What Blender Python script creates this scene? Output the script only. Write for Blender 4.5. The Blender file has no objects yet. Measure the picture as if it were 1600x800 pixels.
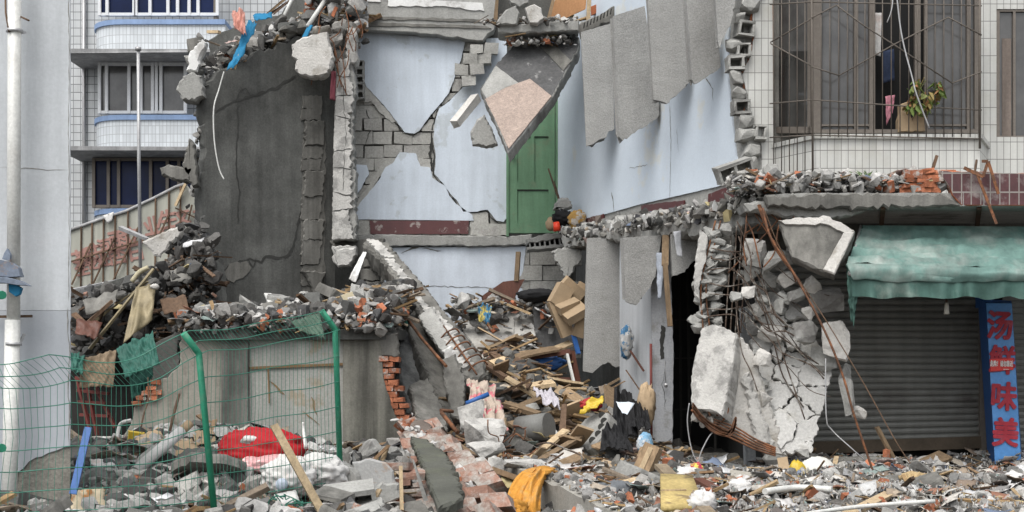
import bpy, bmesh, math, random
from mathutils import Vector, Matrix, Euler, noise
R = math.radians
S = bpy.context.scene
COL = S.collection
# ---------------------------------------------------------------- camera
CZ = 1.2                      # eye height over the street
F = 2222.22                   # focal length in photo pixels (50 mm lens)
HORIZON = 600.0
cam_d = bpy.data.cameras.new("camera"); cam = bpy.data.objects.new("camera", cam_d); COL.objects.link(cam)
cam.location = (0, 0, CZ); cam.rotation_euler = (R(90), 0, 0)
cam_d.lens = 50; cam_d.sensor_width = 36; cam_d.sensor_fit = 'HORIZONTAL'
cam_d.shift_y = (HORIZON - 400) / 1600.0
cam_d.clip_start = 0.1; cam_d.clip_end = 3000
S.camera = cam
# ---------------------------------------------------------------- sky and sun (overcast)
SUN_EL, SUN_ROT = R(58), R(205)
W = bpy.data.worlds.new("World"); S.world = W; W.use_nodes = True
wn, wl = W.node_tree.nodes, W.node_tree.links
sky = wn.new('ShaderNodeTexSky'); sky.sky_type = 'NISHITA'; sky.sun_disc = False
sky.sun_elevation = SUN_EL; sky.sun_rotation = SUN_ROT; sky.air_density = 1.0; sky.dust_density = 3.0; sky.ozone_density = 1.0
hs = wn.new('ShaderNodeHueSaturation'); hs.inputs['Saturation'].default_value = 0.22
wl.new(sky.outputs[0], hs.inputs['Color'])
bg = [n for n in wn if n.type == 'BACKGROUND'][0]
wl.new(hs.outputs[0], bg.inputs['Color']); bg.inputs['Strength'].default_value = 0.15
sd = bpy.data.lights.new("sun", 'SUN'); sd.energy = 1.4; sd.angle = R(42); sd.color = (1.0, 0.97, 0.93)
so = bpy.data.objects.new("sun", sd); COL.objects.link(so)
sdir = Vector((math.sin(SUN_ROT)*math.cos(SUN_EL), math.cos(SUN_ROT)*math.cos(SUN_EL), math.sin(SUN_EL)))
so.rotation_euler = sdir.to_track_quat('Z', 'Y').to_euler(); so.location = (0, -5, 20)
vs = S.view_settings; vs.view_transform = 'Standard'; vs.look = 'None'; vs.gamma = 1; vs.exposure = 0.76
vs.use_curve_mapping = False
S.cycles.max_bounces = 6; S.cycles.diffuse_bounces = 2; S.cycles.transparent_max_bounces = 8

# ---------------------------------------------------------------- helpers: place
def P(px, py, D):
    """Point at distance D seen at photo pixel (px, py)."""
    return Vector(((px-800)/F*D, D, CZ+(HORIZON-py)/F*D))
class Plane:
    def __init__(s, p0, u, v=None, n=None):
        s.p0 = Vector(p0); s.u = Vector(u).normalized()
        v = Vector(v) if v is not None else Vector((0, 0, 1))
        s.v = (v - s.u*v.dot(s.u)).normalized()
        s.n = s.u.cross(s.v).normalized()       # towards the viewer for a facade (u right, v up -> n = -y)
    def at(s, px, py, off=0.0):
        d = P(px, py, 1.0) - Vector((0, 0, CZ)); o = Vector((0, 0, CZ))
        t = (s.p0 + s.n*off - o).dot(s.n) / d.dot(s.n)
        return o + d*t
    def uv(s, p): q = p - s.p0; return Vector((q.dot(s.u), q.dot(s.v)))
    def pt(s, a, b, c=0.0): return s.p0 + s.u*a + s.v*b + s.n*c
def front(D): return Plane((0, D, 0), (1, 0, 0))
def tilt(p_a, p_b, p_c):
    """Plane through three (px,py,D) points."""
    a, b, c = P(*p_a), P(*p_b), P(*p_c)
    n = (b-a).cross(c-a).normalized()
    if n.y > 0: n = -n
    u = Vector((1, 0, 0)); u = (u - n*u.dot(n)).normalized()
    v = n.cross(u).normalized()
    if v.z < 0: v, u = -v, -u
    pl = Plane(a, u, v); return pl

# ---------------------------------------------------------------- helpers: mesh builder
class MB:
    def __init__(s): s.v = []; s.f = []; s.m = []; s.sm = []
    def add(s, vs_, fs, mi=0, smooth=False):
        b = len(s.v); s.v += [Vector(p) for p in vs_]
        for f in fs: s.f.append(tuple(b+i for i in f)); s.m.append(mi); s.sm.append(smooth)
        return s
    def box(s, c, size, rot=None, mi=0, jit=0.0, rnd=random):
        c = Vector(c); hx, hy, hz = size[0]/2, size[1]/2, size[2]/2
        vv = []
        for z in (-hz, hz):
            for x, y in ((-hx, -hy), (hx, -hy), (hx, hy), (-hx, hy)):
                p = Vector((x, y, z))
                if jit: p += Vector((rnd.uniform(-jit, jit), rnd.uniform(-jit, jit), rnd.uniform(-jit, jit)))
                if rot is not None: p = rot @ p
                vv.append(c+p)
        return s.add(vv, [(3, 2, 1, 0), (4, 5, 6, 7), (0, 1, 5, 4), (1, 2, 6, 5), (2, 3, 7, 6), (3, 0, 4, 7)], mi)
    def prism(s, pts, ext, mi=0, side=None):
        """polygon pts + the same shifted by ext."""
        n = len(pts); ext = Vector(ext)
        vv = [Vector(p) for p in pts] + [Vector(p)+ext for p in pts]
        b = len(s.v); s.v += vv
        s.f.append(tuple(b+i for i in range(n))); s.m.append(mi); s.sm.append(False)
        s.f.append(tuple(b+n+i for i in reversed(range(n)))); s.m.append(mi); s.sm.append(False)
        for i in range(n):
            j = (i+1) % n
            s.f.append((b+j, b+i, b+n+i, b+n+j)); s.m.append(mi if side is None else side); s.sm.append(False)
        return s
    def tube(s, path, r, n=6, mi=0, smooth=True, r2=None, caps=True):
        path = [Vector(p) for p in path]; k = len(path)
        if k < 2: return s
        b = len(s.v); prev = None
        for i, p in enumerate(path):
            t = (path[min(i+1, k-1)] - path[max(i-1, 0)])
            if t.length < 1e-9: t = Vector((0, 0, 1))
            t.normalize()
            a = prev if prev is not None else (Vector((0, 0, 1)) if abs(t.z) < .9 else Vector((1, 0, 0)))
            x = (a - t*a.dot(t))
            if x.length < 1e-6: x = t.orthogonal()
            x.normalize(); y = t.cross(x); prev = x
            rr = r if r2 is None else r + (r2-r)*i/(k-1)
            for q in range(n):
                an = 2*math.pi*q/n
                s.v.append(p + x*math.cos(an)*rr + y*math.sin(an)*rr)
        for i in range(k-1):
            for q in range(n):
                q2 = (q+1) % n
                s.f.append((b+i*n+q, b+i*n+q2, b+(i+1)*n+q2, b+(i+1)*n+q)); s.m.append(mi); s.sm.append(smooth)
        if caps:
            s.f.append(tuple(b+q for q in reversed(range(n)))); s.m.append(mi); s.sm.append(False)
            s.f.append(tuple(b+(k-1)*n+q for q in range(n))); s.m.append(mi); s.sm.append(False)
        return s
    def bar(s, a, b, w, t, up=(0, 0, 1), mi=0, jit=0.0, rnd=random):
        """rectangular bar from a to b, width w, thickness t (along up)."""
        a, b = Vector(a), Vector(b); d = (b-a); L = d.length; d.normalize()
        up = Vector(up); y = up.cross(d)
        if y.length < 1e-6: y = d.orthogonal()
        y.normalize(); z = d.cross(y)
        rot = Matrix((d, y, z)).transposed()
        return s.box((a+b)/2, (L, w, t), rot, mi, jit, rnd)
    def hull(s, pts, mi=0):
        bm = bmesh.new()
        for p in pts: bm.verts.new(p)
        bmesh.ops.convex_hull(bm, input=bm.verts)
        bm.verts.ensure_lookup_table()
        used = [v for v in bm.verts if v.link_faces]
        idx = {v: i for i, v in enumerate(used)}
        b = len(s.v); s.v += [v.co.copy() for v in used]
        for f in bm.faces: s.f.append(tuple(b+idx[v] for v in f.verts)); s.m.append(mi); s.sm.append(False)
        bm.free(); return s
    def merge(s, o, mat=None, mi=None):
        b = len(s.v); s.v += [(mat @ p if mat is not None else p.copy()) for p in o.v]
        s.f += [tuple(b+i for i in f) for f in o.f]; s.m += (o.m if mi is None else [mi]*len(o.m)); s.sm += o.sm
        return s
    def build(s, name, mats, parent=None, origin=None):
        if not isinstance(mats, (list, tuple)): mats = [mats]
        me = bpy.data.meshes.new(name)
        if parent is not None: o0 = wloc(parent)
        elif origin is not None: o0 = Vector(origin)
        else:
            xs = [p.x for p in s.v]; ys = [p.y for p in s.v]; zs = [p.z for p in s.v]
            o0 = Vector(((min(xs)+max(xs))/2, (min(ys)+max(ys))/2, min(zs)))
        me.from_pydata([tuple(p-o0) for p in s.v], [], s.f)
        for m_ in mats: me.materials.append(m_)
        if len(mats) > 1: me.polygons.foreach_set('material_index', s.m)
        me.polygons.foreach_set('use_smooth', s.sm)
        me.update()
        o = bpy.data.objects.new(name, me); COL.objects.link(o)
        if parent is not None: o.parent = parent
        else: o.location = o0
        return o
def wloc(o):
    p = Vector((0, 0, 0))
    while o is not None: p = p + Vector(o.location); o = o.parent
    return p
def tag(o, label=None, cat=None, group=None, kind=None):
    if label: o['label'] = label
    if cat: o['category'] = cat
    if group: o['group'] = group
    if kind: o['kind'] = kind
    return o
def thing(name, label, cat, loc, group=None):
    o = bpy.data.objects.new(name, None); COL.objects.link(o); o.location = loc; o.empty_display_size = .2
    return tag(o, label, cat, group)

# ---------------------------------------------------------------- helpers: rough shapes
def jag(pts, step, amp, rnd):
    """pts: list of Vector2-like (a,b[,k]); returns denser outline, displaced by amp*k."""
    out = []; n = len(pts)
    for i in range(n):
        a, b = pts[i], pts[(i+1) % n]; k = a[2] if len(a) > 2 else 1.0
        va, vb = Vector(a[:2]), Vector(b[:2]); L = (vb-va).length
        m = max(1, int(L/step)) if k > 0 else 1
        nr = Vector((-(vb-va).y, (vb-va).x)); nr = nr.normalized() if nr.length > 0 else nr
        for j in range(m):
            t = j/m
            if j: t += rnd.uniform(-.3, .3)/m
            p = va.lerp(vb, t)
            if j: p = p + nr*rnd.uniform(-amp, amp)*k
            out.append(p)
    return out
def slab(mb, pl, pix, th, step=.06, amp=.015, seed=0, mi=0, off=0.0, chip=.012, side=None):
    """broken slab whose front face lies on plane pl; outline given in photo pixels (px,py[,k])."""
    rnd = random.Random(seed)
    uvp = []
    for p in pix:
        q = pl.uv(pl.at(p[0], p[1])); uvp.append((q.x, q.y, p[2] if len(p) > 2 else 1.0))
    area = sum(uvp[i][0]*uvp[(i+1) % len(uvp)][1] - uvp[(i+1) % len(uvp)][0]*uvp[i][1] for i in range(len(uvp)))
    if area < 0:
        ks = [q[2] for q in uvp]; n = len(uvp)
        uvp = [(uvp[n-1-i][0], uvp[n-1-i][1], ks[(n-2-i) % n]) for i in range(n)]
    o = jag(uvp, step, amp, rnd); n = len(o)
    cx = sum(p.x for p in o)/n; cy = sum(p.y for p in o)/n
    rings = []
    rows = [(0.0, chip), (min(chip*1.2, th*.25), 0.0), (th*.55, -amp*.5), (th, chip*.5)] if th > .04 else [(0, chip*.3), (th, 0)]
    for d, ins in rows:
        ring = []
        for i, p in enumerate(o):
            a, b = o[i-1], o[(i+1) % n]; t = b-a; nr = Vector((t.y, -t.x))
            nr = nr.normalized() if nr.length > 1e-9 else Vector((0, 0))
            q = p - nr*(ins*rnd.uniform(.2, 1.3)) if ins else p
            if ins < 0: q = p + nr*ins*rnd.uniform(-1, 1)
            ring.append(pl.pt(q.x, q.y, off-d))
        rings.append(ring)
    b = len(mb.v)
    for rg in rings: mb.v += rg
    mb.f.append(tuple(b+i for i in range(n))); mb.m.append(mi); mb.sm.append(False)
    L = len(rings)
    mb.f.append(tuple(b+(L-1)*n+i for i in reversed(range(n)))); mb.m.append(mi); mb.sm.append(False)
    for r in range(L-1):
        for i in range(n):
            j = (i+1) % n
            mb.f.append((b+r*n+j, b+r*n+i, b+(r+1)*n+i, b+(r+1)*n+j)); mb.m.append(mi if side is None else side); mb.sm.append(False)
    return mb
def rock(rnd, size, n=14, flat=1.0, boxy=.55):
    """angular concrete lump as an MB round the origin."""
    pts = []
    for i in range(n):
        p = Vector((rnd.uniform(-1, 1), rnd.uniform(-1, 1), rnd.uniform(-1, 1)))
        m = max(abs(p.x), abs(p.y), abs(p.z)) or 1
        q = p/m*boxy + p.normalized()*(1-boxy)*1.1
        pts.append(Vector((q.x*size[0]/2, q.y*size[1]/2, q.z*size[2]/2*flat)))
    return MB().hull(pts)
def fine_rock(rnd, size, n=16, cuts=2, rough=.03, boxy=.6):
    """larger lump with broken, pitted faces."""
    base = rock(rnd, size, n, 1.0, boxy)
    bm = bmesh.new(); vv = [bm.verts.new(p) for p in base.v]
    for f in base.f:
        try: bm.faces.new([vv[i] for i in f])
        except ValueError: pass
    bmesh.ops.bevel(bm, geom=bm.edges[:], offset=min(size)*.018, segments=1, affect='EDGES')
    bmesh.ops.triangulate(bm, faces=bm.faces[:])
    for c in range(cuts):
        es = [e for e in bm.edges if e.calc_length() > min(size)*.10]
        bmesh.ops.subdivide_edges(bm, edges=es, cuts=1, use_grid_fill=True)
        bmesh.ops.triangulate(bm, faces=bm.faces[:])
    sd_ = Vector((rnd.uniform(0, 99), rnd.uniform(0, 99), rnd.uniform(0, 99))); sc = 1.0/max(size)
    for v in bm.verts:
        p = v.co; h = noise.noise(p*sc*5+sd_)*1.0 + noise.noise(p*sc*14+sd_)*.55 + noise.noise(p*sc*32+sd_)*.25
        v.co = p + v.normal*h*rough*max(size)
    out = MB(); bm.verts.index_update()
    out.v = [v.co.copy() for v in bm.verts]
    for f in bm.faces: out.f.append(tuple(v.index for v in f.verts)); out.m.append(0); out.sm.append(False)
    bm.free(); return out
def inpoly(x, y, poly):
    c = False; n = len(poly)
    for i in range(n):
        x1, y1 = poly[i][0], poly[i][1]; x2, y2 = poly[i-1][0], poly[i-1][1]
        if (y1 > y) != (y2 > y) and x < (x2-x1)*(y-y1)/(y2-y1)+x1: c = not c
    return c
def pixof(p): return (800 + p.x/p.y*F, HORIZON - (p.z-CZ)/p.y*F)
def masonry(mb, pl, poly, bw, bh, th, gap=.012, jit=.006, rotj=.0, seed=0, mi=0, off=0.0, depthj=.01, miss=0.0):
    """blocks or bricks laid on plane pl wherever their centre falls in the pixel polygon."""
    rnd = random.Random(seed)
    uvp = [pl.uv(pl.at(p[0], p[1])) for p in poly]
    x0, x1 = min(q.x for q in uvp), max(q.x for q in uvp); y0, y1 = min(q.y for q in uvp), max(q.y for q in uvp)
    up = [(q.x, q.y) for q in uvp]
    r = 0; y = y0 + bh/2
    while y < y1+bh:
        x = x0 + (bw/2 if r % 2 else 0)
        while x < x1+bw:
            if inpoly(x, y, up) and rnd.random() >= miss:
                w = bw*rnd.choice([1, 1, 1, .5]) if jit > .01 else bw
                rot = Matrix((pl.u, pl.n*-1, pl.v)).transposed() @ Euler((rnd.uniform(-rotj, rotj), rnd.uniform(-rotj, rotj), rnd.uniform(-rotj, rotj))).to_matrix()
                mb.box(pl.pt(x+rnd.uniform(-jit, jit), y+rnd.uniform(-jit, jit)*.5, off-th/2+rnd.uniform(-depthj, depthj)), (bw-gap, th, bh-gap), rot, mi, jit*.8, rnd)
            x += bw
        y += bh; r += 1
    return mb
def crack(mb, pl, pix, w=.012, off=.004, seed=0, mi=0, amp=.012, step=.05):
    rnd = random.Random(seed); pts = []
    for i in range(len(pix)-1):
        a, b = pl.uv(pl.at(*pix[i][:2])), pl.uv(pl.at(*pix[i+1][:2])); m = max(1, int((b-a).length/step))
        nr = Vector((-(b-a).y, (b-a).x)).normalized()
        for j in range(m): pts.append(a.lerp(b, j/m) + nr*rnd.uniform(-amp, amp)*(1 if (i or j) else 0))
    pts.append(pl.uv(pl.at(*pix[-1][:2]))); n = len(pts); vv = []
    for i, p in enumerate(pts):
        t = pts[min(i+1, n-1)]-pts[max(i-1, 0)]; nr = Vector((-t.y, t.x)).normalized()
        ww = w*rnd.uniform(.25, 1)*(.15 if i in (0, n-1) else 1)
        vv += [pl.pt(*(p+nr*ww/2), off), pl.pt(*(p-nr*ww/2), off)]
    mb.add(vv, [(2*i, 2*i+1, 2*i+3, 2*i+2) for i in range(n-1)], mi)
    return mb
def cloth(corners, nu, nv, fold, seed=0, th=.006, droop=None, freq=3.0, mi=0, up=Vector((0, 0, 1)), edge=0.0):
    """crumpled sheet between four corners (p00,p10,p11,p01) with real thickness."""
    a, b, c, d = [Vector(p) for p in corners]; sd_ = Vector((seed*7.3, seed*3.1, seed*1.7)); g = []
    nrm = (b-a).cross(d-a).normalized()
    if nrm.dot(up) < 0: nrm = -nrm
    for j in range(nv+1):
        for i in range(nu+1):
            u, v = i/nu, j/nv
            p = a.lerp(b, u).lerp(d.lerp(c, u), v)
            q = Vector((u*freq*2, v*freq, 0))+sd_
            vd = noise.voronoi(q*1.2)[0]; vd2 = noise.voronoi(q*3.1)[0]
            h = .7*min(.7, vd[1]-vd[0]) + .15*min(.7, vd2[1]-vd2[0]) + abs(noise.noise(q))*1.0 + noise.noise(q*2.3)*.6 + noise.noise(q*5.1)*.25
            p = p + nrm*fold*h + (b-a)*edge*noise.noise(Vector((v*5, seed, u*2))) + (d-a)*edge*noise.noise(Vector((u*5, seed+9, v*2)))
            if droop: p = p + droop(u, v)
            g.append(p)
    m = MB(); W_ = nu+1; N = len(g)
    f = [(j*W_+i, j*W_+i+1, (j+1)*W_+i+1, (j+1)*W_+i) for j in range(nv) for i in range(nu)]
    f2 = [tuple(N+k for k in reversed(q)) for q in f]
    rim = [i for i in range(nu)] ; e = []
    for i in range(nu): e += [(i+1, i, N+i, N+i+1), (nv*W_+i, nv*W_+i+1, N+nv*W_+i+1, N+nv*W_+i)]
    for j in range(nv): e += [(j*W_, (j+1)*W_, N+(j+1)*W_, N+j*W_), ((j+1)*W_+nu, j*W_+nu, N+j*W_+nu, N+(j+1)*W_+nu)]
    m.add(g + [p-nrm*th for p in g], f+f2+e, mi, True)
    return m
def lump(c, r, seed=0, amp=.25, nu=28, nv=18, rot=0.0, mi=0, sag=.0, freq=1.6):
    """soft crumpled bag or bundle."""
    m = MB(); vv = []; sd_ = Vector((seed*3.7, seed*1.3, seed)); rz = Matrix.Rotation(rot, 3, 'Z')
    for j in range(nv+1):
        th = math.pi*j/nv
        for i in range(nu):
            ph = 2*math.pi*i/nu; d = Vector((math.sin(th)*math.cos(ph), math.sin(th)*math.sin(ph), math.cos(th)))
            vd = noise.voronoi(d*freq*1.5+sd_)[0]; vd2 = noise.voronoi(d*freq*2.4+sd_)[0]
            k = 1 + amp*1.3*(.35-min(.6, vd[1]-vd[0])) + amp*.22*(.35-min(.6, vd2[1]-vd2[0])) + .6*amp*(abs(noise.noise(d*freq+sd_))*1.4-.3) + amp*.8*(abs(noise.noise(d*freq*2.6+sd_))-.2) + amp*.35*noise.noise(d*freq*6+sd_)
            q = Vector((d.x*r[0]*k, d.y*r[1]*k, d.z*r[2]*k))
            vv.append(Vector(c)+rz @ q)
    f = [(j*nu+i, (j+1)*nu+i, (j+1)*nu+(i+1) % nu, j*nu+(i+1) % nu) for j in range(nv) for i in range(nu)]
    return m.add(vv, f, mi, True)
def wiggle(a, b, n, amp, rnd, sag=0.0):
    a, b = Vector(a), Vector(b); out = []
    for i in range(n+1):
        t = i/n; p = a.lerp(b, t); k = math.sin(math.pi*t)
        out.append(p + Vector((rnd.uniform(-amp, amp), rnd.uniform(-amp, amp), rnd.uniform(-amp, amp)))*(1 if 0 < i < n else 0) - Vector((0, 0, sag*k)))
    return out
def smoothpath(pts, n=6):
    pts = [Vector(p) for p in pts]; out = []
    for i in range(len(pts)-1):
        p0, p1, p2, p3 = pts[max(i-1, 0)], pts[i], pts[i+1], pts[min(i+2, len(pts)-1)]
        for j in range(n):
            t = j/n
            out.append(.5*((2*p1)+(p2-p0)*t+(2*p0-5*p1+4*p2-p3)*t*t+(3*p1-p0-3*p2+p3)*t**3))
    out.append(pts[-1]); return out

# ---------------------------------------------------------------- materials
def srgb(r, g, b):
    f = lambda c: (c/255/12.92 if c/255 <= .04045 else ((c/255+.055)/1.055)**2.4)
    return (f(r), f(g), f(b))
MATS = {}
DIM = {'mixed litter': .82, 'concrete rubble': .9, 'dark rubble': .65, 'splintered wood': .62}
def mat(name, col, rough=.9, var=.25, vs_=2.2, fine=.12, fs=40, streak=0.0, stain=None, st_amt=.5, st_scale=1.3, bump=.25, bs=35, island=None, iv=0.0,
        tile=None, metal=0.0, spec=.3, space='pos', grain=0.0, emit=None, alpha=1.0, st_hard=.08, pits=0.0):
    m = bpy.data.materials.new(name); m.use_nodes = True; nt = m.node_tree; N, L = nt.nodes, nt.links
    b = [n for n in N if n.type == 'BSDF_PRINCIPLED'][0]
    b.inputs['Roughness'].default_value = rough; b.inputs['Metallic'].default_value = metal
    b.inputs['Specular IOR Level'].default_value = spec
    geo = N.new('ShaderNodeNewGeometry')
    if space == 'pos': pos = geo.outputs['Position']
    else: pos = N.new('ShaderNodeTexCoord').outputs['Object']
    def nz(scale, detail=5, vec=None, rgh=.6):
        t = N.new('ShaderNodeTexNoise'); t.inputs['Scale'].default_value = scale; t.inputs['Detail'].default_value = detail; t.inputs['Roughness'].default_value = rgh
        L.new(vec or pos, t.inputs['Vector']); return t.outputs['Fac']
    def mr(src, a0, a1, b0, b1):
        t = N.new('ShaderNodeMapRange'); L.new(src, t.inputs[0])
        for i, q in enumerate((a0, a1, b0, b1)): t.inputs[i+1].default_value = q
        return t.outputs[0]
    def mul(c, f):
        t = N.new('ShaderNodeMix'); t.data_type = 'RGBA'; t.blend_type = 'MULTIPLY'; t.inputs[0].default_value = 1
        L.new(c, t.inputs[6]); L.new(f, t.inputs[7]); return t.outputs[2]
    def mix(f, c1, c2):
        t = N.new('ShaderNodeMix'); t.data_type = 'RGBA'
        if hasattr(f, 'links'): L.new(f, t.inputs[0])
        else: t.inputs[0].default_value = f
        for i, c in ((6, c1), (7, c2)):
            if hasattr(c, 'links'): L.new(c, t.inputs[i])
            else: t.inputs[i].default_value = (*c, 1)
        return t.outputs[2]
    rgb = N.new('ShaderNodeRGB'); rgb.outputs[0].default_value = (*col, 1); c = rgb.outputs[0]
    if island:
        if name in DIM: island = [tuple(q*DIM[name] for q in c_) for c_ in island]
        r = N.new('ShaderNodeValToRGB'); L.new(geo.outputs['Random Per Island'], r.inputs[0]); r.color_ramp.interpolation = 'CONSTANT'
        els = r.color_ramp.elements
        for i, q in enumerate(island):
            e = els[i] if i < 2 else els.new(i/len(island))
            e.position = i/len(island)
        for i, q in enumerate(island): els[i].color = (*q, 1)
        c = r.outputs[0]
    if iv:
        w = N.new('ShaderNodeMath'); w.operation = 'MULTIPLY'; L.new(geo.outputs['Random Per Island'], w.inputs[0]); w.inputs[1].default_value = 7.31
        w2 = N.new('ShaderNodeMath'); w2.operation = 'FRACT'; L.new(w.outputs[0], w2.inputs[0])
        oi = N.new('ShaderNodeObjectInfo')
        w3 = N.new('ShaderNodeMath'); w3.operation = 'ADD'; L.new(w2.outputs[0], w3.inputs[0]); L.new(oi.outputs['Random'], w3.inputs[1])
        w4 = N.new('ShaderNodeMath'); w4.operation = 'FRACT'; L.new(w3.outputs[0], w4.inputs[0])
        c = mul(c, mr(w4.outputs[0], 0, 1, 1-iv, 1+iv))
    if grain:
        mp = N.new('ShaderNodeMapping'); L.new(pos, mp.inputs[0]); mp.inputs['Scale'].default_value = (20, 20, 3); mp.inputs['Rotation'].default_value = (.3, .5, .2)
        c = mul(c, mr(nz(1.5, 4, mp.outputs[0]), .3, .7, 1-grain, 1+grain*.6))
    if stain is not None:
        c = mix(mr(nz(st_scale, 7, rgh=.65), .62-st_amt*.25, .62-st_amt*.25+st_hard, 0, 1), c, stain)
    if var: c = mul(c, mr(nz(vs_, 6), .3, .7, 1-var, 1+var*.7))
    if fine: c = mul(c, mr(nz(fs, 3), .3, .7, 1-fine, 1+fine))
    if streak:
        mp = N.new('ShaderNodeMapping'); L.new(pos, mp.inputs[0]); mp.inputs['Scale'].default_value = (5, 5, .35)
        c = mul(c, mr(nz(1.6, 5, mp.outputs[0]), .35, .68, 1-streak, 1+streak*.45))
    bumpsrc = None
    if tile:
        # tile = (u vector, width, height, joint, joint colour)
        uvec, tw, thh, jw, jc = tile
        dt = N.new('ShaderNodeVectorMath'); dt.operation = 'DOT_PRODUCT'; L.new(geo.outputs['Position'], dt.inputs[0]); dt.inputs[1].default_value = uvec
        sp = N.new('ShaderNodeSeparateXYZ'); L.new(geo.outputs['Position'], sp.inputs[0])
        def saw(src, per, jw2):
            a = N.new('ShaderNodeMath'); a.operation = 'DIVIDE'; L.new(src, a.inputs[0]); a.inputs[1].default_value = per
            f_ = N.new('ShaderNodeMath'); f_.operation = 'FRACT'; L.new(a.outputs[0], f_.inputs[0])
            lt = N.new('ShaderNodeMath'); lt.operation = 'LESS_THAN'; L.new(f_.outputs[0], lt.inputs[0]); lt.inputs[1].default_value = jw2/per
            return lt.outputs[0], a.outputs[0]
        j1, a1 = saw(dt.outputs['Value'], tw, jw); j2, a2 = saw(sp.outputs[2], thh, jw*1.25)
        fl1 = N.new('ShaderNodeMath'); fl1.operation = 'FLOOR'; L.new(a1, fl1.inputs[0])
        fl2 = N.new('ShaderNodeMath'); fl2.operation = 'FLOOR'; L.new(a2, fl2.inputs[0])
        cb = N.new('ShaderNodeCombineXYZ'); L.new(fl1.outputs[0], cb.inputs[0]); L.new(fl2.outputs[0], cb.inputs[1])
        wt = N.new('ShaderNodeTexWhiteNoise'); L.new(cb.outputs[0], wt.inputs[0]); c = mul(c, mr(wt.outputs['Value'], 0, 1, .9, 1.05))
        mx = N.new('ShaderNodeMath'); mx.operation = 'MAXIMUM'; L.new(j1, mx.inputs[0]); L.new(j2, mx.inputs[1])
        c = mix(mx.outputs[0], c, jc)
    L.new(c, b.inputs['Base Color'])
    if bump:
        bn = N.new('ShaderNodeBump'); bn.inputs['Strength'].default_value = min(1, bump*1.6); bn.inputs['Distance'].default_value = .012
        h = N.new('ShaderNodeMath'); h.operation = 'ADD'; L.new(nz(bs, 6, rgh=.7), h.inputs[0]); L.new(nz(bs*.18, 3), h.inputs[1]); hh = h.outputs[0]
        if pits:
            vo = N.new('ShaderNodeTexVoronoi'); vo.inputs['Scale'].default_value = 22; L.new(pos, vo.inputs['Vector'])
            h2 = N.new('ShaderNodeMath'); h2.operation = 'ADD'; L.new(hh, h2.inputs[0]); L.new(mr(vo.outputs['Distance'], 0, .35, -pits, 0), h2.inputs[1]); hh = h2.outputs[0]
        L.new(hh, bn.inputs['Height']); L.new(bn.outputs[0], b.inputs['Normal'])
    if alpha < 1: b.inputs['Alpha'].default_value = alpha
    if emit: b.inputs['Emission Color'].default_value = (*emit[0], 1); b.inputs['Emission Strength'].default_value = emit[1]
    MATS[name] = m; return m
X = (1, 0, 0)
conc = mat('concrete', (.30, .298, .28), var=.22, vs_=1.6, fine=.14, streak=.12, stain=(.17, .165, .155), st_amt=.3, bump=.35, pits=.25)
conc_l = mat('pale concrete', (.47, .455, .425), var=.2, fine=.1, stain=(.27, .25, .215), st_amt=.4, st_scale=3.5, st_hard=.16, bump=.45, pits=.4)
conc_w = mat('whitish concrete', (.44, .43, .405), var=.2, fine=.1, stain=(.27, .265, .25), st_amt=.55, st_scale=4.5, st_hard=.1, bump=.45, pits=.4)
conc_plank = mat('precast plank', (.295, .293, .28), var=.16, vs_=1.8, fine=.2, fs=60, streak=.05, stain=(.2, .195, .18), st_amt=.22, st_scale=2, st_hard=.3, bump=.45, bs=55, pits=.25)
conc_d = mat('dark cement render', (.098, .099, .092), var=.42, vs_=1.6, fine=.18, streak=.22, stain=(.135, .135, .125), st_amt=.3, st_scale=1.4, st_hard=.35, bump=.3)
conc_m = mat('grey cement render', (.165, .16, .145), var=.3, vs_=1.5, fine=.1, streak=.35, stain=(.09, .088, .08), st_amt=.45, st_scale=1.6, st_hard=.2, bump=.3)
floor_d = mat('dark floor screed', (.085, .085, .085), var=.25, fine=.2, fs=25, stain=(.24, .235, .23), st_amt=.12, st_scale=6, bump=.3)
rubblebase = mat('shade darkened rubble', (.11, .105, .095), var=.45, vs_=5, fine=.35, fs=25, stain=(.08, .075, .065), st_amt=.6, st_scale=5, st_hard=.1, bump=.8, bs=18)  # rubble base darkened: shade between the pieces is put into its colour
asph = mat('street asphalt', (.07, .07, .068), var=.2, fine=.2, bump=.3)
block = mat('cinder block', (.34, .335, .31), var=.15, fine=.18, iv=.16, stain=(.34, .33, .31), st_amt=.3, st_scale=3, bump=.4, pits=.2)
block_d = mat('dark blockwork', (.13, .13, .12), var=.3, fine=.15, iv=.2, bump=.4)
mortar = mat('dark mortar', (.09, .088, .08), var=.3, bump=.4)
blue = mat('pale blue paint', (.54, .595, .655), var=.10, vs_=1.6, fine=.05, streak=.09, stain=(.46, .50, .53), st_amt=.2, st_scale=1.5, st_hard=.03, bump=.08)
blue2 = mat('pale blue paint worn', (.53, .59, .65), var=.10, vs_=1.0, fine=.04, streak=.0, stain=(.56, .58, .57), st_amt=.22, st_scale=1.1, st_hard=.05, bump=.1)
blue3 = mat('pale blue paint dusty', (.56, .61, .67), var=.12, vs_=2.0, fine=.05, streak=.08, stain=(.42, .45, .49), st_amt=.15, st_scale=1.3, st_hard=.25, bump=.12)
whitewall = mat('off white paint', (.45, .47, .485), var=.10, vs_=1.0, fine=.05, streak=.12, bump=.1, stain=(.45, .45, .46), st_amt=.2, st_scale=.8, st_hard=.3)
greywall = mat('grey paint', (.35, .37, .395), var=.06, vs_=.8, fine=.03, streak=.07, bump=.1)
roughcast = mat('bare brown render', (.20, .19, .165), var=.25, vs_=5, fine=.2, streak=.1, bump=.6, bs=25)
whitepl = mat('white plaster', (.62, .62, .60), var=.12, fine=.06, stain=(.4, .39, .37), st_amt=.3, st_scale=3, st_hard=.1, bump=.2)
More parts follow.
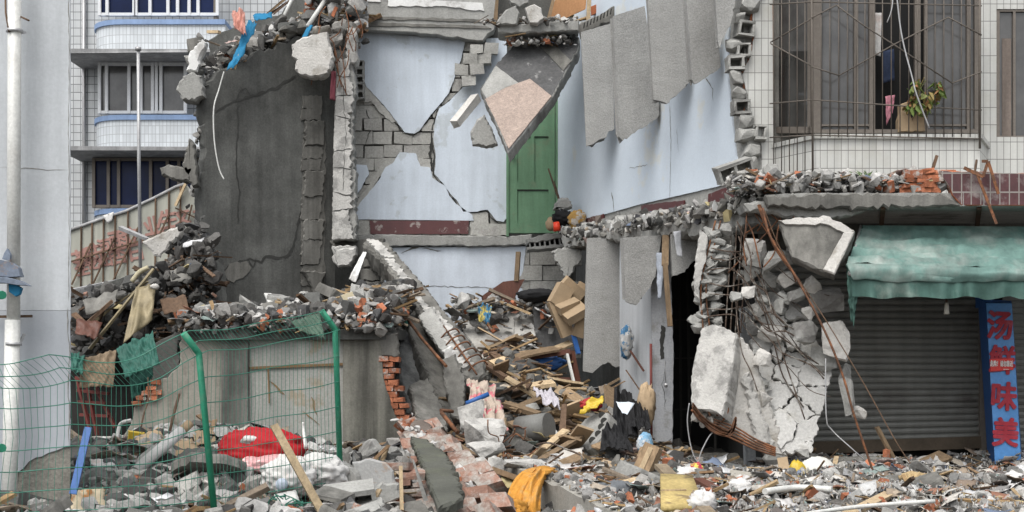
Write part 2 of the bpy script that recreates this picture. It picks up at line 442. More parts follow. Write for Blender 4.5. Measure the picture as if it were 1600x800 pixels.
crackm = mat('crack', (.04, .04, .037), var=.2, fine=0, bump=0)
gapm = mat('cavity', (.012, .012, .012), var=.2, fine=0, bump=0)  # near black colour carries the darkness inside openings
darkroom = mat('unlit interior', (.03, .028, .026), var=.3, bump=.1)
brick = mat('orange brick', (.34, .125, .065), var=.25, vs_=6, fine=.15, iv=.3, stain=(.36, .33, .30), st_amt=.32, st_scale=7, st_hard=.08, bump=.5)
brickdust = mat('dusty brick', (.27, .155, .115), var=.3, vs_=6, fine=.15, iv=.3, stain=(.33, .31, .28), st_amt=.75, st_scale=5, st_hard=.15, bump=.5)
tilewhite = mat('white facade tile', (.52, .52, .49), rough=.35, spec=.5, var=.08, vs_=1.2, fine=.03, streak=.12, stain=(.40, .38, .32), st_amt=.5, st_scale=1.7, st_hard=.4, bump=.03, tile=(X, .078, .2, .0065, (.15, .145, .135)))
tilesmall = mat('white mosaic tile', (.56, .59, .61), rough=.45, var=.07, vs_=.5, fine=.02, streak=.10, bump=0, tile=(X, .11, .25, .012, (.30, .31, .32)))
tilegrey = mat('grey mosaic tile', (.50, .515, .52), rough=.5, var=.08, vs_=.5, fine=.02, streak=.12, bump=0, tile=(X, .22, .25, .02, (.17, .175, .18)))
tilered = mat('dark red tile', (.085, .022, .022), rough=.35, spec=.5, var=.2, fine=.08, streak=.12, stain=(.28, .24, .22), st_amt=.12, st_scale=4, st_hard=.05, bump=.06)
tilebrown = mat('brown fascia tile', (.085, .030, .032), rough=.4, spec=.5, var=.35, vs_=4, fine=.12, stain=(.24, .20, .19), st_amt=.3, st_scale=3, st_hard=.1, bump=.08, tile=(X, .10, .20, .012, (.24, .22, .20)))
bluetrim = mat('blue trim paint', (.21, .30, .47), var=.12, fine=.04, streak=.1, bump=.05, rough=.6)
oldslab = mat('weathered canopy slab', (.32, .32, .32), var=.3, fine=.1, streak=.2, bump=.3)
door_g = mat('green door paint', (.125, .235, .14), rough=.7, var=.16, vs_=2, fine=.06, streak=.16, stain=(.17, .20, .13), st_amt=.3, st_scale=3, st_hard=.2, bump=.05)
pinktile = mat('pink floor tile', (.30, .24, .205), var=.1, vs_=5, fine=.22, fs=45, stain=(.35, .28, .235), st_amt=.45, st_scale=16, st_hard=.1, bump=.12)
rust = mat('rusty steel', (.11, .055, .032), rough=.85, var=.4, vs_=8, fine=.2, stain=(.20, .085, .04), st_amt=.5, st_scale=7, bump=.4)
rustd = mat('dark rebar', (.085, .06, .045), rough=.8, var=.3, vs_=9, fine=.2, stain=(.2, .19, .17), st_amt=.4, st_scale=9, bump=.3)
wire = mat('grey wire', (.14, .13, .12), rough=.6, var=.2, bump=0)
steel = mat('galvanised steel', (.38, .38, .38), rough=.5, metal=.5, var=.2, bump=.05)
wood = mat('weathered timber', (.235, .165, .10), var=.25, vs_=4, fine=.1, grain=.3, iv=.35, bump=.25)
woodl = mat('raw light wood', (.42, .32, .20), var=.2, vs_=5, fine=.1, grain=.25, iv=.25, bump=.2)
woodd = mat('dark timber', (.11, .07, .045), var=.3, vs_=4, fine=.1, grain=.3, iv=.35, bump=.25)
ply = mat('yellow plywood', (.44, .34, .14), var=.25, vs_=3, fine=.1, grain=.25, stain=(.2, .15, .08), st_amt=.3, st_scale=4, bump=.15)
redwood = mat('red brown board', (.11, .045, .03), rough=.5, var=.25, vs_=3, grain=.2, bump=.1)
pinkboard = mat('pink board', (.46, .30, .21), var=.1, fine=.05, streak=.1, bump=.05)
card = mat('cardboard', (.33, .245, .155), var=.15, vs_=4, fine=.06, iv=.18, bump=.1)
pvc = mat('white pvc', (.56, .56, .53), rough=.45, spec=.5, var=.08, streak=.1, stain=(.42, .41, .38), st_amt=.15, st_scale=2, st_hard=.2, bump=.03)
greenp = mat('green powder coat', (.02, .20, .115), rough=.55, spec=.4, var=.25, vs_=4, fine=.12, stain=(.10, .22, .15), st_amt=.3, st_scale=6, st_hard=.2, bump=.05)
greenw = mat('green wire', (.04, .17, .12), rough=.5, var=.15, fine=0, bump=0)
tarp = mat('green tarpaulin', (.025, .105, .08), rough=.6, var=.3, vs_=3, fine=.08, bump=.15)
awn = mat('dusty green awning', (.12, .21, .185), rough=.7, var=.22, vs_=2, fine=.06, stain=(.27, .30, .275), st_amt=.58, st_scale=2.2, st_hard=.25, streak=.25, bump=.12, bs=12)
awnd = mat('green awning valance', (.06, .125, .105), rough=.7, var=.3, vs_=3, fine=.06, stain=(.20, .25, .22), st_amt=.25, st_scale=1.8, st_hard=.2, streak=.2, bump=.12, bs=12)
shut = mat('grey steel shutter', (.175, .175, .16), rough=.5, spec=.4, var=.15, vs_=.8, fine=.05, streak=.15, stain=(.10, .09, .08), st_amt=.3, st_scale=1.4, st_hard=.2, bump=.04)
shutbar = mat('brown shutter bar', (.085, .065, .045), rough=.7, var=.3, vs_=3, bump=.1)
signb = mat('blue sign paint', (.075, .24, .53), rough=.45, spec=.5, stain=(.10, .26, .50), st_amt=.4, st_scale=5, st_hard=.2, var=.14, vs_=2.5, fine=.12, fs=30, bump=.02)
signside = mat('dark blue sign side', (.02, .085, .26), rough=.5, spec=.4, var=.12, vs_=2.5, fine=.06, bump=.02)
signred = mat('sign red', (.33, .03, .045), rough=.7, var=.2, vs_=6, fine=.15, stain=(.30, .09, .12), st_amt=.35, st_scale=9, st_hard=.15, bump=0)
tagred = mat('notice red', (.58, .045, .04), rough=.5, var=.05, bump=0)
tagwhite = mat('notice white', (.78, .75, .72), rough=.5, var=.05, bump=0)
winframe = mat('bronze window frame', (.16, .14, .12), rough=.5, metal=.3, var=.12, bump=.02)
whiteframe = mat('white window frame', (.62, .63, .64), rough=.5, var=.08, bump=0)
glassd = mat('dark window glass', (.035, .034, .032), rough=.12, spec=.6, var=.5, vs_=1.2, fine=0, bump=0)
glassg = mat('grey window glass', (.085, .083, .08), rough=.14, spec=.6, var=.6, vs_=1.4, fine=0, streak=.15, bump=0)  # uneven reflections are painted in as tone variation
glassb = mat('blue window glass', (.006, .014, .055), rough=.25, spec=.15, var=.5, vs_=.7, fine=0, bump=0)
curtain = mat('blue curtain', (.01, .03, .16), rough=.9, var=.2, streak=.3, bump=.1)
grille = mat('window grille bar', (.11, .095, .08), rough=.7, var=.2, bump=0)
hoard = mat('beige hoarding panel', (.36, .36, .31), rough=.6, var=.12, vs_=.8, fine=.03, streak=.18, stain=(.5, .47, .38), st_amt=.35, st_scale=.5, st_hard=.3, bump=.05)
hoardtx = mat('faded red lettering', (.34, .19, .16), rough=.7, var=.25, vs_=2, fine=.1, bump=0)
redcloth = mat('red cloth', (.38, .012, .018), rough=.75, var=.12, vs_=4, fine=.03, bump=.1)
pinkcloth = mat('pale pink cloth', (.60, .33, .33), rough=.9, var=.15, vs_=5, stain=(.66, .6, .56), st_amt=.4, st_scale=5, bump=.2)
whitecloth = mat('white cloth', (.56, .55, .53), rough=.9, var=.12, vs_=4, stain=(.5, .42, .38), st_amt=.25, st_scale=4, st_hard=.1, bump=.15)
orangecloth = mat('orange cloth', (.50, .235, .04), rough=.9, var=.25, vs_=5, fine=.08, stain=(.38, .27, .13), st_amt=.3, st_scale=8, st_hard=.2, bump=.3)
bluecloth = mat('blue fabric', (.015, .15, .28), rough=.8, var=.25, vs_=4, fine=.05, bump=.15)
blackcloth = mat('black cloth', (.012, .012, .013), rough=.8, var=.4, vs_=4, bump=.2)
salmon = mat('salmon cloth', (.52, .26, .21), rough=.85, var=.15, bump=.15)
floral = mat('floral curtain', (.40, .33, .27), rough=.9, var=.2, vs_=6, stain=(.45, .14, .16), st_amt=.35, st_scale=7, st_hard=.05, bump=.15)
yellow = mat('yellow plastic', (.52, .37, .04), rough=.45, var=.12, bump=.05)
bluepl = mat('blue plastic', (.03, .10, .29), rough=.4, var=.12, bump=.03)
bluemetal = mat('blue grey painted metal', (.16, .19, .24), rough=.5, var=.4, vs_=6, stain=(.25, .19, .16), st_amt=.35, st_scale=7, bump=.1)
brass = mat('brassy sheet metal', (.24, .20, .12), rough=.5, metal=.15, var=.35, vs_=3, bump=.1)
redsteel = mat('dark red painted steel', (.14, .035, .03), rough=.6, var=.25, vs_=5, bump=.1)
leafm = mat('wilted leaves', (.10, .13, .03), rough=.7, island=[(.09, .14, .03), (.2, .15, .05), (.12, .17, .04), (.24, .12, .05), (.16, .18, .06)], var=.2, bump=0)
chunkm = mat('concrete rubble', (.3, .3, .28), island=[(.32, .315, .30), (.24, .235, .225), (.40, .395, .375), (.28, .27, .25), (.35, .34, .32), (.18, .178, .17), (.48, .47, .45), (.30, .29, .27)], var=.2, vs_=5, fine=.15, bump=.4, iv=.1)
chunkd = mat('dark rubble', (.1, .1, .1), island=[(.10, .10, .095), (.07, .068, .065), (.15, .145, .135), (.16, .155, .145), (.085, .08, .075), (.12, .12, .12)], var=.25, vs_=5, fine=.15, bump=.4)
mixm = mat('mixed litter', (.3, .3, .3), rough=.85, island=[(.60, .60, .58), (.40, .33, .25), (.48, .42, .34), (.14, .12, .11), (.58, .57, .53), (.30, .24, .18), (.50, .48, .44), (.34, .33, .32), (.62, .62, .62), (.30, .30, .30), (.42, .36, .29), (.05, .05, .055), (.52, .52, .51), (.30, .15, .10), (.16, .20, .28), (.50, .47, .42), (.22, .17, .13), (.64, .63, .60), (.44, .37, .2), (.48, .36, .33), (.24, .3, .28), (.26, .25, .24), (.56, .53, .48), (.17, .14, .12), (.40, .38, .35), (.6, .58, .56)], var=.2, vs_=6, fine=.08, bump=.1)
woodmix = mat('splintered wood', (.3, .2, .1), island=[(.40, .27, .14), (.26, .16, .085), (.52, .38, .22), (.14, .085, .05), (.33, .22, .13), (.45, .30, .15), (.09, .06, .04), (.30, .24, .18)], var=.2, vs_=6, grain=.25, bump=.2)
# ================================================================ SETTING
g = MB(); g.add([(-400, -60, 0), (400, -60, 0), (400, 900, 0), (-400, 900, 0)], [(0, 1, 2, 3)])
tag(g.build('ground', asph, origin=(0, 0, 0)), kind='structure')
def gs(x, y, cx, cy, sx, sy, a): return a*math.exp(-((x-cx)/sx)**2-((y-cy)/sy)**2)
def H(x, y):
    """height of the rubble surface"""
    k = 1/(1+math.exp(-(y-13.2)*1.3))
    h = .07 + .22*k + .11*noise.noise(Vector((x*.9, y*.9, 0))) + .05*noise.noise(Vector((x*2.7, y*2.7, 4)))
    h += .08/(1+math.exp((x+1.2)*3))
    h += gs(x, y, -2.9, 12.4, .7, .5, .16)
    h += gs(x, y, -3.4, 15.4, 1.3, .9, .30) + gs(x, y, -1.6, 14.3, .9, .8, .12)
    h += gs(x, y, -.05, 18.8, 1.05 if x > -.05 else .72, 1.8, 1.15) + gs(x, y, -.1, 20.3, 1.2 if x > -.1 else .9, 1.0, .75)
    h += gs(x, y, -1.0, 16.6, .6, 1.0, .10) + gs(x, y, 1.15, 17.6, .5, 1.2, .45)
    h -= gs(x, y, -.2, 12.4, .5, 1.3, .22) + gs(x, y, 2.3, 16.5, .7, 1.0, .1)
    return max(.0, h)
g = MB(); nx, ny = 210, 190; x0, x1, y0, y1 = -7.0, 7.6, 6.2, 21.9
vv = []
for j in range(ny+1):
    for i in range(nx+1):
        x, y = x0+(x1-x0)*i/nx, y0+(y1-y0)*j/ny
        e = min(1, min(i, nx-i)/4, j/4)
        z = H(x, y) + .035*noise.noise(Vector((x*9, y*9, 1))) + .02*noise.noise(Vector((x*22, y*22, 2)))
        vv.append((x, y, z*e + .02))
g.add(vv, [(j*(nx+1)+i, j*(nx+1)+i+1, (j+1)*(nx+1)+i+1, (j+1)*(nx+1)+i) for j in range(ny) for i in range(nx)])
tag(g.build('rubble_heap', rubblebase, origin=(0, 14, 0)), kind='stuff')

# ================================================================ FAR BUILDINGS
def facade_tile(base, uvec): return base
BD = 43.0; b = thing('apartment_building', 'white tiled apartment block with blue trimmed curved balconies behind the ruin', 'building', (-11, BD, 0))
w = MB(); pb = front(BD+1.2)
w.box((-10.5, BD+4.2, 8), (9.0, 6, 18)); w.build('wall', tilegrey, b)
def balcony(ytop, ybot, full=True):
    xl, xr = P(136, 0, BD).x, P(352, 0, BD).x; zt, zb = P(0, ytop, BD).z, P(0, ybot, BD).z
    def outline(e):
        r = 1.1; o = []
        for k in range(8, -1, -1):
            a = math.pi/2*k/8; o.append((xl-e+(r+e)*(1-math.sin(a)), BD-e+(r+e)*(1-math.cos(a))))
        o = [(xl-e, BD+1.2)] + o + [(xr, BD-e), (xr, BD+1.2)]
        return o
    m = MB(); m.prism([(x, y, zb) for x, y in outline(0)], (0, 0, zt-zb)); o = m.build('balcony', tilesmall, b)
    t = MB(); t.prism([(x, y, zt-.01) for x, y in outline(.06)], (0, 0, .15)); t.build('ledge', bluetrim, o)
    t = MB(); t.prism([(x, y, zb-.08) for x, y in outline(.03)], (0, 0, .08)); t.build('soffit', oldslab, o)
def bwin(x0, x1, yt, yb, mull, fm, gm, D=BD+.25, name='window', fw=.09):
    m = MB(); p = front(D); a, c = p.at(x0, yt), p.at(x1, yb)
    zc = (a.z+c.z)/2; hh = a.z-c.z; ww = c.x-a.x
    m.box(((a.x+c.x)/2, D, a.z-fw/2), (ww, .1, fw)); m.box(((a.x+c.x)/2, D, c.z+fw/2), (ww, .1, fw))
    for q in [x0]+mull+[x1]:
        x = p.at(q, yt).x; m.box((x, D-.02, zc), (fw, .1, hh))
    f = m.build(name, fm, b)
    k = MB(); k.box(((a.x+c.x)/2, D+.06, zc), (ww, .02, hh)); k.build('pane', gm, f)
    return f
balcony(38, 88); balcony(187, 238); balcony(333, 400)
bwin(156, 340, -45, 25, [168, 210, 213, 235, 263, 278, 296, 310], whiteframe, glassb)
bwin(156, 290, 98, 178, [167, 202, 221, 239, 245, 252], whiteframe, glassg)
bwin(147, 330, 247, 325, [170, 186, 236, 262, 280], winframe, glassb)
for (yt, sd_) in ((92, 1), (241, 2)):
    m = MB(); m.box((P(205, yt, BD-.3).x+.4, BD+.1, P(0, yt, BD).z), (4.7, 2.4, .10), jit=.03)
    m.build('canopy', oldslab, b)
m = MB(); m.tube([P(131, -60, BD+1.1), P(131, 420, BD+1.1)], .06); m.build('drain_pipe', steel, b)
m = MB(); m.box((P(334, 0, BD).x, BD+.35, P(0, -20, BD).z), (.12, .2, 3.2)); m.build('corner_post', winframe, b)

b2 = thing('lattice_wall_building', 'pale tiled building with a white lattice screen wall behind the ruin top', 'building', (-9, 50, 0))
m = MB(); m.box((-9.4, 53, 9.5), (3.6, 4, 19)); m.build('wall', tilesmall, b2)
m = MB(); pl = front(48.5); a = pl.at(404, 20); 
for i in range(7): m.box((a.x+i*.42-.1, 48.5, a.z+.6), (.14, .12, 1.9))
for j in range(5): m.box((a.x+1.2, 48.5-.004, a.z-.25+j*.42), (3.0, .12, .14))
m.build('lattice_screen', whiteframe, b2)
m = MB(); m.box((a.x+1.2, 49.2, a.z+.6), (3.2, .1, 2.2)); m.build('screen_recess', gapm, b2)

# hoarding fence
h = thing('hoarding', 'leaning beige sheet hoarding with faded red lettering and dark steel struts', 'hoarding', P(210, 470, 30))
hp = front(30)
top = [(100, 363), (150, 345), (197, 330), (240, 310), (275, 292), (290, 287), (301, 300), (318, 342)]
m = MB(); out = [hp.at(*q) for q in top] + [hp.at(318, 400), hp.at(300, 480), hp.at(100, 480)]
m.prism(out, (0, .04, 0)); m.build('panel', hoard, h)
m = MB(); ln = [hp.at(q[0], q[1], .02) for q in top[:6]]; m.tube(ln, .035, 5); m.build('top_edge', oldslab, h)
m = MB()
def topy(x):
    for i in range(len(top)-1):
        if top[i][0] <= x <= top[i+1][0]: return top[i][1]+(top[i+1][1]-top[i][1])*(x-top[i][0])/(top[i+1][0]-top[i][0])
    return 360
for x in (126, 143, 161, 179, 199, 218, 242, 263, 281):
    m.bar(hp.at(x+1, topy(x)+1, .03), hp.at(x, 470, .03), .03, .03)
for p, q in (((112, 445), (142, 380)), ((140, 455), (180, 370)), ((176, 440), (216, 355)), ((250, 365), (263, 337)), ((110, 409), (280, 358)), ((274, 325), (305, 340)), ((294, 345), (300, 320))):
    m.bar(hp.at(*p, .08), hp.at(*q, .08), .032, .03)
m.build('steel_strut', woodd, h)
m = MB(); m.bar(hp.at(274, 322, .1), hp.at(290, 287, .1), .07, .05); m.build('timber_brace', woodl, h)
m = cloth([hp.at(291, 288, .06), hp.at(297, 300, .06), hp.at(317, 330, .06), hp.at(312, 325, .06)], 4, 8, .03, 3); m.build('torn_strip', whitecloth, h)
m = cloth([hp.at(161, 337, .08), hp.at(178, 331, .08), hp.at(175, 345, .1), hp.at(168, 349, .1)], 5, 4, .03, 4); m.build('torn_flap', whitecloth, h)
def text_mesh(name, body, loc, size, rotm, mats, parent=None, offset=0.0, ext=.004, sx=1.0):
    cu = bpy.data.curves.new(name, 'FONT'); cu.body = body; cu.size = size; cu.extrude = ext
    cu.align_x = 'CENTER'; cu.align_y = 'CENTER'
    t = bpy.data.objects.new(name, cu); COL.objects.link(t)
    bpy.context.view_layer.update()
    me = bpy.data.meshes.new_from_object(t.evaluated_get(bpy.context.evaluated_depsgraph_get()))
    bpy.data.objects.remove(t); me.materials.clear(); me.materials.append(mats)
    xs = [v.co.x for v in me.vertices]; ys = [v.co.y for v in me.vertices]
    if xs:
        cx, cy = (min(xs)+max(xs))/2, (min(ys)+max(ys))/2
        for v in me.vertices: v.co = Vector(((v.co.x-cx)*sx, v.co.y-cy, v.co.z))
    if offset:      # thicken the strokes into brush lettering
        V = [v.co.copy() for v in me.vertices]; Fc = [tuple(p.vertices) for p in me.polygons]; n_ = len(V); av = []; af = []
        for k in range(9):
            d_ = Vector((0, 0, 0)) if k == 8 else Vector((math.cos(k*math.pi/4)*offset, math.sin(k*math.pi/4)*offset, .0004*(k+1)))
            av += [tuple(q+d_) for q in V]; af += [tuple(k*n_+i for i in f) for f in Fc]
        me = bpy.data.meshes.new(name); me.from_pydata(av, [], af); me.materials.append(mats); me.update()
    for v in me.vertices: v.co = rotm @ v.co
    o = bpy.data.objects.new(name, me); COL.objects.link(o)
    if parent is not None: o.parent = parent; o.location = Vector(loc)-wloc(parent)
    else: o.location = loc
    return o
up_face = Matrix.Rotation(R(90), 3, 'X')
for ch, x, y, s in (('茶', 128, 405, .62), ('庄', 147, 395, .6), ('河', 165, 385, .5), ('雨', 186, 375, .62), ('立', 205, 368, .6), ('业', 239, 352, .6), ('生', 263, 342, .6), ('文', 284, 338, .5),
                    ('主', 129, 420, .4), ('必', 148, 410, .4), ('出', 166, 406, .4), ('否', 186, 400, .5), ('日', 212, 394, .55), ('工', 312, 336, .4)):
    rm = up_face @ Matrix.Rotation(R(12), 3, 'Z')
    text_mesh('lettering', ch, hp.at(x, y, .012), s*.72, rm, hoardtx, h, .014, .004)

m = MB(); m.tube([P(216, 76, 27), P(217, 250, 27), P(220, 470, 27)], .033, 8)
m.tube([P(216, 74, 27), P(216, 79, 27)], .06, 8)
tag(m.build('flag_pole', steel), 'thin bare grey steel pole in front of the balconies', 'pole')

# ================================================================ NEAR WALL (left)
nw = thing('painted_wall', 'smooth grey white painted wall at the left with peeling paint low down', 'wall', P(60, 800, 11.5))
NP = front(11.5)
def nprism(m, pix, off, th, mi=0, back=(-1.2, 0, 0), step=0): 
    return slab(m, NP, pix, th, .05, .006, 5, mi, off, .003)
m = MB(); base = [NP.at(-80, -60), NP.at(110, -60), NP.at(110, 900), NP.at(-80, 900)]
m.prism(base, (-1.3, 1.5, 0)); m.build('bare_render', roughcast, nw)
m = MB(); slab(m, NP, [(-80, -60, 0), (110.5, -60, .35), (111, 485, 0), (-80, 485, 0)], .012, .05, .006, 3, 0, .013, .003); 
upper = m.build('upper_paint', whitewall, nw)
m = MB(); slab(m, NP, [(-80, 485.3, 0), (111, 485.3, .35), (110, 698, 1), (75, 708, 1), (45, 722, 1), (28, 738, 1), (20, 775, 1), (22, 830, 1), (-80, 830, 0)], .012, .05, .012, 4, 0, .0125, .003)
m.build('lower_paint', greywall, nw)
m = MB(); crack(m, NP, [(0, 262), (50, 264), (75, 266), (108, 266)], .006, .016, 2, 0, .006)
crack(m, NP, [(108, -40), (109, 100), (108, 200), (109, 340), (108, 470)], .006, .016, 3, 0, .003)
crack(m, NP, [(107, 480), (109, 560), (108, 640), (109, 695)], .008, .016, 4, 0, .008)
m.build('paint_crack', roughcast, nw)
dp = thing('drain_pipe', 'white plastic drain pipe running down the painted wall', 'pipe', P(14, 800, 11.3))
m = MB(); m.tube([P(23, -60, 11.3), P(21, 520, 11.3)], .052, 16); m.build('pipe', pvc, dp)
m = MB(); m.tube([P(20, 500, 11.3), P(13, 860, 11.3)], .060, 16); m.build('pipe', pvc, dp)
for (x, y) in ((23, 51), (21, 540)):
    m = MB(); m.tube([P(x, y-5, 11.3), P(x, y, 11.3)], .066, 16)
    m.bar(P(x+8, y, 11.33), P(x+17, y-(18 if y > 100 else 0), 11.38), .02, .02); m.build('bracket', steel, dp)
m = MB(); m.tube([P(8, -40, 11.35), P(9, 20, 11.32), P(14, 50, 11.24)], .008, 5); m.tube([P(32, 26, 11.3), P(45, 32, 11.2)], .008, 5)
tag(m.build('cable', woodd), 'dark cable hooked behind the top of the drain pipe', 'cable')
m = MB(); m.bar(P(-10, 495, 11.42), P(50, 494, 11.42), .03, .02)
tag(m.build('wall_bracket', woodd), 'short dark iron bar fixed across the wall behind the pipe', 'bracket')
bl = thing('wall_lamp_remains', 'crumpled blue grey sheet metal shade hanging off the drain pipe', 'metal sheet', P(12, 430, 11.1))
def curved(a, b, w, bend, n=10, off=Vector((0, -.25, 0))):
    a, b = Vector(a), Vector(b); m = MB(); vv = []
    for i in range(n+1):
        t = i/n; p = a.lerp(b, t) + Vector((0, 0, bend*math.sin(math.pi*t*.9)))
        vv += [p, p+off*w+Vector((0, 0, -.02)), p+off*w+Vector((0, 0, -.028)), p+Vector((0, 0, -.008))]
    m.add(vv, [(4*i+k, 4*i+(k+1) % 4, 4*i+4+(k+1) % 4, 4*i+4+k) for i in range(n) for k in range(4)], 0, True); return m
m = MB(); slab(m, front(11.12), [(-30, 408, 0), (2, 406, 0), (18, 410, 0), (28, 418, 0), (32, 432, .3), (10, 433, .3), (-30, 430, 0)], .09, .04, .004, 1, 0, 0, .004); m.build('shade', bluemetal, bl)
m = MB(); slab(m, front(11.08), [(-30, 433, 0), (10, 433, 0), (30, 438, 0), (43, 446, 0), (25, 445, 0), (5, 442, .3), (-30, 442, 0)], .12, .04, .003, 2, 0, 0, .003); m.build('rim', bluemetal, bl)
m = MB(); slab(m, front(11.14), [(13, 444, 0), (20, 441, 0), (33, 450, 0), (30, 460, 0), (24, 463, 0), (14, 456, 0)], .05, .05, .004, 3, 0, 0, .003); m.build('fixing_plate', bluecloth, bl)
m = MB(); slab(m, front(11.16), [(3, 405, 0), (6, 396, 0), (11, 388, 0), (16, 398, 0), (15, 408, 0)], .04, .05, .004, 3, 0, 0, .003); m.build('arm', bluemetal, bl)

# ================================================================ DARK END WALL of the ruin
DW = Plane(P(520, 400, 21.4), P(520, 400, 21.4)-P(305, 400, 20.2))
dw = thing('end_wall', 'big dark grey cement end wall with broken sloping top left of the cracked column', 'wall', P(420, 490, 20.8))
m = MB(); slab(m, DW, [(318, 520, 0), (316, 400, .3), (313, 300, .6), (322, 230, 1), (316, 180, 1), (318, 130, 1), (345, 108, 1.5), (385, 92, 1.5), (420, 75, 1.5), (455, 62, 1.5), (478, 50, 1.5), (505, 50, 1), (524, 70, 0), (524, 520, 0)], .25, .08, .03, 11, 0, 0, .02)
m.build('render', conc_d, dw)
m = MB()
crack(m, DW, [(336, 177), (352, 165), (368, 158), (400, 148), (430, 138), (462, 118)], .05, .006, 1)
crack(m, DW, [(368, 158), (376, 140), (384, 138), (392, 150)], .03, .006, 7)
crack(m, DW, [(371, 160), (372, 200), (368, 250), (374, 300), (371, 350)], .025, .006, 2)
crack(m, DW, [(345, 428), (360, 412), (390, 405), (408, 410), (415, 400), (435, 404), (452, 398), (462, 372), (470, 330)], .045, .006, 3)
crack(m, DW, [(388, 405), (395, 418), (400, 402)], .03, .006, 4)
m.build('crack', crackm, dw)
m = MB(); slab(m, DW, [(350, 425), (358, 412), (385, 408), (392, 418), (384, 430), (365, 442), (356, 438)], .02, .05, .02, 8, 0, .012, .003); m.build('peeled_patch', conc_m, dw)
m = MB(); slab(m, DW, [(474, 195), (508, 190), (507, 470, .3), (480, 480), (470, 440)], .02, .1, .02, 9, 0, .01, .004); m.build('repair_strip', conc_m, dw)
# upper wall set back behind it
m = MB(); slab(m, front(22.8), [(325, 130), (326, 62, 1), (350, 48, 1), (395, 33, 1), (440, 20), (478, -20), (610, -60, 0), (610, 140, 0)], .25, .09, .03, 12, 0, 0, .02)
tag(m.build('parapet_wall', conc_d), 'dark cement wall strip rising behind the broken top of the end wall', 'wall')
# pilaster of blocks
pz = thing('block_pilaster', 'broken strip of rough grey blocks standing against the dark end wall', 'pilaster', DW.at(490, 430))
rr = random.Random(4); y = 150; m = MB()
while y < 425:
    hgt = rr.uniform(14, 42); xo = rr.uniform(-3, 3); l = rr.uniform(.02, .06)
    slab(m, DW, [(474+xo-(y-150)*.008, y), (504+xo, y), (503+xo-(y-150)*.02, y+hgt-.3), (473+xo-(y-150)*.01, y+hgt-.3)], l, .04, .020, int(y), 0, l, .012)
    y += hgt
m.build('block', conc_m, pz)
m = MB(); slab(m, DW, [(468, 425, 1), (505, 425, 1), (500, 440), (490, 462), (478, 440)], .12, .05, .02, 3, 0, .1, .02); m.build('broken_foot', conc_m, pz)

# main cracked column
CP = front(21.0)
mc = thing('column', 'tall cracked pale concrete column at the left edge of the blue room', 'column', CP.at(538, 430))
m = MB(); ys = [92, 118, 150, 176, 208, 238, 262, 300, 330, 372]; rr = random.Random(9)
m0 = MB(); slab(m0, CP, [(528, 98, 1), (550, 96, 1), (556, 130, 1.6), (551, 200, 1.6), (556, 290, 1.6), (556, 374, 1.6), (519, 377, .6), (521, 250, .6), (524, 140, .6)], .36, .05, .014, 21, 0, 0, .02); m0.build('core', conc, mc)
xl = lambda t: 527-8*t; xr = lambda t: 549+2*t
slab(m, CP, [(527, 94, .6), (549, 92, 1.4), (546, 120, 2), (552, 150, 2), (545, 190, 2), (551, 230, 2), (546, 262, 2), (552, 300, 2), (547, 340, 2), (553, 374, 1), (519, 375, .4), (521, 250, .4)], .06, .035, .018, 30, 0, .05, .012)
ck_ = MB()
for i, (y_, dy_) in enumerate(((118, 4), (152, -3), (181, 6), (238, -4), (262, 3), (300, 7), (331, -5))): crack(ck_, CP, [(xl((y_-92)/282)-1, y_), (536, y_+dy_*.6), (552, y_+dy_)], .022, .053, 300+i)
crack(ck_, CP, [(540, 95), (537, 150), (541, 210), (538, 262), (536, 300)], .010, .053, 320)
ck_.build('crack', crackm, mc)
for i in range(0):
    a, c = ys[i]+.7, ys[i+1]-.7; t0, t1 = (a-92)/282, (c-92)/282
    xl = lambda t: 527-8*t; xr = lambda t: 549+2*t
    dy = rr.uniform(-3, 3)
    slab(m, CP, [(xl(t0), a+dy, .6), (xr(t0)-rr.uniform(0, 8), a-dy, 1.5), (xr(t1)-rr.uniform(0, 8), c, .6), (xl(t1), c+2, .4)], .06, .04, .012, 30+i, 0, .055+rr.uniform(-.006, .01), .012)
m.build('cracked_face', conc_w, mc)
m = MB(); slab(m, CP, [(541, 45, 1), (556, 44), (558, 98), (541, 100)], .3, .05, .02, 44, 0, .02, .02); slab(m, CP, [(519, 384), (556, 384), (558, 395), (548, 412), (530, 418), (521, 410)], .3, .05, .02, 45, 0, .05, .02); m.build('broken_block', conc_w, mc)
m = MB(); slab(m, front(22.7), [(495, 60, 0), (605, 60, 0), (605, 620, 0), (495, 620, 0)], .1, .2, .01, 49); m.build('rear_shaft', conc_d, mc)
m = MB(); slab(m, front(21.3), [(515, 376, 0), (600, 372, 1), (596, 520, .5), (560, 530, 0), (562, 400, 1), (520, 385, 1)], .25, .06, .015, 46); m.build('lower_shaft', conc_m, mc)
m = MB(); slab(m, CP, [(461, 78), (478, 66), (500, 62), (516, 58), (521, 80), (526, 98), (521, 116), (508, 127), (492, 129), (478, 126), (466, 117), (468, 102), (461, 96)], .3, .04, .012, 47, 0, .35, .03)
tag(m.build('concrete_chunk', conc_l), 'big pale flat concrete lump perched on the top corner of the dark end wall', 'concrete chunk')

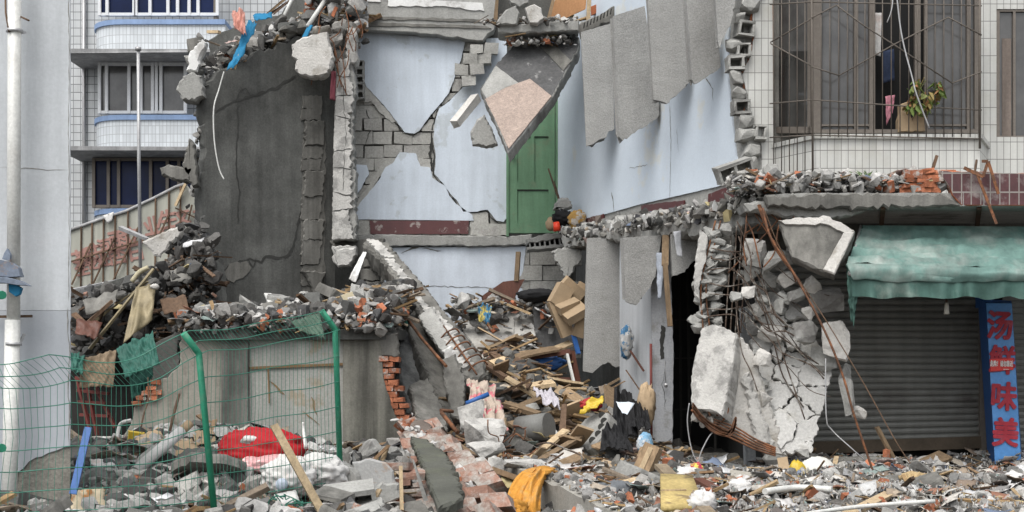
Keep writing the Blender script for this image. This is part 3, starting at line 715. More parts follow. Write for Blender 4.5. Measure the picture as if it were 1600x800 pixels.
# ================================================================ BLUE ROOM: back wall
BP = front(22.0)
bw = thing('back_wall', 'pale blue room wall split by a big X shaped crack baring grey blocks', 'wall', BP.at(680, 372))
m = MB(); m.prism([BP.at(548, -60, -.10), BP.at(900, -60, -.10), BP.at(900, 640, -.10), BP.at(548, 640, -.10)], (0, .14, 0)); m.build('backing', mortar, bw)
m = MB()
masonry(m, BP, [(553, 90), (795, 60), (795, 371), (553, 371)], .30, .205, .1, .018, .014, .045, 5, 0, -.010, .012)
m.build('blockwork', block, bw)
m = MB(); slab(m, BP, [(558, 100), (575, 138), (600, 166), (618, 190), (612, 192), (596, 178), (580, 158), (568, 160), (557, 150)], .02, .05, .014, 7, 0, .012, .004); m.build('broken_render', block, bw); m = MB(); slab(m, BP, [(604, 250), (611, 256), (590, 282), (566, 318), (558, 328), (558, 312), (576, 290), (590, 266)], .02, .05, .014, 6, 0, .012, .004)
m.build('broken_render', block, bw)
FAT = .024
def plast(pix, seed, amp=.008): 
    m_ = MB(); slab(m_, BP, pix, FAT, .045, amp, seed, 0, .022, .003); return m_
pieces = [
 [(557, 50, 0), (727, 63, .6), (720, 95, .8), (702, 145, .8), (686, 165, .8), (675, 178, .8), (655, 205, .8), (648, 209, .5), (632, 207, .8), (620, 190, .8), (600, 165, .8), (572, 135, .8), (566, 118, .8), (566, 102, .8), (558, 92, .3)],
 [(557, 343, .2), (557, 325, .8), (592, 282, .8), (602, 262, .8), (614, 255, .8), (625, 238, .5), (650, 240, .8), (657, 260, .8), (672, 262, .8), (676, 278, .8), (695, 290, .8), (702, 306, .8), (712, 318, .8), (738, 336, .8), (740, 345, .2)],
 [(557, 257, .8), (573, 258, .8), (577, 271, .8), (566, 292, .8), (557, 304, .3)],
 [(742, 116, .8), (728, 132, .8), (700, 160, .8), (686, 170, .8), (679, 195, .8), (677, 215, .8), (681, 245, .8), (679, 272, .8), (692, 286, .8), (703, 302, .8), (716, 316, .8), (724, 331, .8), (745, 331, .8), (762, 328, .8), (776, 345, .8), (787, 347, .8), (792, 340, 0), (792, 60, 0), (760, 60, .8), (752, 100, .8)]]
m = MB()
for i, pc in enumerate(pieces): m.merge(plast(pc, 60+i))
m.build('blue_plaster', blue, bw)
m = MB()
for i, pc in enumerate([pieces[0], pieces[1], pieces[3]]):
    edge = {0: pc[1:14], 1: pc[1:13], 2: pc[0:16]}[i]
    m_ = [(q[0]+(-1.5 if i != 2 else -2.5), q[1]+1.5) for q in edge]
    crack(m, BP, m_, .032, .0012, 70+i, 0, .012)
crack(m, BP, [(572, 170), (580, 200), (565, 240)], .02, .0, 77)
crack(m, BP, [(676, 215), (672, 240), (674, 262)], .05, .002, 79)
m.build('deep_crack', crackm, bw)
m = MB()
for (a, c, y0_, y1_) in ((578, 733, 345, 366),):
    slab(m, BP, [(a, y0_, .2), (c, y0_, .2), (c-1, y1_, .6), (a+1, y1_, .6)], .02, .08, .008, 3, 0, .03, .003)
m.build('skirting', tilered, bw)
m = MB(); slab(m, BP, [(557, 344, .2), (577, 345, .8), (578, 368, .5), (557, 368, 0)], .02, .05, .01, 3, 0, .02, .003); m.build('bare_skirting', block, bw); m = MB(); slab(m, BP, [(734, 347), (760, 349), (792, 350), (792, 368), (735, 368)], .03, .05, .012, 8, 0, .01, .004); m.build('bare_skirting', block, bw)
# beam above
m = MB(); slab(m, front(21.9), [(545, -60, 0), (775, -60, 0), (776, 10, 1), (772, 50, 1.5), (755, 66, 1), (650, 54, 0), (557, 50, 0)], .3, .08, .015, 90, 0, .12, .012)
bm_ = m.build('ring_beam', conc); tag(bm_, 'grey concrete beam over the cracked blue wall', 'beam')
m = MB(); slab(m, front(21.9), [(607, 0, .3), (754, 8, .3), (757, 21, 1), (700, 14, 1), (607, 13, 1)], .02, .06, .012, 91, 0, .14, .003); slab(m, front(21.9), [(574, -10), (597, -8), (596, 7), (575, 6)], .02, .06, .01, 92, 0, .14, .003)
m.build('white_plaster_strip', whitepl, bm_)
m = MB()
for yy in (28, 38): slab(m, front(21.9), [(562, yy), (760, yy+6), (768, yy+10), (562, yy+5)], .02, .1, .01, yy, 0, .138, .003)
m.build('formwork_ridge', conc_m, bm_)
m = MB(); masonry(m, front(21.85), [(722, 80), (760, 66), (790, 62), (770, 100), (748, 125), (735, 135), (712, 130)], .22, .16, .12, .01, .02, .09, 15, 0, .1, .03)
tag(m.build('loose_blockwork', block), 'loosened grey blocks wedged between the beam and the hanging floor slab', 'blockwork')
# upper left hollow blocks beside column
m = MB()
def hblock(mb, c, size, rot, cells=2, wall=.028, mi=0, jit=.004, rnd=random):
    """hollow block: open along local y."""
    L, Wd, Hh = size; rot = rot
    def bx(cc, sz): mb.box(Vector(c)+rot @ Vector(cc), sz, rot, mi, jit, rnd)
    bx((0, 0, Hh/2-wall/2), (L, Wd, wall)); bx((0, 0, -Hh/2+wall/2), (L, Wd, wall))
    n = cells+1
    for i in range(n): bx((-L/2+wall/2+(L-wall)*i/(n-1), 0, 0), (wall, Wd*.995, Hh-2*wall+.002))
    bx((0, Wd/2-.01, 0), (L*.98, .015, Hh*.96))
for i, y in enumerate((102, 114, 126, 138, 150)):
    hblock(m, BP.at(563, y, .08), (.13, .2, .12), Euler((0, rr.uniform(-.1, .1), 0)).to_matrix(), 1, .02)
tag(m.build('hollow_blocks', conc), 'column of hollow block ends between the pale column and the blue plaster', 'block')
# floor slab edge
m = MB(); slab(m, front(21.9), [(556, 368, 1), (600, 366, .6), (700, 368, .6), (795, 369, 1), (832, 366, 1), (830, 383, 1), (760, 385, .8), (640, 384, .8), (556, 388, 1)], .1, .05, .012, 95, 0, 0, .02)
tag(m.build('floor_edge', conc), 'chipped concrete floor edge below the cracked blue wall', 'slab edge')
# lower back wall
lw = thing('lower_back_wall', 'pale blue ground floor wall with worn dusty paint behind the leaning column', 'wall', BP.at(700, 520))
m = MB(); slab(m, BP, [(592, 387, 0), (822, 385, .6), (818, 420, .8), (812, 440, .8), (822, 470, .8), (820, 600, 0), (592, 600, 0)], .05, .05, .01, 97, 0, .02, .004); m.build('plaster', blue3, lw)
m = MB(); masonry(m, BP, [(808, 380), (905, 380), (905, 560), (808, 560)], .4, .24, .1, .01, .006, .01, 16, 0, .012, .012); m.build('blockwork', block, lw)
m = MB(); crack(m, BP, [(627, 396), (645, 389), (655, 387)], .03, .026, 5); crack(m, BP, [(660, 388), (690, 392)], .02, .026, 6); crack(m, BP, [(592, 446), (700, 448), (820, 450)], .012, .026, 7); m.build('crack', conc_m, lw)

# green door
d = thing('door', 'closed green painted panel door in the corner of the blue room', 'door', BP.at(830, 367))
DP = front(21.93)
m = MB(); m.prism([DP.at(795, 140), DP.at(867, 140), DP.at(867, 364), DP.at(795, 366)], (0, .03, 0)); m.build('leaf', door_g, d)
m = MB()
def rect(m, pl, x0, y0, x1, y1, off, th=.02, mi=0): m.prism([pl.at(x0, y0, off), pl.at(x1, y0, off), pl.at(x1, y1, off), pl.at(x0, y1, off)], pl.n*-th, mi)
for (x0_, y0_, x1_, y1_) in ((795, 140, 808, 364), (857, 140, 867, 364), (808, 148, 857, 162), (808, 203, 857, 213), (808, 284, 857, 296), (808, 348, 857, 364), (829, 213, 835, 284)): rect(m, DP, x0_, y0_, x1_, y1_, .02)
m.build('rail', door_g, d)
m = MB(); rect(m, DP, 808, 296, 857, 298, .012, .01); rect(m, DP, 808, 213, 829, 214.5, .012, .01); rect(m, DP, 835, 213, 857, 214.5, .012, .01); m.build('panel_groove', crackm, d)
m = MB(); m.tube([DP.at(799, 243, .02), DP.at(801, 243, .07)], .022, 10); m.tube([DP.at(801, 243, .07), DP.at(803, 243, .09)], .03, 10); m.build('knob', woodd, d)
m = MB(); rect(m, DP, 791, 130, 795, 369, .04, .1); rect(m, DP, 868, 120, 872, 372, .04, .1); m.build('frame', door_g, d)
m = MB(); rect(m, DP, 794, 365, 868, 371, .01, .05); m.build('threshold', crackm, d)
# right side wall of the room
RP = Plane((.69, 22.0, 0), Vector((2.72-.69, 16.45-22.0, 0)))
rw = thing('side_wall', 'pale blue room wall running towards the broken tiled corner', 'wall', RP.at(1000, 330))
m = MB(); slab(m, RP, [(869, -60, 0), (1150, -150, 0), (1162, 40, .8), (1168, 200, .8), (1172, 330, .5), (1000, 370, .6), (869, 384, 0)], .2, .08, .01, 101, 0, 0, .01); m.build('blockwork', conc, rw)
m = MB(); slab(m, RP, [(868, -60, 0), (1140, -150, 0), (1142, 40, .8), (1139, 110, .8), (1146, 180, .8), (1155, 260, .8), (1157, 284, .2), (1000, 320, .15), (868, 357, .2)], .02, .06, .01, 102, 0, .022, .003); m.build('blue_plaster', blue2, rw)
m = MB()
crack(m, RP, [(1049, 160), (1051, 220), (1050, 270), (1049, 312)], .012, .025, 3, 0, .006)
crack(m, RP, [(958, 300), (961, 315), (962, 333)], .03, .025, 4); crack(m, RP, [(1105, 122), (1116, 140), (1117, 158)], .02, .025, 5); crack(m, RP, [(985, 263), (1015, 258)], .01, .025, 6); crack(m, RP, [(1060, 200), (1063, 240)], .01, .025, 7)
m.build('crack', conc_m, rw)
m = MB(); slab(m, RP, [(914, 345), (919, 340), (922, 345), (920, 352), (915, 351)], .01, .03, .01, 3, 0, .03, .002)

m.build('patched_area', blue3, rw)
m = MB()
for (a, y0_, y1_, c, y2_, y3_) in ((918, 341, 360, 946, 334, 352), (1005, 321, 339, 1072, 313, 334), (1110, 303, 320, 1158, 286, 306)):
    m = MB(); slab(m, RP, [(a, y0_, .6), (c, y2_, .6), (c, y3_, 1), (a, y1_, 1)], .02, .06, .012, a, 0, .032, .003); m.build('skirting', tilered, rw)

# ================================================================ BROKEN FLOOR EDGE under the right wall
EP = Plane(RP.p0 + RP.n*.5, RP.u)
le = thing('broken_floor_beam', 'ragged broken floor beam below the side wall of the blue room', 'beam', EP.at(1000, 375))
m = MB(); slab(m, EP, [(875, 372, 1), (900, 356, 2), (950, 345, 2), (1000, 336, 2), (1060, 330, 2), (1110, 322, 2), (1168, 318, 2), (1190, 330, 1), (1188, 352, 2), (1110, 366, 2), (1045, 368, 2), (1000, 374, 1), (930, 380, 1), (880, 388, 1)], .45, .05, .03, 111, 0, 0, .03); m.build('beam', conc, le)
def lumps(parent_name, pts, mats_, seed, size=(.05, .2), label=None, cat='rubble', group=None, kind='stuff', n_each=1):
    rnd = random.Random(seed); m = MB()
    for p in pts:
        s = rnd.uniform(*size)**1; k = rock(rnd, (s*rnd.uniform(.7, 1.5), s*rnd.uniform(.7, 1.3), s*rnd.uniform(.4, .9)), 10)
        m.merge(k, Matrix.Translation(p) @ Euler((rnd.uniform(0, 6), rnd.uniform(0, 6), rnd.uniform(0, 6))).to_matrix().to_4x4(), rnd.randrange(len(mats_)) if len(mats_) > 1 else 0)
    return m
rr = random.Random(31); pts = []
for i in range(700):
    t = rr.random(); x = 880+300*t; pts.append(EP.at(x, 374-50*t-rr.uniform(-3, 14)+rr.gauss(0, 4), rr.uniform(-.25, .12)))
m = lumps('', pts, [conc, chunkm, chunkd, conc_m, mixm], 5, (.02, .13)); m.build('crumbled_edge', [conc, chunkm, chunkd, conc_m, mixm], le)['kind'] = 'stuff'

def hollow_plank(pixtop, jagline, D, name, label, cores=5, th=.15, seed=0, group=None, m_=None, leanb=0.0, grp=None):
    """precast floor plank hanging by its torn top: two skins and webs with open cores between; jagline = its broken bottom edge left to right in pixels."""
    (xa, ya), (xb, yb) = pixtop; xa += 1.7; xb -= 1.7; jagline = [(q[0]+(1.7 if i == 0 else -1.7 if i == len(jagline)-1 else 0), q[1]) for i, q in enumerate(jagline)]
    pl = Plane(P((xa+xb)/2, (ya+yb)/2, D), (1, 0.10+.10*(-1)**seed, 0), (0, -leanb, 1))
    o = MB()
    outline = [(xa, ya, .15), (xb, yb, .15)] + [(q[0], q[1], 1.0 if i else .12) for i, q in enumerate(reversed(jagline))]
    outline = [(xa, ya, .2), (xb, yb, .15)] + [(q[0], q[1], 1.0) for q in reversed(jagline)]
    outline[-1] = (*outline[-1][:2], .15)
    slab(o, pl, outline, .026, .035, .012, seed, 0, 0, .006)
    rnd = random.Random(seed+5)
    back = [(q[0]+rnd.uniform(-1, 1), q[1]+(rnd.uniform(-9, 4) if i > 1 else 0), q[2]) for i, q in enumerate(outline)]
    slab(o, pl, back, .026, .035, .012, seed+1, 0, -(th-.026), .006)
    def boty(x):
        for i in range(len(jagline)-1):
            (x1_, y1_), (x2_, y2_) = jagline[i], jagline[i+1]
            if min(x1_, x2_) <= x <= max(x1_, x2_) and x1_ != x2_: return y1_+(y2_-y1_)*(x-x1_)/(x2_-x1_)
        return min(q[1] for q in jagline)
    wpx = .032/D*F; xl0, xr0 = jagline[0][0], jagline[-1][0]
    for i in range(cores+1):
        t = i/cores; xt = xa+wpx/2+(xb-xa-wpx)*t; xq = xl0+wpx/2+(xr0-xl0-wpx)*t; yq = boty(xq)-rnd.uniform(1, 8)
        if yq < ya+10: continue
        yt = ya+(yb-ya)*t+1; w_ = wpx/2
        o.prism([pl.at(xt-w_, yt, -.024), pl.at(xt+w_, yt, -.024), pl.at(xq+w_, yq, -.024), pl.at(xq-w_, yq+rnd.uniform(-3, 3), -.024)], pl.n*-(th-.05))
    ob = o.build(name, m_ or conc_plank); tag(ob, label, 'floor plank', grp)
    return ob
GP = 'precast floor planks hanging from the upper floor'
hollow_plank(((906, 50), (957, 36)), [(914.5, 229), (925, 226), (935, 219), (945, 216), (951, 205), (962, 201)], 19.65, 'floor_plank', 'leftmost hanging concrete plank beside the green door, its foot cut on a slant', 4, seed=1, grp=GP)
hollow_plank(((956.5, 25), (1009, 9)), [(966, 214), (973, 220), (984, 213), (1000, 201), (1012, 196), (1030, 180), (1032, 165)], 18.4, 'floor_plank', 'longest hanging concrete plank, second from the green door', 4, seed=2, grp=GP)
hollow_plank(((1009.5, -14), (1068, -20)), [(1019.5, 156), (1032, 158), (1042, 162), (1052, 152), (1060, 146), (1078, 130)], 17.6, 'floor_plank', 'middle hanging concrete plank with a dark core hole showing at its foot', 4, seed=3, grp=GP)
hollow_plank(((1069.5, -30), (1113, -36)), [(1080, 125), (1085, 131), (1100, 123), (1115, 114), (1128, 104)], 16.8, 'floor_plank', 'water stained hanging concrete plank, fourth from the green door', 4, seed=4, grp=GP)
hollow_plank(((1113, -36), (1152, -60)), [(1120.5, 68), (1125, 76), (1133, 55), (1143, 32), (1150, 10)], 16.35, 'floor_plank', 'narrow hanging concrete plank with a steep broken edge next to the tiled corner', 3, seed=5, grp=GP)
# upper floor edge + clutter
m = MB(); slab(m, front(20.3), [(778, 40, 1), (850, 34, .5), (905, 30, .5), (905, 48, .5), (850, 50, 1), (800, 53, 1), (778, 50, 1)], .5, .06, .012, 120, 0, 0, .02)
tag(m.build('upper_floor_slab', conc), 'thin upper floor slab edge above the hanging dark floor piece', 'slab')
m = MB(); m.prism([P(745, -80, 23.2), P(1200, -80, 23.2), P(1200, 60, 23.2), P(745, 60, 23.2)], (0, .2, 0)); tag(m.build('upper_room_wall', woodd), 'dark wall of the upper room behind the leaning boards', 'wall')
m = MB(); slab(m, front(19.9), [(905, 38), (950, 14), (1008, -12), (1010, 4), (956, 32), (908, 54)], .3, .05, .02, 121, 0, 0, .02); tag(m.build('slab_edge', conc_m), 'sloping broken slab edge carrying the tops of the hanging planks', 'slab edge')
m = MB()
for i in range(9): x = 911+i*5.2; m.prism([P(x, 45-i*2.7, 19.85), P(x+2, 44-i*2.7, 19.85), P(x+3.4, 35-i*2.7, 19.85), P(x+1.5, 36-i*2.7, 19.85)], (0, -.02, 0))
tag(m.build('core_holes', gapm), 'row of dark hollow cores along the broken slab edge over the planks', 'slab core')
for (pix, D_, th, mt, nm, lb, ct) in (
  ([(775, 35), (790, 15), (806, 8), (812, 20), (808, 38), (776, 37)], 20.2, .2, conc, 'concrete_chunk', 'square cut grey concrete lump standing on the upper floor slab edge', 'concrete chunk'),
  ([(820, 12), (835, 6), (846, 12), (850, 28), (840, 37), (828, 35)], 20.1, .18, conc_l, 'concrete_chunk', 'rough pale concrete lump beside the brown board on the upper slab', 'concrete chunk'),
  ([(858, 30, 0), (872, -15, 0), (918, -15, 0), (915, 14, 0), (880, 30, .3)], 20.6, .02, mat('tan panel', (.36, .19, .09), var=.15, grain=.1, bump=.1), 'plywood_sheet', 'tan brown wooden panel leaning on the upper floor', 'panel'),
  ([(852, 38, 0), (862, 0, 0), (867, 0, 0), (858, 38, 0)], 20.4, .03, wood, 'wooden_strip', 'thin wood strip leaning left of the tan panel', 'strip'),
  ([(916, 37, 0), (918, -20, 0), (925, -20, 0), (922, 36, 0)], 20.2, .03, woodl, 'timber_post', 'light timber batten upright between the tan panel and the orange beam', 'timber'),
  ([(923, 10, 0), (960, -4, 0), (960, 8, 0), (924, 24, 0)], 20.5, .05, mat('orange board', (.33, .11, .05), var=.2, grain=.2, bump=.1), 'orange_beam', 'orange brown beam sloping behind the light batten', 'beam'),
  ([(955, 25, 0), (957, -20, 0), (992, -20, 0), (988, 5, 0), (965, 22, 0)], 20.0, .02, pinkboard, 'wooden_board', 'flat pinkish board standing over the tops of the hanging planks', 'board'),
  ([(922, -20, 0), (956, -20, 0), (955, -4, 0), (924, 9, 0)], 20.9, .02, whitepl, 'white_board', 'white board scrap behind the orange beam', 'board'),
  ([(770, 38, 0), (776, -20, 0), (780, -20, 0), (777, 38, 0)], 20.4, .03, wood, 'wooden_strip', 'thin rusty brown upright strip at the right end of the concrete beam', 'strip'),
  ([(792, -10), (828, -12), (826, 4), (812, 11), (798, 4)], 20.5, .2, conc, 'concrete_chunk', 'grey concrete lump at the very top above the upper floor slab', 'concrete chunk')):
    m = MB(); slab(m, front(D_), pix, th, .06, .01 if th > .05 else .004, int(pix[0][0]), 0, 0, .02 if th > .05 else .003); tag(m.build(nm, mt), lb, ct)

# hanging tilted floor piece
TP = tilt((750, 140, 20.2), (905, 60, 20.6), (793, 235, 19.4))
hf = thing('hanging_floor_piece', 'dark floor slab hanging by a corner before the green door, partly pink tiled', 'floor slab', TP.at(795, 236))
m = MB(); slab(m, TP, [(750, 138, .5), (775, 100, .6), (802, 70, 1), (850, 66, 1.5), (905, 58, 1), (903, 78, 1.2), (893, 95, 1.2), (885, 110, .8), (862, 152, .5), (794, 238, .5), (772, 185, 1), (760, 160, 1)], .2, .05, .015, 130, 0, 0, .015, side=1); m.build('slab', [floor_d, conc], hf)
m = MB(); slab(m, TP, [(758, 156, .5), (790, 138, .3), (828, 124, .3), (862, 151, .5), (795, 233, .4), (775, 190, .6)], .014, .06, .006, 131, 0, .014, .002); m.build('pink_tiles', pinktile, hf)
m = MB(); slab(m, TP, [(845, 75, .6), (868, 72, .6), (893, 96, .6), (880, 112, .8), (862, 92, .8)], .012, .06, .01, 132, 0, .013, .002); m.build('grey_screed', conc_m, hf)
m = MB(); slab(m, TP, [(752, 140, .4), (775, 103, .4), (810, 130, .3), (790, 137, .3), (760, 154, .4)], .006, .06, .008, 133, 0, .006, .002); m.build('light_screed', conc, hf)
m = MB(); slab(m, front(20.0), [(735, 205), (745, 186), (757, 178), (768, 198), (778, 226), (760, 230), (738, 226)], .2, .04, .01, 134, 0, 0, .03); tag(m.build('concrete_chunk', conc), 'wedge shaped grey concrete lump hanging against the blue wall left of the door', 'concrete chunk')
m = MB(); m.bar(P(711, 194, 20.2), P(744, 152, 20.6), .12, .12, mi=0, jit=.012); tag(m.build('broken_beam', conc_l), 'short square concrete bar stub tilted left of the hanging floor piece', 'concrete bar')

# ================================================================ RIGHT BUILDING : tiled front
TD = 16.5; FP = front(TD)
tb = thing('tiled_building', 'white tiled building front with a broken left edge and barred bay window', 'building', FP.at(1380, 720))
m = MB(); slab(m, FP, [(1178, -60, 0), (1206, -60, 0), (1208, 290, 0), (1186, 290, .8), (1190, 250, .8), (1187, 218, .6), (1172, 205, 1), (1166, 180, 1), (1168, 150, 1), (1158, 120, 1), (1172, 85, 1), (1178, 60, 1), (1176, 20, 1)], .03, .06, .012, 140, 0, .03, .003); m.build('corner_tiles', tilewhite, tb)
m = MB(); slab(m, FP, [(1174, -60, 0), (1208, -60, 0), (1208, 290, 0), (1184, 292, .8), (1188, 250, .8), (1184, 218, .6), (1167, 207, 1), (1163, 180, 1), (1165, 150, 1), (1154, 120, 1), (1164, 92, 1), (1176, 60, 1), (1174, 20, 1)], .04, .05, .02, 141, 0, -.002, .003); m.build('orange_render', brick, tb)
m = MB(); m.prism([FP.at(1212, -60, -.05), FP.at(1700, -60, -.05), FP.at(1700, 460, -.05), FP.at(1190, 460, -.05), FP.at(1190, 240, -.05)], (0, .25, 0)); m.build('wall', conc_m, tb)
m = MB(); rect(m, FP, 1526, -60, 1557, 300, .02, .1); rect(m, FP, 1557, 214, 1700, 300, .021, .1); rect(m, FP, 1557, -60, 1700, 14, .021, .1); m.build('pier_tiles', tilewhite, tb)
m = MB(); rect(m, FP, 1557, 14, 1700, 216, -.02, .02); m2_ = m.build('end_window', glassg, tb)
m = MB(); rect(m, FP, 1557, 14, 1562, 216, .01, .05); rect(m, FP, 1562, 14, 1700, 18, .01, .05); rect(m, FP, 1583, 18, 1587, 216, .01, .05); rect(m, FP, 1557, 212, 1700, 217, .012, .06); m.build('frame', winframe, m2_)
m = MB(); rect(m, FP, 1566, 60, 1580, 214, -.01, .01); m.build('curtain', mat('tan curtain', (.17, .14, .12), var=.15, streak=.3), m2_)
# ragged hollow block edge
m = MB(); rr = random.Random(8)
eb = [(1171, 10, 30, 22), (1178, -12, 34, 24), (1163, 47, 26, 24), (1146, 72, 26, 20), (1160, 80, 22, 22), (1148, 100, 26, 22), (1150, 122, 24, 20), (1153, 146, 22, 20), (1157, 168, 26, 22), (1163, 190, 24, 22), (1166, 212, 30, 22), (1186, 210, 18, 24), (1172, 236, 26, 22), (1173, 258, 28, 22), (1168, 282, 34, 24), (1178, 302, 30, 22), (1156, 30, 14, 20)]
for i, (x, y, w_, h_) in enumerate(eb):
    c = P(x, y, TD-.02); s = (w_*TD/F, .22, h_*TD/F)
    rot = Euler((rr.uniform(-.12, .12), rr.uniform(-.12, .12), rr.uniform(-.15, .25))).to_matrix()
    if i in (2, 4, 5, 8, 11): hblock(m, c, s, rot, 1, .03, 0, .008, rr)
    else: m.merge(fine_rock(rr, s, 26, 1, .02, .95), Matrix.Translation(c) @ rot.to_4x4())
m.build('broken_block_edge', conc, tb)
hb = MB(); hblock(hb, P(1147, 267, TD-.3), (.42, .2, .2), Euler((.2, -.35, .1)).to_matrix(), 2, .032, 0, .008, rr)
tag(hb.build('hollow_block', conc), 'tilted hollow block dangling off the broken corner edge', 'block')
# bay window
bay = thing('bay_window', 'barred bay window with bronze frames and white tiled parapet', 'window', P(1400, 285, 15.9))
A = Vector(P(1205, 0, TD)); A.z = 0; Bp = Vector(P(1275, 0, 15.85)); Bp.z = 0; C_ = Vector(P(1531, 0, 15.85)); C_.z = 0; D_ = Vector((C_.x+.35, TD+.1, 0))
sz = P(0, 210, 15.85).z; z0 = P(0, 290, 15.85).z-.1; zt = P(0, -70, 15.85).z
def poly3(pts, z, ins=0.0): return [Vector((p.x, p.y+ins, z)) for p in pts]
m = MB(); m.prism(poly3([A, Bp, C_, D_], z0), (0, 0, sz-z0-.05)); m.build('parapet', tilewhite, bay)
m = MB(); out = [A+Vector((-.02, 0, 0)), Bp+Vector((-.02, -.03, 0)), C_+Vector((.02, -.03, 0)), D_+Vector((.03, 0, 0))]; m.prism(poly3(out, sz-.05), (0, 0, .05)); m.build('sill', tilewhite, bay)
SP = Plane(A, Bp-A); FB = front(15.87)
fr = MB(); gl = MB(); cu_ = MB()
wz0 = 208
def vbar(pl, x, off, w_=5, y0_=-60, y1_=208, th=.05): rect(fr, pl, x-w_/2, y0_, x+w_/2, y1_, off, th)
SI = Plane(A+Vector((.06, .06, 0)), Bp-A); FI = front(15.95)
for x in (1208, 1264): vbar(SI, x, 0, 5)
rect(fr, SI, 1206, 198, 1272, 208, 0, .05)
for x, w_ in ((1277, 12), (1338, 6), (1363, 9), (1434, 9), (1447, 5), (1513, 4), (1526, 6)): vbar(FI, x, .01, w_)
for a, c in ((1280, 1340), (1340, 1366), (1450, 1515)): rect(fr, FI, a, 194, c, 197, .004, .03)
rect(fr, FI, 1272, 202, 1530, 208, .012, .06)
rect(gl, SI, 1209, -60, 1268, 205, -.03, .01); rect(gl, FI, 1278, -60, 1366, 205, -.03, .01); rect(gl, FI, 1446, -60, 1528, 205, -.025, .01)
wfr = fr.build('frame', winframe, bay); gl.build('pane', glassg, wfr)
m = MB(); rect(m, FI, 1362, -60, 1450, 210, -.35, .02); m.build('dark_opening', gapm, bay)
m = MB(); rect(m, SI, 1212, 80, 1262, 200, -.028, .004); m.build('inner_pane', glassd, wfr)
gr = MB(); GPs = Plane(A+Vector((-.05, -.05, 0)), Bp-A); GF = front(15.79)
for i in range(6): x = 1209+i*12.2; gr.tube([GPs.at(x, -60), GPs.at(x, 268 if i < 5 else 285)], .0065, 5)
for i in range(19): x = 1283+i*13.7; gr.tube([GF.at(x, -60), GF.at(x, 214)], .0065, 5)
for y in (5, 160, 213): gr.tube([GPs.at(1203, y+2), GPs.at(1270, y-2 if y != 160 else 156), ], .008, 5); gr.tube([GF.at(1268, y-2 if y != 160 else 156), GF.at(1400, y+1+(4 if y == 160 else 0)), GF.at(1534, y+(12 if y == 160 else 4))], .008, 5)
gr.tube([GPs.at(1204, 66), GPs.at(1270, 28)], .008, 5); gr.tube([GPs.at(1204, 68), GPs.at(1270, 104)], .008, 5)
for pa in (((1268, 28), (1307, 8)), ((1268, 104), (1311, 118)), ((1307, 8), (1350, 40), (1400, 72), (1488, 130)), ((1311, 118), (1400, 68), (1482, 27)), ((1482, 27), (1534, 55)), ((1488, 130), (1534, 112))): gr.tube([GF.at(*q, .01) for q in pa], .008, 5)
gr.tube([GF.at(1531, -60), GF.at(1531, 232)], .014, 6); gr.tube([GF.at(1268, -60), GF.at(1270, 285)], .012, 6)
gr.build('grille', grille, bay)
# things in the window
m = cloth([GF.at(1366, 20, -.3), GF.at(1378, 20, -.3), GF.at(1376, 88, -.3), GF.at(1368, 86, -.3)], 6, 14, .02, 2); tag(m.build('white_cloth', whitecloth), 'narrow white cloth hanging inside the open bay window', 'cloth')
m = cloth([GF.at(1380, 80, -.32), GF.at(1397, 76, -.32), GF.at(1398, 125, -.32), GF.at(1380, 130, -.32)], 6, 10, .02, 5); tag(m.build('navy_cloth', mat('navy cloth', (.02, .03, .06), var=.2)), 'dark navy cloth hanging inside the open bay window', 'cloth')
m = cloth([GF.at(1384, 150, -.2), GF.at(1399, 148, -.2), GF.at(1395, 176, -.2), GF.at(1385, 196, -.2)], 8, 12, .03, 7); tag(m.build('pink_cloth', mat('dull pink cloth', (.42, .18, .22), var=.2)), 'small pink cloth hanging beside the potted plant', 'cloth')
pp = thing('potted_plant', 'wilted leafy plant in a brown paper wrapped pot on the bay window sill', 'plant', GF.at(1430, 208, -.12))
m = MB(); slab(m, front(15.95), [(1405, 164), (1416, 160), (1424, 190), (1440, 164), (1444, 206), (1402, 207)], .14, .05, .008, 3, 0, .05, .01); m.build('paper_wrapping', card, pp)
m = MB(); rr = random.Random(5)
for k in range(9):
    a = GF.at(1430, 170, -.1); bb = GF.at(1430+rr.uniform(-14, 36), 135+rr.uniform(-15, 25), -.1+rr.uniform(-.05, .12)); m.tube(smoothpath([a, a.lerp(bb, .5)+Vector((0, 0, .06)), bb], 4), .004, 5)
m.build('stem', leafm, pp)
m = MB()
def leaf(mb, c, L_, w_, rot):
    vs2 = [(0, 0, 0), (w_/2, L_*.35, .01), (w_*.35, L_*.75, -.005), (0, L_, -.02), (-w_*.35, L_*.75, -.005), (-w_/2, L_*.35, .01), (0, L_*.5, -.012)]
    mb.add([Vector(c)+rot @ Vector(q) for q in vs2], [(0, 1, 6), (1, 2, 6), (2, 3, 6), (3, 4, 6), (4, 5, 6), (5, 0, 6)])
cl = [(1430, 130, 9), (1428, 150, 10), (1445, 150, 10), (1440, 165, 10), (1465, 133, 7), (1468, 142, 5), (1455, 158, 8), (1423, 165, 8)]
for k in range(110):
    x, y, s = rr.choice(cl); c = GF.at(x+rr.gauss(0, s*.55), y+rr.gauss(0, s*.6), rr.uniform(-.12, .10)); leaf(m, c, rr.uniform(.07, .15), rr.uniform(.035, .065), Euler((rr.uniform(-2.6, -.6), rr.uniform(-1, 1), rr.uniform(0, 6.3))).to_matrix())
m.build('leaves', leafm, pp)
m = MB(); m.tube(smoothpath([P(1398, -40, 15.7), P(1408, 50, 15.7), P(1425, 120, 15.66), P(1433, 150, 15.64), P(1452, 200, 15.66)], 8), .009, 6); m.tube(smoothpath([P(1396, -40, 15.72), P(1394, 10, 15.7), P(1386, 35, 15.72)], 6), .007, 5)
tag(m.build('cable', steel), 'pale cable dangling in front of the barred window past the plant', 'cable')

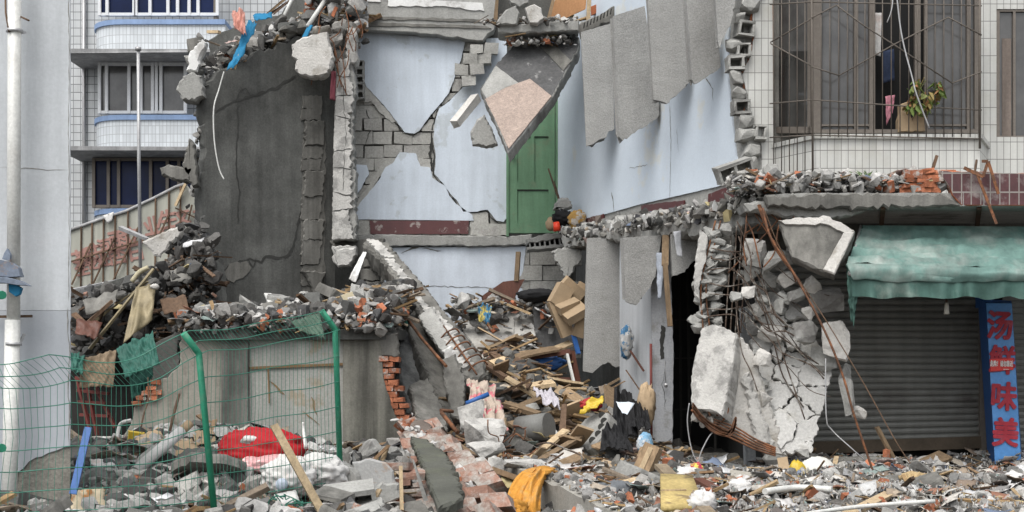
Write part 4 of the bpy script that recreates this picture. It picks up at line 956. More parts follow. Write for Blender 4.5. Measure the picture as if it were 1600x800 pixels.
# ledge slab
lg = thing('entrance_canopy', 'broken concrete canopy slab over the shop with brown tiled fascia', 'canopy', P(1400, 350, 15.5))
zb_ = P(0, 322, 14.9).z; zt_ = zb_+.14
m = MB(); xs = P(1196, 0, 15.0).x
o = [(xs, 15.05), (xs+.35, 14.92), (5.0, 14.9), (8.2, 14.9), (8.2, 16.52), (xs-.05, 16.52)]
oo = jag([(p[0], p[1], k) for p, k in zip(o, (1, 1, .15, 0, 0, 1))], .07, .03, random.Random(3)); m.prism([(p.x, p.y, zb_) for p in oo], (0, 0, zt_-zb_)); m.build('slab', conc, lg)
CPl = front(14.9)
m = MB(); slab(m, CPl, [(1468, 267, .5), (1700, 274, 0), (1700, 322, 0), (1502, 321, .3), (1488, 305, 1), (1478, 285, 1)], .12, .06, .012, 150, 0, .015, .006, side=1); m.build('fascia', [tilebrown, brick], lg)
m = MB(); slab(m, CPl, [(1194, 306, 1), (1300, 303, 1), (1440, 303, 1), (1476, 304, .5), (1500, 321, .5), (1440, 324, 1.5), (1340, 326, 1.5), (1260, 327, 1.5), (1200, 324, 1.5)], .12, .05, .022, 151, 0, .02, .02); m.build('broken_edge', conc_m, lg)
m = MB()
for x in (1380, 1530): m.bar(P(x, 322, 14.95)-Vector((0, 0, .02)), P(x-3, 350, 16.4)-Vector((0, 0, .01)), .05, .03)
m.build('support_bracket', woodd, lg)
m = MB(); rr = random.Random(7)
for r_ in range(5):
    for k in range(3+(r_ > 1)):
        x = 1424+k*15+r_*2-(4 if r_ > 2 else 0)
        m.box(P(x+rr.uniform(-3, 3), 298-r_*7.2, 14.98)+Vector((0, 0, 0)), (.22, .11, .045), Euler((rr.uniform(-.08, .08), rr.uniform(-.12, .05), rr.uniform(-.4, .4))).to_matrix(), 0, .006, rr)
tag(m.build('brick_stack', brick), 'small stack of orange bricks on the canopy beside the brown tiles', 'bricks')
br = thing('bent_rebar', 'bent rusty steel strips hooked over the brown tiled fascia', 'steel strip', P(1550, 350, 14.8))
m = MB(); m.bar(P(1506, 262, 14.82), P(1536, 276, 14.78), .035, .012, (0, -1, 0)); m.bar(P(1536, 276, 14.78), P(1544, 252, 14.8), .03, .012, (0, -1, 0)); m.bar(P(1534, 252, 14.8), P(1544, 252, 14.79), .03, .012, (0, -1, 0)); m.bar(P(1544, 252, 14.79), P(1560, 303, 14.76), .03, .012, (0, -1, 0)); m.bar(P(1525, 268, 14.8), P(1557, 350, 14.74), .028, .012, (0, -1, 0)); m.build('strip', rust, br)
m = MB(); m.bar(P(1523, 270, 14.83), P(1526, 250, 14.9), .02, .02); m.bar(P(1458, 262, 15.1), P(1464, 243, 15.1), .03, .03); tag(m.build('stick', woodd), 'short dark stub poking up behind the orange brick stack', 'stick')
# neighbouring edge of slab broken soffit
m = MB(); slab(m, front(15.0), [(1160, 318), (1200, 312), (1260, 318), (1350, 322), (1352, 330), (1300, 342), (1262, 346), (1240, 340), (1200, 334), (1165, 330)], .5, .05, .02, 160, 0, 0, .03)
tag(m.build('broken_canopy_edge', conc), 'crumbling torn canopy edge under the rubble by the tiled corner', 'slab edge')

# broken slab chunk under canopy
BCp = tilt((1218, 345, 14.95), (1330, 362, 14.7), (1300, 430, 14.6))
m = MB(); slab(m, BCp, [(1216, 346), (1240, 342), (1290, 340), (1335, 364, .5), (1326, 388), (1302, 430), (1270, 418), (1237, 402), (1224, 372)], .16, .05, .010, 161, 0, 0, .02)
ck = m.build('slab_chunk', conc_m); tag(ck, 'large five sided concrete slab piece hanging below the canopy next to the awning', 'concrete slab')
m = MB(); slab(m, BCp, [(1318, 366, .5), (1336, 364, .3), (1304, 431, .3), (1286, 424, .5)], .05, .05, .008, 162, 0, .05, .012); slab(m, BCp, [(1216, 346, 1), (1250, 341, 1), (1292, 339, 1), (1335, 362, 1), (1320, 366, 1), (1290, 352, 1), (1255, 352, 1), (1226, 352, 1)], .04, .04, .012, 163, 0, .03, .012); m.build('light_edge', conc_l, ck)

# ================================================================ SHOP GROUND FLOOR
sh = thing('shutter', 'grey steel roller shutter of the shop under the green awning', 'shutter', FP.at(1370, 705))
m = MB(); z0 = P(0, 690, TD).z; z1 = P(0, 400, TD).z; x0_ = P(1192, 0, TD).x; x1_ = P(1531, 0, TD).x; pitch = .0755
z = z0; 
prof = []
while z < z1:
    prof += [(z, 0), (z+.012, .016), (z+.035, .024), (z+.058, .016), (z+.068, 0), (z+.070, -.008), (z+.0745, -.008)]; z += pitch
vv = []; skew = .05
for (zz, dy) in prof:
    for x in (x0_, (x0_+x1_)/2, x1_): 
        t = (x-x0_)/(x1_-x0_); k = (1-min(1, (zz-z0)/.8))*.06
        vv.append((x, TD-dy, zz+k*(t-.5)*1.2))
n = len(prof)
m.add(vv, [(i*3+j, i*3+j+1, i*3+j+4, i*3+j+3) for i in range(n-1) for j in range(2)]); m.build('slat_curtain', shut, sh)
m = MB(); m.bar(FP.at(1192, 702, .03), FP.at(1532, 691, .03), .06, .14, (0, 0, 1)); m.build('bottom_bar', shutbar, sh)
m = MB(); rect(m, FP, 1531, 400, 1542, 740, .06, .1); m.build('guide_rail', winframe, sh)
m = MB(); m.bar(P(1165, 480, 16.0), P(1172, 745, 16.0), .13, .06, (0, 1, 0)); m.bar(P(1158, 480, 15.97), P(1166, 745, 15.97), .02, .02, (0, 1, 0)); tag(m.build('door_post', mat('worn grey post', (.30, .31, .32), var=.2, streak=.2)), 'worn grey upright post at the left edge of the shutter', 'post')
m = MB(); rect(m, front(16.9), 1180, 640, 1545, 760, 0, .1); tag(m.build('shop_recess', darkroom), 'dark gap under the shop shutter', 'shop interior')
s2 = MB(); z = z0-.1
vv = []; prof2 = []
while z < z1: prof2 += [(z, 0), (z+.035, .02), (z+.068, 0), (z+.0745, -.008)]; z += pitch
for (zz, dy) in prof2:
    for x in (P(1566, 0, TD).x, 8.0): vv.append((x, TD-dy, zz))
s2.add(vv, [(i*2, i*2+1, i*2+3, i*2+2) for i in range(len(prof2)-1)]); tag(s2.build('shutter', shut), 'narrow strip of second shutter right of the blue sign pillar', 'shutter')
m = MB(); rect(m, front(16.6), 1535, 400, 1700, 470, 0, .2); tag(m.build('lintel', woodd), 'dark lintel behind the awning over the blue sign', 'lintel')
# door opening room, walls coloured near black for the unlit inside
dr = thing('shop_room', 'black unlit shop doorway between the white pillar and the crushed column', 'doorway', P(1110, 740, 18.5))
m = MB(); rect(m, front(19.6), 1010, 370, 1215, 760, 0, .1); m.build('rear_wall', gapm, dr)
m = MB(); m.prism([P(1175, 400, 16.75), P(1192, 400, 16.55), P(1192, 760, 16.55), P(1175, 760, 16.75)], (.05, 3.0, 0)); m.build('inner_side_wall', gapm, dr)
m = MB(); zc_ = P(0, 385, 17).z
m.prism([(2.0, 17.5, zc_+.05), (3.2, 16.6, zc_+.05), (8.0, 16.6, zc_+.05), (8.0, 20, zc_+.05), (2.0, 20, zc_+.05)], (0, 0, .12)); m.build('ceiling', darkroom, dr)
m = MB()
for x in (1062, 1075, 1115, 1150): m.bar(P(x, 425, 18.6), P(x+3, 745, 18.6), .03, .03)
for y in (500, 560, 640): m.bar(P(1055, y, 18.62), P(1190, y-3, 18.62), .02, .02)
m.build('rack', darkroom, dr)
# white pillar beside doorway
wp = thing('doorway_pillar', 'white painted wall end with torn plaster left of the black doorway', 'wall', P(1010, 720, 17.8))
PL1 = Plane(P(972, 600, 18.7), P(1021, 600, 17.7)-P(972, 600, 18.7)); PL2 = front(17.7)
m = MB(); slab(m, PL1, [(968, 380, 0), (1020, 380, 0), (1020, 740, 0), (968, 740, 0)], .1, .1, .005, 170, 0, 0, .005); m.build('side_face', whitewall, wp)
m = MB(); slab(m, PL2, [(1016, 380, 0), (1046, 380, .6), (1050, 470, .6), (1053, 560, .5), (1051, 690, .3), (1049, 692, .5), (1030, 690, .6), (1021, 698, 0)], .2, .06, .01, 171, 0, 0, .008); m.build('front_face', mat('grey white paint', (.36, .37, .385), var=.12, streak=.15, stain=(.24, .24, .23), st_amt=.3, st_scale=2.2, bump=.12), wp)
m = MB(); slab(m, PL2, [(1021, 690), (1035, 694), (1051, 688), (1052, 745, 0), (1020, 745, 0)], .2, .05, .01, 172, 0, -.01, .015); m.build('plinth', conc, wp)
m = MB(); slab(m, PL2, [(1033, 508), (1040, 512), (1036, 540), (1038, 560), (1032, 562), (1031, 535)], .004, .03, .01, 173, 0, .004, .001); crack(m, PL2, [(1020, 688), (1034, 694), (1050, 684)], .015, .004, 4); crack(m, PL2, [(1040, 560), (1035, 600), (1040, 640)], .008, .004, 5); m.build('hole', crackm, wp)
m = MB(); m.tube([P(1039, 565, 17.62), P(1040, 598, 17.62)], .004, 4); m.merge(fine_rock(random.Random(2), (.05, .05, .06), 12, 0), Matrix.Translation(P(1040, 602, 17.62))); tag(m.build('hanging_bulb', steel), 'small bulb dangling on a wire against the white wall end', 'bulb')
m = MB(); m.tube([P(1017, 537, 17.62), P(1018, 690, 17.62)], .017, 6); tag(m.build('steel_rod', redsteel), 'thin dark red rod standing against the white wall end', 'rod')

# sign pillar (tapered leaning box)
sg = thing('sign_pillar', 'tall blue sign box with big red characters right of the shutter', 'sign', P(1570, 768, 15.7))
q = [P(1541, 474, 15.75), P(1581, 474, 15.75), P(1598, 766, 15.7), P(1557, 766, 15.7)]
m = MB(); bk = Vector((0, .5, 0)); vv = q + [P(1528, 466, 16.25), P(1580, 470, 16.3), P(1600, 766, 16.2), P(1546, 766, 16.2)]
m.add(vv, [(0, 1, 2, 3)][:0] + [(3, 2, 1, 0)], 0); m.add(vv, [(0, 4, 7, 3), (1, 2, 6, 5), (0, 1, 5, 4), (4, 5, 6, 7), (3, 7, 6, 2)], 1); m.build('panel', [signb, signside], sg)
m = MB(); rect(m, front(16.1), 1533, 430, 1552, 480, 0, .2); m.build('top_bracket', signside, sg)
SGP = tilt((1541, 474, 15.75), (1581, 474, 15.75), (1557, 766, 15.7))
lean = Matrix.Rotation(R(3.4), 3, 'Y').inverted()
for ch, x, y in (('汤', 1562, 508), ('鲜', 1566, 562), ('味', 1569, 619), ('美', 1571, 675)):
    text_mesh('lettering', ch, SGP.at(x, y, .012), .33, Matrix.Rotation(R(3), 3, 'Y') @ up_face, signred, sg, .011, .006, .9)
m = MB(); m.prism([SGP.at(1547, 561, .035), SGP.at(1583, 560, .035), SGP.at(1583.5, 578, .035), SGP.at(1548, 580, .035)], (0, .02, 0)); nt_ = m.build('warning_notice', tagred, sg)
text_mesh('lettering', '危险！请勿靠近', SGP.at(1565, 568, .042), .072, Matrix.Rotation(R(1), 3, 'Y') @ up_face, tagwhite, nt_, .0009, .002, .5)
text_mesh('lettering', '▬▬▬', SGP.at(1572, 577, .042), .02, Matrix.Rotation(R(1), 3, 'Y') @ up_face, tagwhite, nt_, 0, .002, 1)

# awning
aw = thing('awning', 'dusty torn green fabric awning over the shop shutter', 'awning', P(1460, 470, 15.3))
def awn_sheet(rows, mt, nm, seed, amp=.02, nseg=70, th=.006):
    """rows: list of (left(px,py,D), right(px,py,D)) from top to bottom."""
    m = MB(); vv = []; nr = len(rows)
    for j, (l, r_) in enumerate(rows):
        a, c = P(*l), P(*r_)
        for i in range(nseg+1):
            u = i/nseg; p = a.lerp(c, u)
            k = noise.noise(Vector((u*9, j*.35, seed)))*amp*1.5 + noise.noise(Vector((u*30, j*.6, seed+3)))*amp*.7 + noise.noise(Vector((u*3, j*.8, seed+5)))*amp*1.5
            p = p + Vector((0, -.5, .9))*k*(0 if j == 0 else 1)
            vv.append(p)
    W_ = nseg+1; N = len(vv)
    f = [(j*W_+i, (j+1)*W_+i, (j+1)*W_+i+1, j*W_+i+1) for j in range(nr-1) for i in range(nseg)]
    m.add(vv + [p+Vector((0, th, -th)) for p in vv], f + [tuple(N+q for q in reversed(x)) for x in f], 0, True)
    return m.build(nm, mt, aw)
def lerp3(a, b, t): return tuple(a[i]+(b[i]-a[i])*t for i in range(3))
TL, TR, BL_, BR_ = (1347, 352, 15.35), (1720, 355, 15.35), (1322, 412, 14.6), (1720, 425, 14.6)
rows = []
for j in range(15):
    t = j/14; sag = 5*math.sin(math.pi*t); l, r_ = lerp3(TL, BL_, t), lerp3(TR, BR_, t); rows.append(((l[0], l[1]+sag*.5, l[2]), (r_[0], r_[1]+sag, r_[2])))
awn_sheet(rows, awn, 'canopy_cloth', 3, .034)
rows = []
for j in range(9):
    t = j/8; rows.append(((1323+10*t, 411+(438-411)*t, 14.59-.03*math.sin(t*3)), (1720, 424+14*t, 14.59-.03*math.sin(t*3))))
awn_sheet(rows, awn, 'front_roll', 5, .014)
m = MB(); vv = []; ns = 150; nr = 9
for j in range(nr):
    for i in range(ns+1):
        u = i/ns; x = 1331+389*u; t = j/(nr-1)
        scal = 29 + 1.8*abs(math.sin(u*ns*.165)) + 5*noise.noise(Vector((u*12, 0, 4)))
        y = 434+ (437-434)*u + scal*t
        w_ = .03*t*math.sin(u*70+6*noise.noise(Vector((u*7, 1, 1))))+.03*noise.noise(Vector((u*22, t, 3)))*t
        vv.append(P(x, y, 14.61+w_))
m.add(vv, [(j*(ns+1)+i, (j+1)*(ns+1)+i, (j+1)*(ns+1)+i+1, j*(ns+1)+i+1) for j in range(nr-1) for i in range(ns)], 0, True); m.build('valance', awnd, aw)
m = MB(); m.tube([P(1326, 428, 14.64), P(1700, 436, 14.64)], .018, 8); m.tube([P(1345, 353, 15.3), P(1326, 428, 14.65)], .015, 6); m.build('frame_bar', steel, aw)
for k, (a, b_, c, d_) in enumerate((((1322, 412), (1345, 436), (1336, 490), (1326, 480)), ((1330, 430), (1345, 440), (1338, 470), (1333, 512)), ((1323, 410), (1332, 420), (1334, 505), (1328, 500)))):
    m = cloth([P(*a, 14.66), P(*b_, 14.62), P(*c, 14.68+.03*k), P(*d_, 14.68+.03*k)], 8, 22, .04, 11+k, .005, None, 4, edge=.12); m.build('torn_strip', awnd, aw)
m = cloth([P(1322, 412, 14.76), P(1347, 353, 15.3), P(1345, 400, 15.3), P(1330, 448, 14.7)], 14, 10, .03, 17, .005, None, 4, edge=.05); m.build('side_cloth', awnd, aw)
lb = thing('light_bulb', 'unlit bare bulb hanging below the green awning', 'bulb', P(1479, 490, 15.0))
m = MB(); m.tube([P(1479, 466, 15.0), P(1479, 474, 15.0)], .012, 8); m.build('socket', woodd, lb)
m = MB(); m.tube([P(1479, 473, 15), P(1479, 477, 15), P(1479, 483, 15), P(1479, 488, 15), P(1479, 491, 15)], .02, 12, r2=.03); m.build('bulb', mat('dusty glass', (.45, .43, .38), rough=.3, var=.05, bump=0), lb)
# ================================================================ LOWER WALLS behind the heap
m = MB(); slab(m, Plane((1.45, 21.8, 0), Vector((.55, -2.2, 0))), [(868, 375, 0), (985, 370, 0), (985, 760, 0), (868, 760, 0)], .15, .1, .01, 200, 0, 0, .01)
tag(m.build('ground_floor_wall', conc_d), 'grey ground floor wall behind the cardboard boxes and hanging planks', 'wall')
# lower hanging planks
GL = 'floor planks hanging under the broken floor beam'
hollow_plank(((916, 372), (971, 369)), [(909, 580), (926, 583), (938, 572), (950, 566), (958, 572), (972, 574)], 19.0, 'floor_plank', 'longest lower hanging plank reaching down beside the cardboard boxes', 4, seed=11, grp=GL)
hollow_plank(((972, 371), (1036, 367)), [(976, 471), (984, 474), (994, 477), (1006, 462), (1018, 446), (1026, 432)], 17.45, 'floor_plank', 'short lower hanging plank with a slanted broken foot above the white wall end', 4, seed=12, grp=GL)
hollow_plank(((1046, 366), (1092, 362)), [(1049, 431), (1058, 430), (1070, 425), (1078, 414), (1084, 408), (1100, 400)], 17.2, 'floor_plank', 'small lower hanging plank over the black doorway', 3, seed=13, grp=GL)
for pix, D_, nm, lb, mt in (([(1089, 352), (1106, 350), (1112, 372), (1109, 400), (1104, 442), (1098, 420)], 16.6, 'concrete_chunk', 'long wedge of grey concrete hanging left of the crushed column head', conc),
                ([(862, 392), (880, 386), (906, 388), (911, 400), (896, 425), (884, 440), (876, 420), (866, 405)], 20.2, 'concrete_chunk', 'ribbed broken grey concrete lump under the hollow floor end', conc)):
    m = MB(); slab(m, front(D_), pix, .2, .03, .015, int(pix[0][0]), 0, 0, .03); tag(m.build(nm, mt), lb, 'concrete chunk')
# hollow core floor end by the door
m = MB(); pl = front(21.2)
fe = thing('floor_plank_end', 'broken hollow floor plank end sticking out below the green door', 'floor plank', pl.at(870, 385))
slab(m, pl, [(822, 374, 1), (850, 366, 1), (900, 360, 1), (930, 362, 1), (925, 368, 1), (880, 372, 1), (824, 380, 1)], .5, .04, .01, 210, 0, 0, .01)
slab(m, pl, [(822, 386, 1), (870, 382, 1), (922, 374, 1), (920, 380, 1), (870, 388, 1), (824, 391, 1)], .5, .04, .01, 211, 0, 0, .01)
for i in range(13):
    x = 826+i*7.8; y = 377-i*.8; m.prism([pl.at(x, y, -.02), pl.at(x+2.2, y, -.02), pl.at(x+3.6, y+9, -.02), pl.at(x+1.2, y+9, -.02)], (0, .4, 0))
m.build('plank', conc, fe)
m = MB(); rect(m, pl, 824, 376, 922, 386, -.2, .02); m.build('core', gapm, fe)
# things on it
for pix, D_, nm, lb, ct, mt in (
  ([(866, 318), (872, 310), (885, 308), (893, 314), (894, 324), (884, 328), (864, 327)], 20.9, 'concrete_chunk', 'round topped grey lump on the pile of clutter by the green door', 'concrete chunk', conc),):
    m = MB(); slab(m, front(D_), pix, .2, .03, .012, 3, 0, 0, .03); tag(m.build(nm, mt), lb, ct)
m = lump(P(880, 340, 20.9), (.14, .1, .10), 3, .4); tag(m.build('black_bag', blackcloth), 'small black plastic bag under the round topped lump by the door', 'bag')
m = MB(); m.tube([P(871, 361, 20.75), P(869, 347, 20.75)], .06, 12, r2=.045); tag(m.build('red_bottle', mat('red plastic', (.62, .05, .02), rough=.35, bump=0)), 'small red plastic tub beside the green door', 'tub')
m = lump(P(902, 344, 20.8), (.12, .08, .13), 6, .35); tag(m.build('patterned_bag', mat('patterned packet', (.42, .38, .33), stain=(.38, .23, .07), st_amt=.6, st_scale=9, st_hard=.03, bump=.1)), 'yellow and white patterned bag on the floor by the green door', 'bag')
m = lump(P(862, 350, 21.0), (.09, .08, .1), 8, .2, 14, 10); tag(m.build('cardboard_scrap', card), 'brown cardboard scrap against the green door foot', 'cardboard')
m = MB(); m.bar(P(857, 264, 21.6), P(873, 312, 21.0), .02, .02); m.bar(P(866, 283, 21.5), P(874, 310, 21.0), .012, .012); tag(m.build('leaning_stick', woodd), 'thin dark stick leaning against the green door', 'stick')

# ================================================================ LEFT ANNEX front
AD = 16.5; AP = front(AD)
an = thing('annex_wall', 'low shop front of stained panels under rubble behind the green fence', 'wall', AP.at(400, 700))
m = MB(); slab(m, AP, [(283, 512, 1), (350, 508, .5), (350, 720, 0), (300, 720, 0), (196, 720, 0), (192, 690, 1), (208, 650, 1.5), (214, 628, 1.5), (232, 618, 1.5), (238, 600, 1.5), (262, 590, 1.5), (278, 575, 1)], .15, .06, .02, 220, 0, 0, .01); m.build('beige_panel', mat('stained beige render', (.30, .285, .245), var=.15, streak=.18, stain=(.17, .15, .125), st_amt=.4, st_scale=2.2, st_hard=.15, bump=.2), an)
m = MB(); slab(m, AP, [(347, 508, .3), (389, 507, .3), (389, 720, 0), (347, 720, 0)], .15, .1, .01, 221, 0, .05, .01); m.build('dark_pillar', conc_m, an)
m = MB(); slab(m, AP, [(389, 515, .2), (536, 508, .2), (536, 722, 0), (389, 722, 0)], .06, .1, .004, 222, 0, -.02, .004); m.build('light_panel', mat('pale grey panel', (.32, .32, .295), var=.07, streak=.14, stain=(.3, .26, .2), st_amt=.18, st_scale=3, st_hard=.08, bump=.1), an)
m = MB(); crack(m, AP, [(420, 595), (445, 617)], .03, -.012, 1); crack(m, AP, [(486, 620), (496, 650)], .03, -.012, 2); crack(m, AP, [(470, 640), (500, 665)], .02, -.012, 3); m.bar(AP.at(390, 575, -.005), AP.at(536, 569, -.005), .02, .03); m.bar(AP.at(419, 575, -.005), AP.at(421, 630, -.005), .02, .015); m.build('rusty_seam', mat('rust brown seam', (.2, .13, .07), var=.3), an)
m = MB(); slab(m, AP, [(536, 512, .5), (592, 518, .8), (597, 560, .8), (602, 600, .8), (615, 640, .8), (632, 672, .8), (640, 702, .8), (640, 720, 0), (536, 720, 0)], .03, .06, .014, 223, 0, .03, .006); m.build('cement_face', mat('stained cement face', (.15, .147, .125), var=.35, vs_=1.2, streak=.5, stain=(.10, .095, .085), st_amt=.45, st_scale=1.3, st_hard=.25, bump=.3), an)
m = MB(); masonry(m, AP, [(582, 556), (618, 556), (622, 590), (632, 630), (642, 655), (668, 672), (700, 690), (690, 712), (640, 712), (628, 690), (606, 650), (594, 600), (588, 556)], .122, .068, .24, .010, .008, .05, 33, 0, .02, .02, .03); m.build('broken_brick_edge', brick, an)
m = MB(); m.prism([AP.at(545, 530, -.06), AP.at(600, 540, -.06), AP.at(606, 620, -.06), AP.at(640, 700, -.06), AP.at(545, 730, -.06)], (0, .16, 0)); m.build('brick_core', conc_m, an)
m = MB(); slab(m, AP, [(587, 520, 1), (622, 520, 1), (622, 558, 1), (588, 556, 1)], .25, .04, .02, 224, 0, .02, .02); m.build('block_head', conc_m, an)
# dark inside behind annex openings
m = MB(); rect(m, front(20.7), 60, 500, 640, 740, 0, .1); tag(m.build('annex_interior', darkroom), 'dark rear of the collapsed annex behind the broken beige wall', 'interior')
m = MB(); slab(m, front(17.6), [(236, 540), (275, 520), (283, 600), (240, 640)], .1, .06, .02, 225, 0, 0, .01); tag(m.build('wall_remnant', block_d), 'dark grey wall remnant behind the hanging green tarp', 'wall')
m = MB(); masonry(m, front(16.45), [(236, 590), (248, 588), (250, 622), (240, 626), (212, 634), (212, 625)], .12, .06, .12, .01, .012, .05, 35); tag(m.build('brick_stub', brick), 'few orange bricks on the broken edge of the beige annex wall', 'bricks')
# annex roof slab
m = MB(); a0 = P(112, 500, 17.0); zr = P(0, 512, AD).z
m.prism([(-3.95, AD+.1, zr-.14), (-3.7, AD-.05, zr-.14), (-3.2, AD-.12, zr-.14), (-2.4, AD-.04, zr-.14), (-1.75, AD-.12, zr-.14), (-1.4, AD, zr-.14), (-1.35, 20.6, zr-.02), (-4.1, 20.6, zr-.02)], (0, 0, .12)); ar = m.build('concrete_deck', conc_d); tag(ar, 'flat concrete roof slab of the annex buried in rubble', 'roof')
m = MB(); m.prism([P(236, 440, 20.4), P(330, 400, 20.4), P(330, 560, 20.4), P(236, 560, 20.4)], (0, .2, 0)); tag(m.build('dark_wall_base', conc_d), 'dark lower wall under the end wall above the annex roof', 'wall')  # same dark cement render as the end wall

# ---------------------------------------------------------------- generic debris spreader
def place(mb, k, p, rnd, mi, flat=False, yaw=None):
    e = Euler((rnd.uniform(-.5, .5) if flat else rnd.uniform(0, 6.3), rnd.uniform(-.5, .5) if flat else rnd.uniform(0, 6.3), rnd.uniform(0, 6.3) if yaw is None else yaw))
    mb.merge(k, Matrix.Translation(p) @ e.to_matrix().to_4x4(), mi)
rr = random.Random(77)
ROCKS = [rock(rr, (1, rr.uniform(.6, 1), rr.uniform(.4, .9)), rr.choice((12, 16, 24)), 1, rr.uniform(.5, .9)) for _ in range(26)]
def shard(rnd):
    n = rnd.randint(4, 7); m = MB(); a0 = rnd.uniform(0, 6)
    pts = [Vector((math.cos(a0+6.283*i/n)*rnd.uniform(.3, .6), math.sin(a0+6.283*i/n)*rnd.uniform(.25, .5), 0)) for i in range(n)]
    return m.prism(pts, (0, 0, rnd.uniform(.05, .12)))
SHARDS = [shard(rr) for _ in range(16)]
def stickm(rnd):
    m = MB(); w = rnd.uniform(.03, .09); return m.box((0, 0, 0), (1, w, w*rnd.uniform(.3, .9)), None, 0, .012, rnd)
STICKS = [stickm(rr) for _ in range(12)]
def sheet(rnd):
    return cloth([(-.5, -.35, 0), (.5, -.4, 0), (.45, .4, 0), (-.5, .35, 0)], 5, 4, .16, rnd.randint(0, 999), .012, None, 1.2)
SHEETS = [sheet(rr) for _ in range(14)]
def scaled(k, s):
    o = MB(); o.v = [p*s for p in k.v]; o.f = k.f; o.m = k.m; o.sm = k.sm; return o
def spread(name, pos_fn, n, mix, seed, sizes=(.03, .16), origin=None, parent=None, sink=.25, mats_=None, power=2.2, label=None, cat=None):
    """mix: weights for rock, dark rock, shard, stick, sheet, brick"""
    rnd = random.Random(seed); m = MB()
    for i in range(n):
        p = pos_fn(rnd)
        if p is None: continue
        s = sizes[0]+(sizes[1]-sizes[0])*rnd.random()**power
        kind = rnd.choices(range(6), mix)[0]
        if kind == 0: place(m, scaled(rnd.choice(ROCKS), s), p+Vector((0, 0, s*.2)), rnd, 0)
        elif kind == 1: place(m, scaled(rnd.choice(ROCKS), s), p+Vector((0, 0, s*.2)), rnd, 1)
        elif kind == 2: place(m, scaled(rnd.choice(SHARDS), s*1.3), p+Vector((0, 0, s*.15)), rnd, rnd.choice((0, 3, 3, 0)), True)
        elif kind == 3: place(m, scaled(rnd.choice(STICKS), s*3.2), p+Vector((0, 0, s*.35)), rnd, 2, True)
        elif kind == 4: place(m, scaled(rnd.choice(SHEETS), s*1.6), p+Vector((0, 0, s*.35)), rnd, 3, True)
        else:
            b_ = MB(); q_ = min(.2, s*1.6+.02); b_.box((0, 0, 0), (q_*rnd.uniform(.6, 1), q_*.55, q_*.3), None, 0, q_*.07, rnd); place(m, b_, p+Vector((0, 0, q_*.2)), rnd, 4)
    o = m.build(name, mats_ or [chunkm, chunkd, woodmix, mixm, brick], parent, origin)
    if parent is None: o['kind'] = 'stuff'
    if label: tag(o, label, cat)
    return o
def inview(x, y, z=.4, mx=60):
    px, py = pixof(Vector((x, y, z))); return -mx < px < 1600+mx and py < 870
def ground_fn(x0, x1, y0, y1, dens=None):
    def fn(r):
        for _ in range(20):
            x, y = r.uniform(x0, x1), r.uniform(y0, y1)
            if not inview(x, y, H(x, y)): continue
            if dens and r.random() > dens(x, y): continue
            return Vector((x, y, H(x, y)))
        return None
    return fn
# right litter strip, left grey rubble, centre wood heap
spread('litter_rubble', ground_fn(.5, 7.2, 7.6, 16.4), 7000, (5, 1.5, 4, 2.2, 4.0, .3), 1, (.02, .16), power=2.4)
spread('grey_rubble', ground_fn(-4.9, -.9, 7.6, 16.4), 6500, (9, 6, 2.4, 1.0, .8, .22), 2, (.025, .24), power=2.6)
def heapd(x, y): return 1 if H(x, y) > .45 else .4
spread('splintered_wood_heap', ground_fn(-.85, 2.2, 13.5, 20.9, heapd), 3600, (3, 6, 2.5, 7, 3.0, .3), 3, (.03, .24), mats_=[conc_m, chunkd, woodmix, mixm, brickdust])
spread('dark_rubble_heap', ground_fn(-1.3, 1.4, 7.6, 14.0), 2000, (7, 4, 3, 2, 1.2, .5), 4, (.025, .2))
# rubble on the annex roof: pile against the end wall
def roofh(x, y): return P(0, 512, AD).z - .03 + max(0, (y-AD))*.06 + .10*noise.noise(Vector((x*1.7, y*1.7, 9)))
def roof_fn(r):
    x = r.uniform(-3.75, -1.35); y = AD+r.random()**1.1*3.9-.1
    t = (y-AD)/4; right = max(0, (x+3.6)/2.2)
    return Vector((x, y, roofh(x, y)+r.random()*(.12+.25*right*t+.16*right)+.25*right*t*.6))
spread('roof_rubble', roof_fn, 3600, (5, 11, 3, 1.8, .8, .35), 5, (.03, .24))
spread('roof_edge_rubble', lambda r: Vector((r.uniform(-3.9, -1.35), AD+r.uniform(-.2, .25), P(0, 512, AD).z+r.uniform(-.06, .14))), 1000, (6, 9, 3, 1.2, .6, .5), 6, (.03, .17))
# canopy rubble
def can_fn(r):
    x = r.uniform(P(1150, 0, 15).x, P(1472, 0, 15).x); y = r.uniform(14.95, 15.8); t = (x-P(1150, 0, 15).x)/2.2
    return Vector((x, y, zt_+ r.random()*(.16-.02*t)+.02+(y-15)*.1))
spread('canopy_rubble', can_fn, 1700, (9, 1.2, 3.5, .6, 1.0, .35), 7, (.022, .15))
# top of the end wall: rubble in the slot behind its sloping top
def wtop_fn(r):
    t = r.random(); x = 330+(500-330)*t; y = 116-64*t
    return P(x, y+r.uniform(-24, 10)*(1 if r.random() < .8 else 1.6), 20.6+.9*t+r.uniform(-.15, .9))
spread('wall_top_rubble', wtop_fn, 620, (7, 7, 3, 1.6, 1.2, .6), 8, (.04, .28))
spread('upper_corner_rubble', lambda r: P(r.uniform(478, 572), r.uniform(-10, 78)*(1 if True else 1), r.uniform(21.0, 21.9)), 230, (7, 5, 3, 3, 1.5, .8), 9, (.06, .3))
spread('upper_slab_rubble', lambda r: P(r.uniform(752, 905), r.uniform(28, 40), r.uniform(20.2, 20.7)), 160, (7, 3, 3, 3, 1.5, .8), 10, (.03, .12))
spread('hanging_slab_crumbs', lambda r: P(r.uniform(790, 900), r.uniform(58, 72), r.uniform(20.3, 20.7)), 160, (7, 3, 3, 3, 2, .8), 11, (.03, .11))
